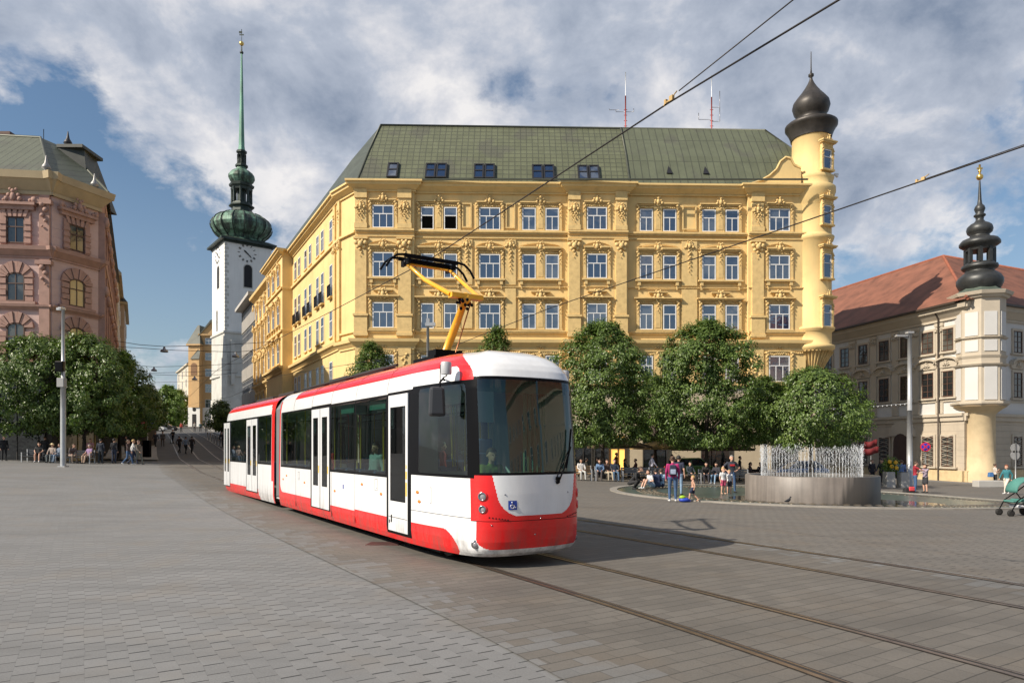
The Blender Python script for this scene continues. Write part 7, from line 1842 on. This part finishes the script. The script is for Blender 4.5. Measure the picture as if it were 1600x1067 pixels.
def make_body(pose, child, skirt, short):
    J = pose_joints(pose); hs = 1.28 if child else 1.0
    prim = []   # (a, b, ra, rb, flatten(y), mat)
    def cap(a, b, ra, rb, m, fl=1.0): prim.append((J[a] if isinstance(a, str) else a, J[b] if isinstance(b, str) else b, ra, rb, m))
    shirtless = short == 'bare'; T = 0 if shirtless else 1
    up = (J['chs'] - J['wst']).normalized()
    for s in (-1, 1):
        off = V(s * .085, 0, 0); cap(J['chs'] + off + up * .03, J['wst'] + off * .75, .105, .088, T); cap(J['wst'] + off * .7, J['pel'] + off * .8, .09, .108, T)
        cap(J['pel'] + off * .7, J['pel'] + off * .9 - up * .05, .108, .112, 2)
    cap(J['chs'], J['wst'], .112, .095, T); cap(J['wst'], J['pel'], .1, .11, T); cap(J['chs'] + up * .02, J['nck'] - up * .02, .10, .06, T)
    cap(J['nck'] - up * .03, J['hed'], .052, .05, 0)
    hd = J['hed']
    prim.append((hd + V(0, .012, .03) * hs, hd + V(0, -.012, -.045) * hs, .096 * hs, .068 * hs, 0)); prim.append((hd + V(0, -.088, .0) * hs, hd + V(0, -.098, -.025) * hs, .018, .022, 0))
    prim.append((hd + V(0, -.055, -.078) * hs, hd + V(0, -.07, -.082) * hs, .034 * hs, .03 * hs, 0))
    for s in (-1, 1): prim.append((hd + V(s * .092, .01, 0) * hs, hd + V(s * .096, .015, -.02) * hs, .02, .018, 0))
    for s, n in ((-1, 'r'), (1, 'l')):
        cap(J['chs'] + V(s * .08, 0, .05), 'sh' + n, .085, .066, T); sl = {'long': 1, 'tee': .45, 'bare': -1}[short if short in ('tee', 'bare') else 'long']
        e, w = J['el' + n], J['wr' + n]; sh = J['sh' + n]
        if sl == 1: cap(sh, e, .062, .048, 1); cap(e, w, .047, .034, 1)
        elif sl > 0: m_ = sh + (e - sh) * .6; cap(sh, m_, .064, .058, 1); cap(m_, e, .044, .04, 0); cap(e, w, .041, .028, 0)
        else: cap(sh, e, .054, .042, 0); cap(e, w, .041, .028, 0)
        h = J['hd' + n]; cap(w, w + (h - w) * .9, .028, .034, 0)
        hp, k, a, t = J['hp' + n], J['kn' + n], J['an' + n], J['to' + n]
        if skirt in ('shorts', 'skirt'):
            m_ = hp + (k - hp) * .72; cap(hp, m_, .098, .088, 2); cap(m_, k, .064, .054, 0); cap(k, k + (a - k) * .35, .054, .056, 0); cap(k + (a - k) * .35, a, .056, .036, 0)
            if skirt == 'skirt': cap(V(hp.x * .4, hp.y, hp.z), V(m_.x * .5, m_.y, m_.z), .12, .13, 2)
        else: cap(hp, k, .094, .062, 2); cap(k, k + (a - k) * .35, .062, .060, 2); cap(k + (a - k) * .35, a, .060, .046, 2)
        dirt = (t - a); cap(a + V(0, .035, -.045), t, .042, .036, 3); cap(a, a + V(0, 0, -.04), .042, .045, 3)
    if child:
        for i, q in enumerate(prim): prim[i] = q[:2] + (q[2] * (1.10 if q[4] != 9 else 1), q[3] * 1.10) + q[4:]
    mb = MB()
    for a, b, ra, rb, m in prim:
        d = b - a; L = d.length; n = max(1, int(L / .05)); pts = []; rr = []
        dn = d.normalized() if L > 1e-6 else V(0, 0, 1)
        for q in (-.95, -.7, -.35): pts.append(a + dn * ra * q); rr.append(ra * math.sqrt(1 - q * q))
        for k in range(n + 1): pts.append(a + d * k / n); rr.append(ra + (rb - ra) * k / n)
        for q in (.35, .7, .95): pts.append(b + dn * rb * q); rr.append(rb * math.sqrt(1 - q * q))
        mb.tube(pts, rr, 12)
    me = mb.mesh('tmp'); o = D.objects.new('tmp', me); COL.objects.link(o)
    md = o.modifiers.new('r', 'REMESH'); md.mode = 'VOXEL'; md.voxel_size = FINE; md.use_smooth_shade = True
    sm = o.modifiers.new('s', 'SMOOTH'); sm.iterations = 3; sm.factor = .5
    dg = DG(); dg.update(); ev = o.evaluated_get(dg); src = ev.to_mesh()
    vv = [tuple(v.co) for v in src.vertices]; ff = [tuple(p.vertices) for p in src.polygons]; ev.to_mesh_clear()
    D.objects.remove(o); D.meshes.remove(me)
    out = MB(); out.v = vv; out.f = ff; out.sm = [True] * len(ff)
    for f in ff:
        c = V(0, 0, 0)
        for i in f: c += V(*vv[i])
        c /= len(f); best = 9e9; bm = 0
        for a, b, ra, rb, m in prim:
            ab = b - a; t = max(0, min(1, (c - a).dot(ab) / max(1e-9, ab.length_squared))); dd = (c - (a + ab * t)).length - (ra + (rb - ra) * t)
            if m in (1, 2): dd -= .004
            if dd < best: best = dd; bm = m
        out.m.append(bm)
    # fingers and thumb, rooted inside the palm and curled
    for s, n in ((-1, 'r'), (1, 'l')):
        w, h = J['wr' + n], J['hd' + n]; d = (h - w).normalized(); side = d.cross(V(1, 0, 0)) if abs(d.x) < .8 else d.cross(V(0, 0, 1)); side.normalize(); pal = V(-s, 0, 0)
        pal = (pal - d * pal.dot(d)).normalized(); side = d.cross(pal).normalized()
        for k, (o_, L) in enumerate(((-.024, .062), (-.008, .072), (.008, .068), (.024, .052))):
            b0 = h + side * o_ - d * .01; out.tube([b0, b0 + d * L * .45, b0 + d * L * .75 + pal * L * .25, b0 + d * L * .85 + pal * L * .6], [.0095, .009, .0085, .006], 6, mi=0)
        tb = w + d * .03 + side * -.026; out.tube([tb, tb + side * -.022 + d * .02, tb + side * -.026 + d * .05 + pal * .012], [.011, .010, .007], 6, mi=0)
    for s in (-1, 1): out.ball(tuple(hd + V(s * .034, -.088, .012) * hs), .011, 6, 4, mi=4)
    out.ball(tuple(hd + V(0, -.101, -.06) * hs), .014, 6, 4, mi=5, sc=(1.5, .5, .4))
    m2 = out.mesh('body')
    for _ in range(6): m2.materials.append(None)
    return m2, J, hs
def hair_mesh(J, hs, style):
    hd = J['hed']; mb = MB(); r = .104 * hs
    n, m = 16, 10; vs = []; fs = []
    c = hd + V(0, .014, .028) * hs
    rows = m if style != 'bald' else 5
    for j in range(rows + 1):
        ph = math.pi * .5 - (math.pi * .62) * j / m
        for k in range(n):
            a = 2 * math.pi * k / n; front = max(0, -math.sin(a)); lim = 1 - .0
            p = ph if front < .35 else max(ph, .42 + .0 * front)
            rr = r * (1.05 + .03 * math.sin(7 * a + j))
            vs.append((c.x + rr * math.cos(p) * math.cos(a) * .93, c.y + rr * math.cos(p) * math.sin(a) * 1.05, c.z + rr * math.sin(p) * 1.10))
    for j in range(rows):
        for k in range(n): fs.append((j * n + k, j * n + (k + 1) % n, (j + 1) * n + (k + 1) % n, (j + 1) * n + k))
    mb.add(vs, fs, True)
    if style == 'long': mb.tube([hd + V(0, .05, .05), hd + V(0, .095, -.04), hd + V(0, .10, -.14), hd + V(0, .09, -.22)], [.07, .085, .075, .03], 10)
    if style == 'bun': mb.ball(tuple(hd + V(0, .11, .08)), .05)
    if style == 'hat': mb.lathe([(.17, .045), (.165, .055), (.10, .06), (.095, .13), (.05, .15)], 16, tuple(hd))
    if style == 'cap': mb.add([(hd.x - .07, hd.y - .09, hd.z + .06), (hd.x + .07, hd.y - .09, hd.z + .06), (hd.x + .05, hd.y - .18, hd.z + .05), (hd.x - .05, hd.y - .18, hd.z + .05)], [(0, 1, 2, 3)])
    return mb.mesh('hair')
HM = {}
eye_m = mat('dark_eye', (.02, .015, .012), .3, var=0); lip_m = mat('lips', (.38, .12, .10), .5, var=0)
HC = {'black': (.012, .010, .009), 'brown': (.06, .032, .018), 'blond': (.38, .25, .10), 'grey': (.28, .27, .25), 'red': (.20, .06, .025), 'straw': (.62, .50, .28)}
def person(u, Y, pose, face, h, top, bot, hair='brown', style='short', skin=0, shoe=(.03, .03, .03), label='', child=False, legs='long', arms='long', group=None, seat=None, z=None, x=None):
    key = (pose, child, legs, arms)
    if key not in BODY: BODY[key] = make_body(pose, child, legs, arms)
    me, J, hs = BODY[key]
    if (key, style) not in HM: HM[(key, style)] = hair_mesh(J, hs, style); HM[(key, style)].materials.append(None)
    if x is None: x = uvY(u, Y)
    t = thing('person', label, 'person', (x, Y, g(x, Y) + .02 if z is None else z), R(face), group)
    k = h / 1.76; t.scale = (k, k, k)
    b = inst(me, 'body', t)
    for i, m in enumerate((SKM[skin], clothm(top), clothm(bot), clothm(shoe), eye_m, lip_m)):
        b.material_slots[i].link = 'OBJECT'; b.material_slots[i].material = m
    hh = inst(HM[(key, style)], 'hair' if style not in ('hat', 'cap') else 'hat', t); hh.material_slots[0].link = 'OBJECT'
    hh.material_slots[0].material = mat('hair_' + hair, HC[hair], .6, var=.15, vs=12)
    t['J'] = 0; del t['J']
    return t, J, k
GP = 'people round the fountain'
blk = (.018, .018, .02); navy = (.02, .03, .07); jean = (.05, .10, .20); ljean = (.20, .30, .42); wht = (.62, .62, .62)
t, J, k = person(1051, 25.2, 'stand', 172, 1.68, (.36, .02, .13), jean, 'brown', 'bun', shoe=wht, label='woman in a magenta top and jeans with a dark backpack, seen from behind', group=GP)
p = MB(); p.box(-.15, .15, .10, .25, 1.02, 1.42, tp=(.03, .02)); bp = p.build('backpack', clothm((.02, .025, .05)), None, bevel=.04); p2 = MB(); p2.box(-.10, .10, .25, .28, 1.06, 1.25); 
bp.location = t.location; bp.rotation_euler = t.rotation_euler; bp.scale = t.scale; tag(bp, 'dark blue backpack worn by the woman in magenta', 'backpack')
pk = p2.build('front_pocket', clothm((.30, .36, .48)), bp, bevel=.02)
person(1060.5, 29.5, 'stand', 150, 1.72, (.02, .025, .05), ljean, 'black', label='man in a dark striped top and pale jeans beside the woman in magenta', arms='tee', group=GP)
person(1083, 25.3, 'walk', 250, .95, (.4, .3, .2), navy, 'blond', label='bare chested toddler in navy shorts running over the wet fountain floor', child=True, legs='shorts', arms='bare', shoe=(.5, .3, .2), group=GP)
t, J, k = person(1143, 33, 'hips', 4, 1.80, (.03, .035, .05), jean, 'grey', 'bald', label='man in a dark T-shirt with red print, hands on his hips', arms='tee', group=GP, shoe=blk)
p = MB(); p.box(-.11, .11, -.125, -.10, 1.26, 1.34); o = p.build('shirt_print', clothm((.55, .03, .04)), t)
person(1130, 31.5, 'stand', 20, 1.20, wht, (.55, .08, .16), 'blond', 'long', label='girl in a white top and pink shorts at the fountain', child=True, legs='shorts', arms='tee', shoe=(.45, .28, .2), group=GP)
person(1139.5, 31.8, 'stand', -15, 1.10, wht, (.03, .03, .04), 'blond', 'short', label='girl in a white top and dark shorts at the fountain', child=True, legs='shorts', arms='tee', shoe=(.45, .28, .2), group=GP)
person(989, 33.6, 'crouch', 60, 1.75, blk, blk, 'brown', 'long', label='woman in black crouching on the ground at the edge of the fountain floor', group=GP)
person(1016, 34.6, 'ground', -70, 1.68, wht, ljean, 'brown', 'long', label='woman in a white T-shirt sitting on the ground with bare legs', legs='shorts', arms='tee', group=GP, shoe=wht)
person(1033, 35.2, 'ground', 170, 1.75, (.25, .38, .50), navy, 'brown', label='person in a light blue shirt sitting on the ground', group=GP, arms='tee')
person(1026, 34.9, 'ground', 190, 1.75, navy, navy, 'black', label='person in navy sitting on the ground between the white and light blue shirts', group=GP)
person(1019, 44.5, 'walk', 90, 1.72, (.55, .52, .60), blk, 'black', label='person in a pale shirt walking behind the long bench', group=GP)
GS = 'people sitting on the benches by the cafe'
def sit_(u, Y, face, h, top, bot, hair, style, lab, grp=GS, **kw):
    return person(u, Y, kw.pop('pose', 'sit'), face, h, top, bot, hair, style, label=lab, group=grp, **kw)
sit_(909, 41.9, 10, 1.7, (.5, .48, .46), (.42, .42, .40), 'black', 'long', 'person with pale clothes leaning back on the bench nearest the tram', skin=1)
sit_(938, 41.9, -15, 1.7, (.12, .20, .34), (.06, .05, .05), 'brown', 'long', 'woman in a denim jacket on the second bench from the tram', pose='sitlean')
sit_(950, 41.9, 20, 1.7, (.08, .05, .04), (.40, .34, .25), 'brown', 'short', 'person in beige trousers on the second bench from the tram')
sit_(961, 41.9, 5, 1.75, (.02, .03, .05), (.06, .11, .18), 'black', 'short', 'man in dark clothes at the right end of the second bench')
sit_(1103, 41.9, -10, 1.7, (.02, .02, .02), (.03, .03, .04), 'black', 'short', 'man in black at the left end of the right bench', pose='sitlean')
sit_(1118, 41.9, -40, 1.68, (.03, .03, .04), ljean, 'black', 'long', 'person in pale blue jeans and white shoes on the right bench', shoe=wht)
sit_(1080, 41.9, 15, 1.7, (.03, .04, .05), blk, 'black', 'short', 'person in dark clothes sitting at the left of the pointed tree trunk')
for i, (u, Yq, f, c, lab) in enumerate(((1156, 47.5, 80, (.02, .02, .02), 'dark figure standing behind the right bench near the parasol edge'), (963, 48.0, 60, (.30, .10, .04), 'person in a rust red top standing by the lit shop window'), (1050, 46.5, 200, (.02, .03, .04), 'dark figure standing at the cafe left of the green car'))):
    person(u, Yq, 'stand', f, 1.72, c, blk, 'black', label=lab, group='people at the cafe')
for i, (u, Yq, f, c, lab) in enumerate(((919.5, 47, 90, (.03, .025, .02), 'cafe guest in dark brown at the table nearest the tram'), (931, 47, -90, (.04, .05, .06), 'cafe guest in dark grey at the table nearest the tram'), (980, 47, 90, (.03, .03, .03), 'cafe guest in black under the tan parasol, left seat'), (990, 47, -90, (.08, .03, .03), 'cafe guest in dark red under the tan parasol, right seat'), (1120, 47, 90, (.02, .03, .03), 'cafe guest in dark green under the right parasol, left seat'), (1130, 47, -90, (.03, .03, .05), 'cafe guest in navy under the right parasol, right seat'), (1176, 46, 60, (.03, .015, .015), 'dark figure seated left of the fountain jets'), (1186, 46.5, -60, (.04, .02, .02), 'second dark figure seated left of the fountain jets'))):
    person(u, Yq, 'sit', f, 1.72, c, blk, 'black', 'short' if i % 2 else 'long', label=lab, group='people at the cafe')
for u, Yq in ((1176, 46), (1186, 46.5)):
    x, y, _ = at(u, Yq); chair(x, y + .12, 0, 'dark cafe chair under the %s figure left of the jets' % ('first' if u == 1176 else 'second'))
GR_ = 'people in front of the palace'
person(1363, 47, 'stand', 10, 1.75, (.02, .02, .03), (.02, .02, .03), 'black', label='man in a dark suit directly right of the fountain basin', group=GR_)
person(1378, 46, 'walk', -60, 1.78, (.015, .02, .04), (.02, .02, .03), 'black', label='man in a navy suit walking left of the planter boxes', group=GR_)
person(1400, 47.5, 'stand', 180, 1.70, wht, (.03, .03, .05), 'grey', label='person in a white shirt behind the planter boxes', group=GR_)
person(1409, 46.5, 'stand', 160, 1.75, (.12, .20, .42), (.06, .08, .12), 'brown', label='person in a blue shirt behind the right planter box', group=GR_)
person(1430, 38.0, 'hug', 70, 1.76, (.28, .015, .03), jean, 'brown', label='man in a dark red shirt and jeans with his arms round a woman', group=GR_, arms='tee')
person(1446, 37.8, 'hug', -80, 1.62, (.30, .24, .30), (.03, .03, .035), 'brown', 'long', label='woman in a mauve top and black skirt embracing the man in red', group=GR_, legs='skirt')
x, y, z = at(1421, 37.6); HB = thing('travel_bag', 'black and red bag on the ground beside the embracing couple', 'bag', (x, y, z)); p = MB(); p.box(-.32, .26, -.18, .18, .0, .30, tp=(.05, .04)); p.build('bag_body', clothm(blk), HB, bevel=.05); p = MB(); p.box(-.1, .2, -.2, -.1, .12, .36); p.build('red_pocket', clothm((.6, .06, .07)), HB, bevel=.04)
person(1555, 49, 'phone', 80, 1.66, (.50, .45, .40), blk, 'brown', 'bun', label='woman in a pale top with black trousers beside the stone block', group=GR_, arms='tee', shoe=wht)
x, y, z = at(1549, 48.9); p = MB(TR(x, y, z)); p.box(-.22, .16, -.1, .12, .72, 1.06, tp=(.03, .02)); tag(p.build('blue_bag', clothm((.05, .14, .32)), bevel=.05), 'blue bag carried by the woman beside the stone block', 'bag')
person(1573, 38.5, 'walk', -75, 1.68, (.03, .16, .19), (.62, .56, .48), 'red', 'short', label='woman in a teal jacket and cream trousers striding left of the pushchair', group=GR_, shoe=wht)
GLf = 'people under the left trees'
sit_(60, 46.9, 20, 1.75, (.03, .03, .03), blk, 'brown', 'short', 'man in a dark T-shirt and black shorts at the left of the bench', grp=GLf, legs='shorts', arms='tee', shoe=wht)
sit_(80, 46.9, 5, 1.7, (.34, .28, .24), (.16, .18, .18), 'straw', 'hat', 'person with a straw hat on the bench left of the lamp post', grp=GLf)
sit_(90, 46.9, -20, 1.7, (.14, .18, .24), (.18, .24, .32), 'brown', 'short', 'person in grey blue clothes on the bench next to the straw hat', grp=GLf)
person(70, 49.5, 'stand', 190, 1.78, blk, blk, 'brown', label='man in black standing behind the left bench', group=GLf)
sit_(112, 46.9, 60, 1.7, (.10, .08, .08), (.20, .15, .12), 'brown', 'short', 'person leaning forward on the bench right of the lamp post', grp=GLf, pose='sitlean')
sit_(137, 46.9, -15, 1.68, (.26, .17, .30), (.42, .30, .22), 'grey', 'short', 'woman in a lavender top at the end of the bench right of the lamp post', grp=GLf, arms='tee')
person(141, 49.5, 'phone', 15, 1.70, (.48, .22, .22), (.03, .03, .03), 'red', 'long', label='woman in a pink top standing behind the right bench', group=GLf, arms='tee')
person(157, 47.5, 'stand', 190, 1.72, (.025, .03, .045), (.05, .06, .07), 'black', label='person in dark clothes right of the lavender woman', group=GLf)
person(178, 48, 'stand', 170, 1.76, (.02, .02, .025), (.03, .04, .07), 'black', label='person in black with a shoulder bag, alone between the bench and the trio', group=GLf)
person(200, 46.5, 'walk', 100, 1.72, (.05, .03, .03), (.05, .10, .20), 'brown', 'long', label='person in jeans at the left of the walking trio by the pink building', group=GLf, shoe=wht)
person(208, 47, 'walk', 120, 1.74, wht, (.03, .04, .08), 'blond', label='person in a white shirt in the middle of the walking trio', group=GLf)
person(216, 46.8, 'walk', 80, 1.70, (.14, .12, .10), (.16, .16, .13), 'brown', label='person in olive clothes at the right of the walking trio', group=GLf)
person(6, 47.5, 'stand', 60, 1.74, blk, blk, 'black', label='person in black at the very left edge under the trees', group=GLf)
GSt = 'people up the street'
for u, Yq, f, c, b, lab in ((243, 76, 0, (.04, .04, .05), blk, 'person in dark clothes left of the rails up the street'), (254, 78, 20, (.10, .09, .09), (.07, .05, .04), 'person in a grey jacket beside the left rail up the street'), (280, 69, 170, (.03, .02, .02), blk, 'left person of the three in dark suits crossing the rails'), (290, 68, 180, (.20, .24, .30), blk, 'middle person of the three crossing the rails, with pale back'), (299.5, 69, 190, (.03, .02, .02), blk, 'right person of the three in dark suits crossing the rails'),
                            (346, 80, 0, blk, blk, 'left person of the dark pair on the right pavement by the rear of the tram'), (350, 82, 30, blk, blk, 'right person of the dark pair on the right pavement by the rear of the tram'), (204, 70, 10, (.03, .03, .03), blk, 'person in black in the shade in front of the stall'), (197, 66, -20, (.10, .10, .11), blk, 'person in grey in the shade left of the stall'),
                            (283, 122, 0, (.35, .05, .04), blk, 'tiny figure in red at the top of the street'), (304, 125, 0, (.30, .28, .26), blk, 'tiny pale figure before the ochre tower house door'), (313, 124, 20, (.10, .16, .18), blk, 'tiny figure right of the ochre tower house door'), (322, 122, 0, (.04, .04, .04), blk, 'tiny dark figure below the gabled house')):
    person(u, Yq, 'walk' if u in (280, 290, 299.5, 243) else 'stand', f, 1.75, c, b, 'black', label=lab, group=GSt)
t, J, k = person(270, 84, 'push', 0, 1.75, blk, blk, 'black', label='dark figure riding a kick scooter down the middle of the street', group=GSt)
p = MB(TR(t.location.x, t.location.y - .2, t.location.z)); p.box(-.08, .08, -.4, .4, .08, .12); p.tube([(0, -.4, .1), (0, -.36, 1.05)], .02, 6); p.tube([(-.25, -.36, 1.05), (.25, -.36, 1.05)], .015, 6); p.ball((0, -.42, .08), .08, 10, 6, sc=(.3, 1, 1)); p.ball((0, .42, .08), .08, 10, 6, sc=(.3, 1, 1)); tag(p.build('kick_scooter', t_black), 'black kick scooter under the dark figure in the street', 'scooter')
# people inside the tram
for s, tt, c, lab in ((9.6, -.5, (.50, .03, .03), 'passenger in a red dress behind the rear window of the front car'), (6.0, -.5, (.30, .42, .42), 'passenger in a pale green shirt behind the middle tram window'), (4.4, -.45, (.38, .48, .42), 'passenger in a mint top near the front door')):
    q = TM.matrix_basis @ Vector((tt, s, .4)) if False else Matrix.Translation((*NO, 0)) @ Matrix.Rotation(TRZ, 4, 'Z') @ Vector((tt, s, .4))
    person(0, q.y, 'stand', -40, 1.66, c, c, 'black', label=lab, group='passengers inside the tram', x=q.x, z=q.z)

q = Matrix.Translation((*NO, 0)) @ Matrix.Rotation(TRZ, 4, 'Z') @ Vector((0, 1.42, .55))
person(0, q.y, 'sit', 32, 1.78, (.16, .23, .03), navy, 'brown', label='tram driver in a yellow green vest seated behind the windscreen', x=q.x, z=q.z)
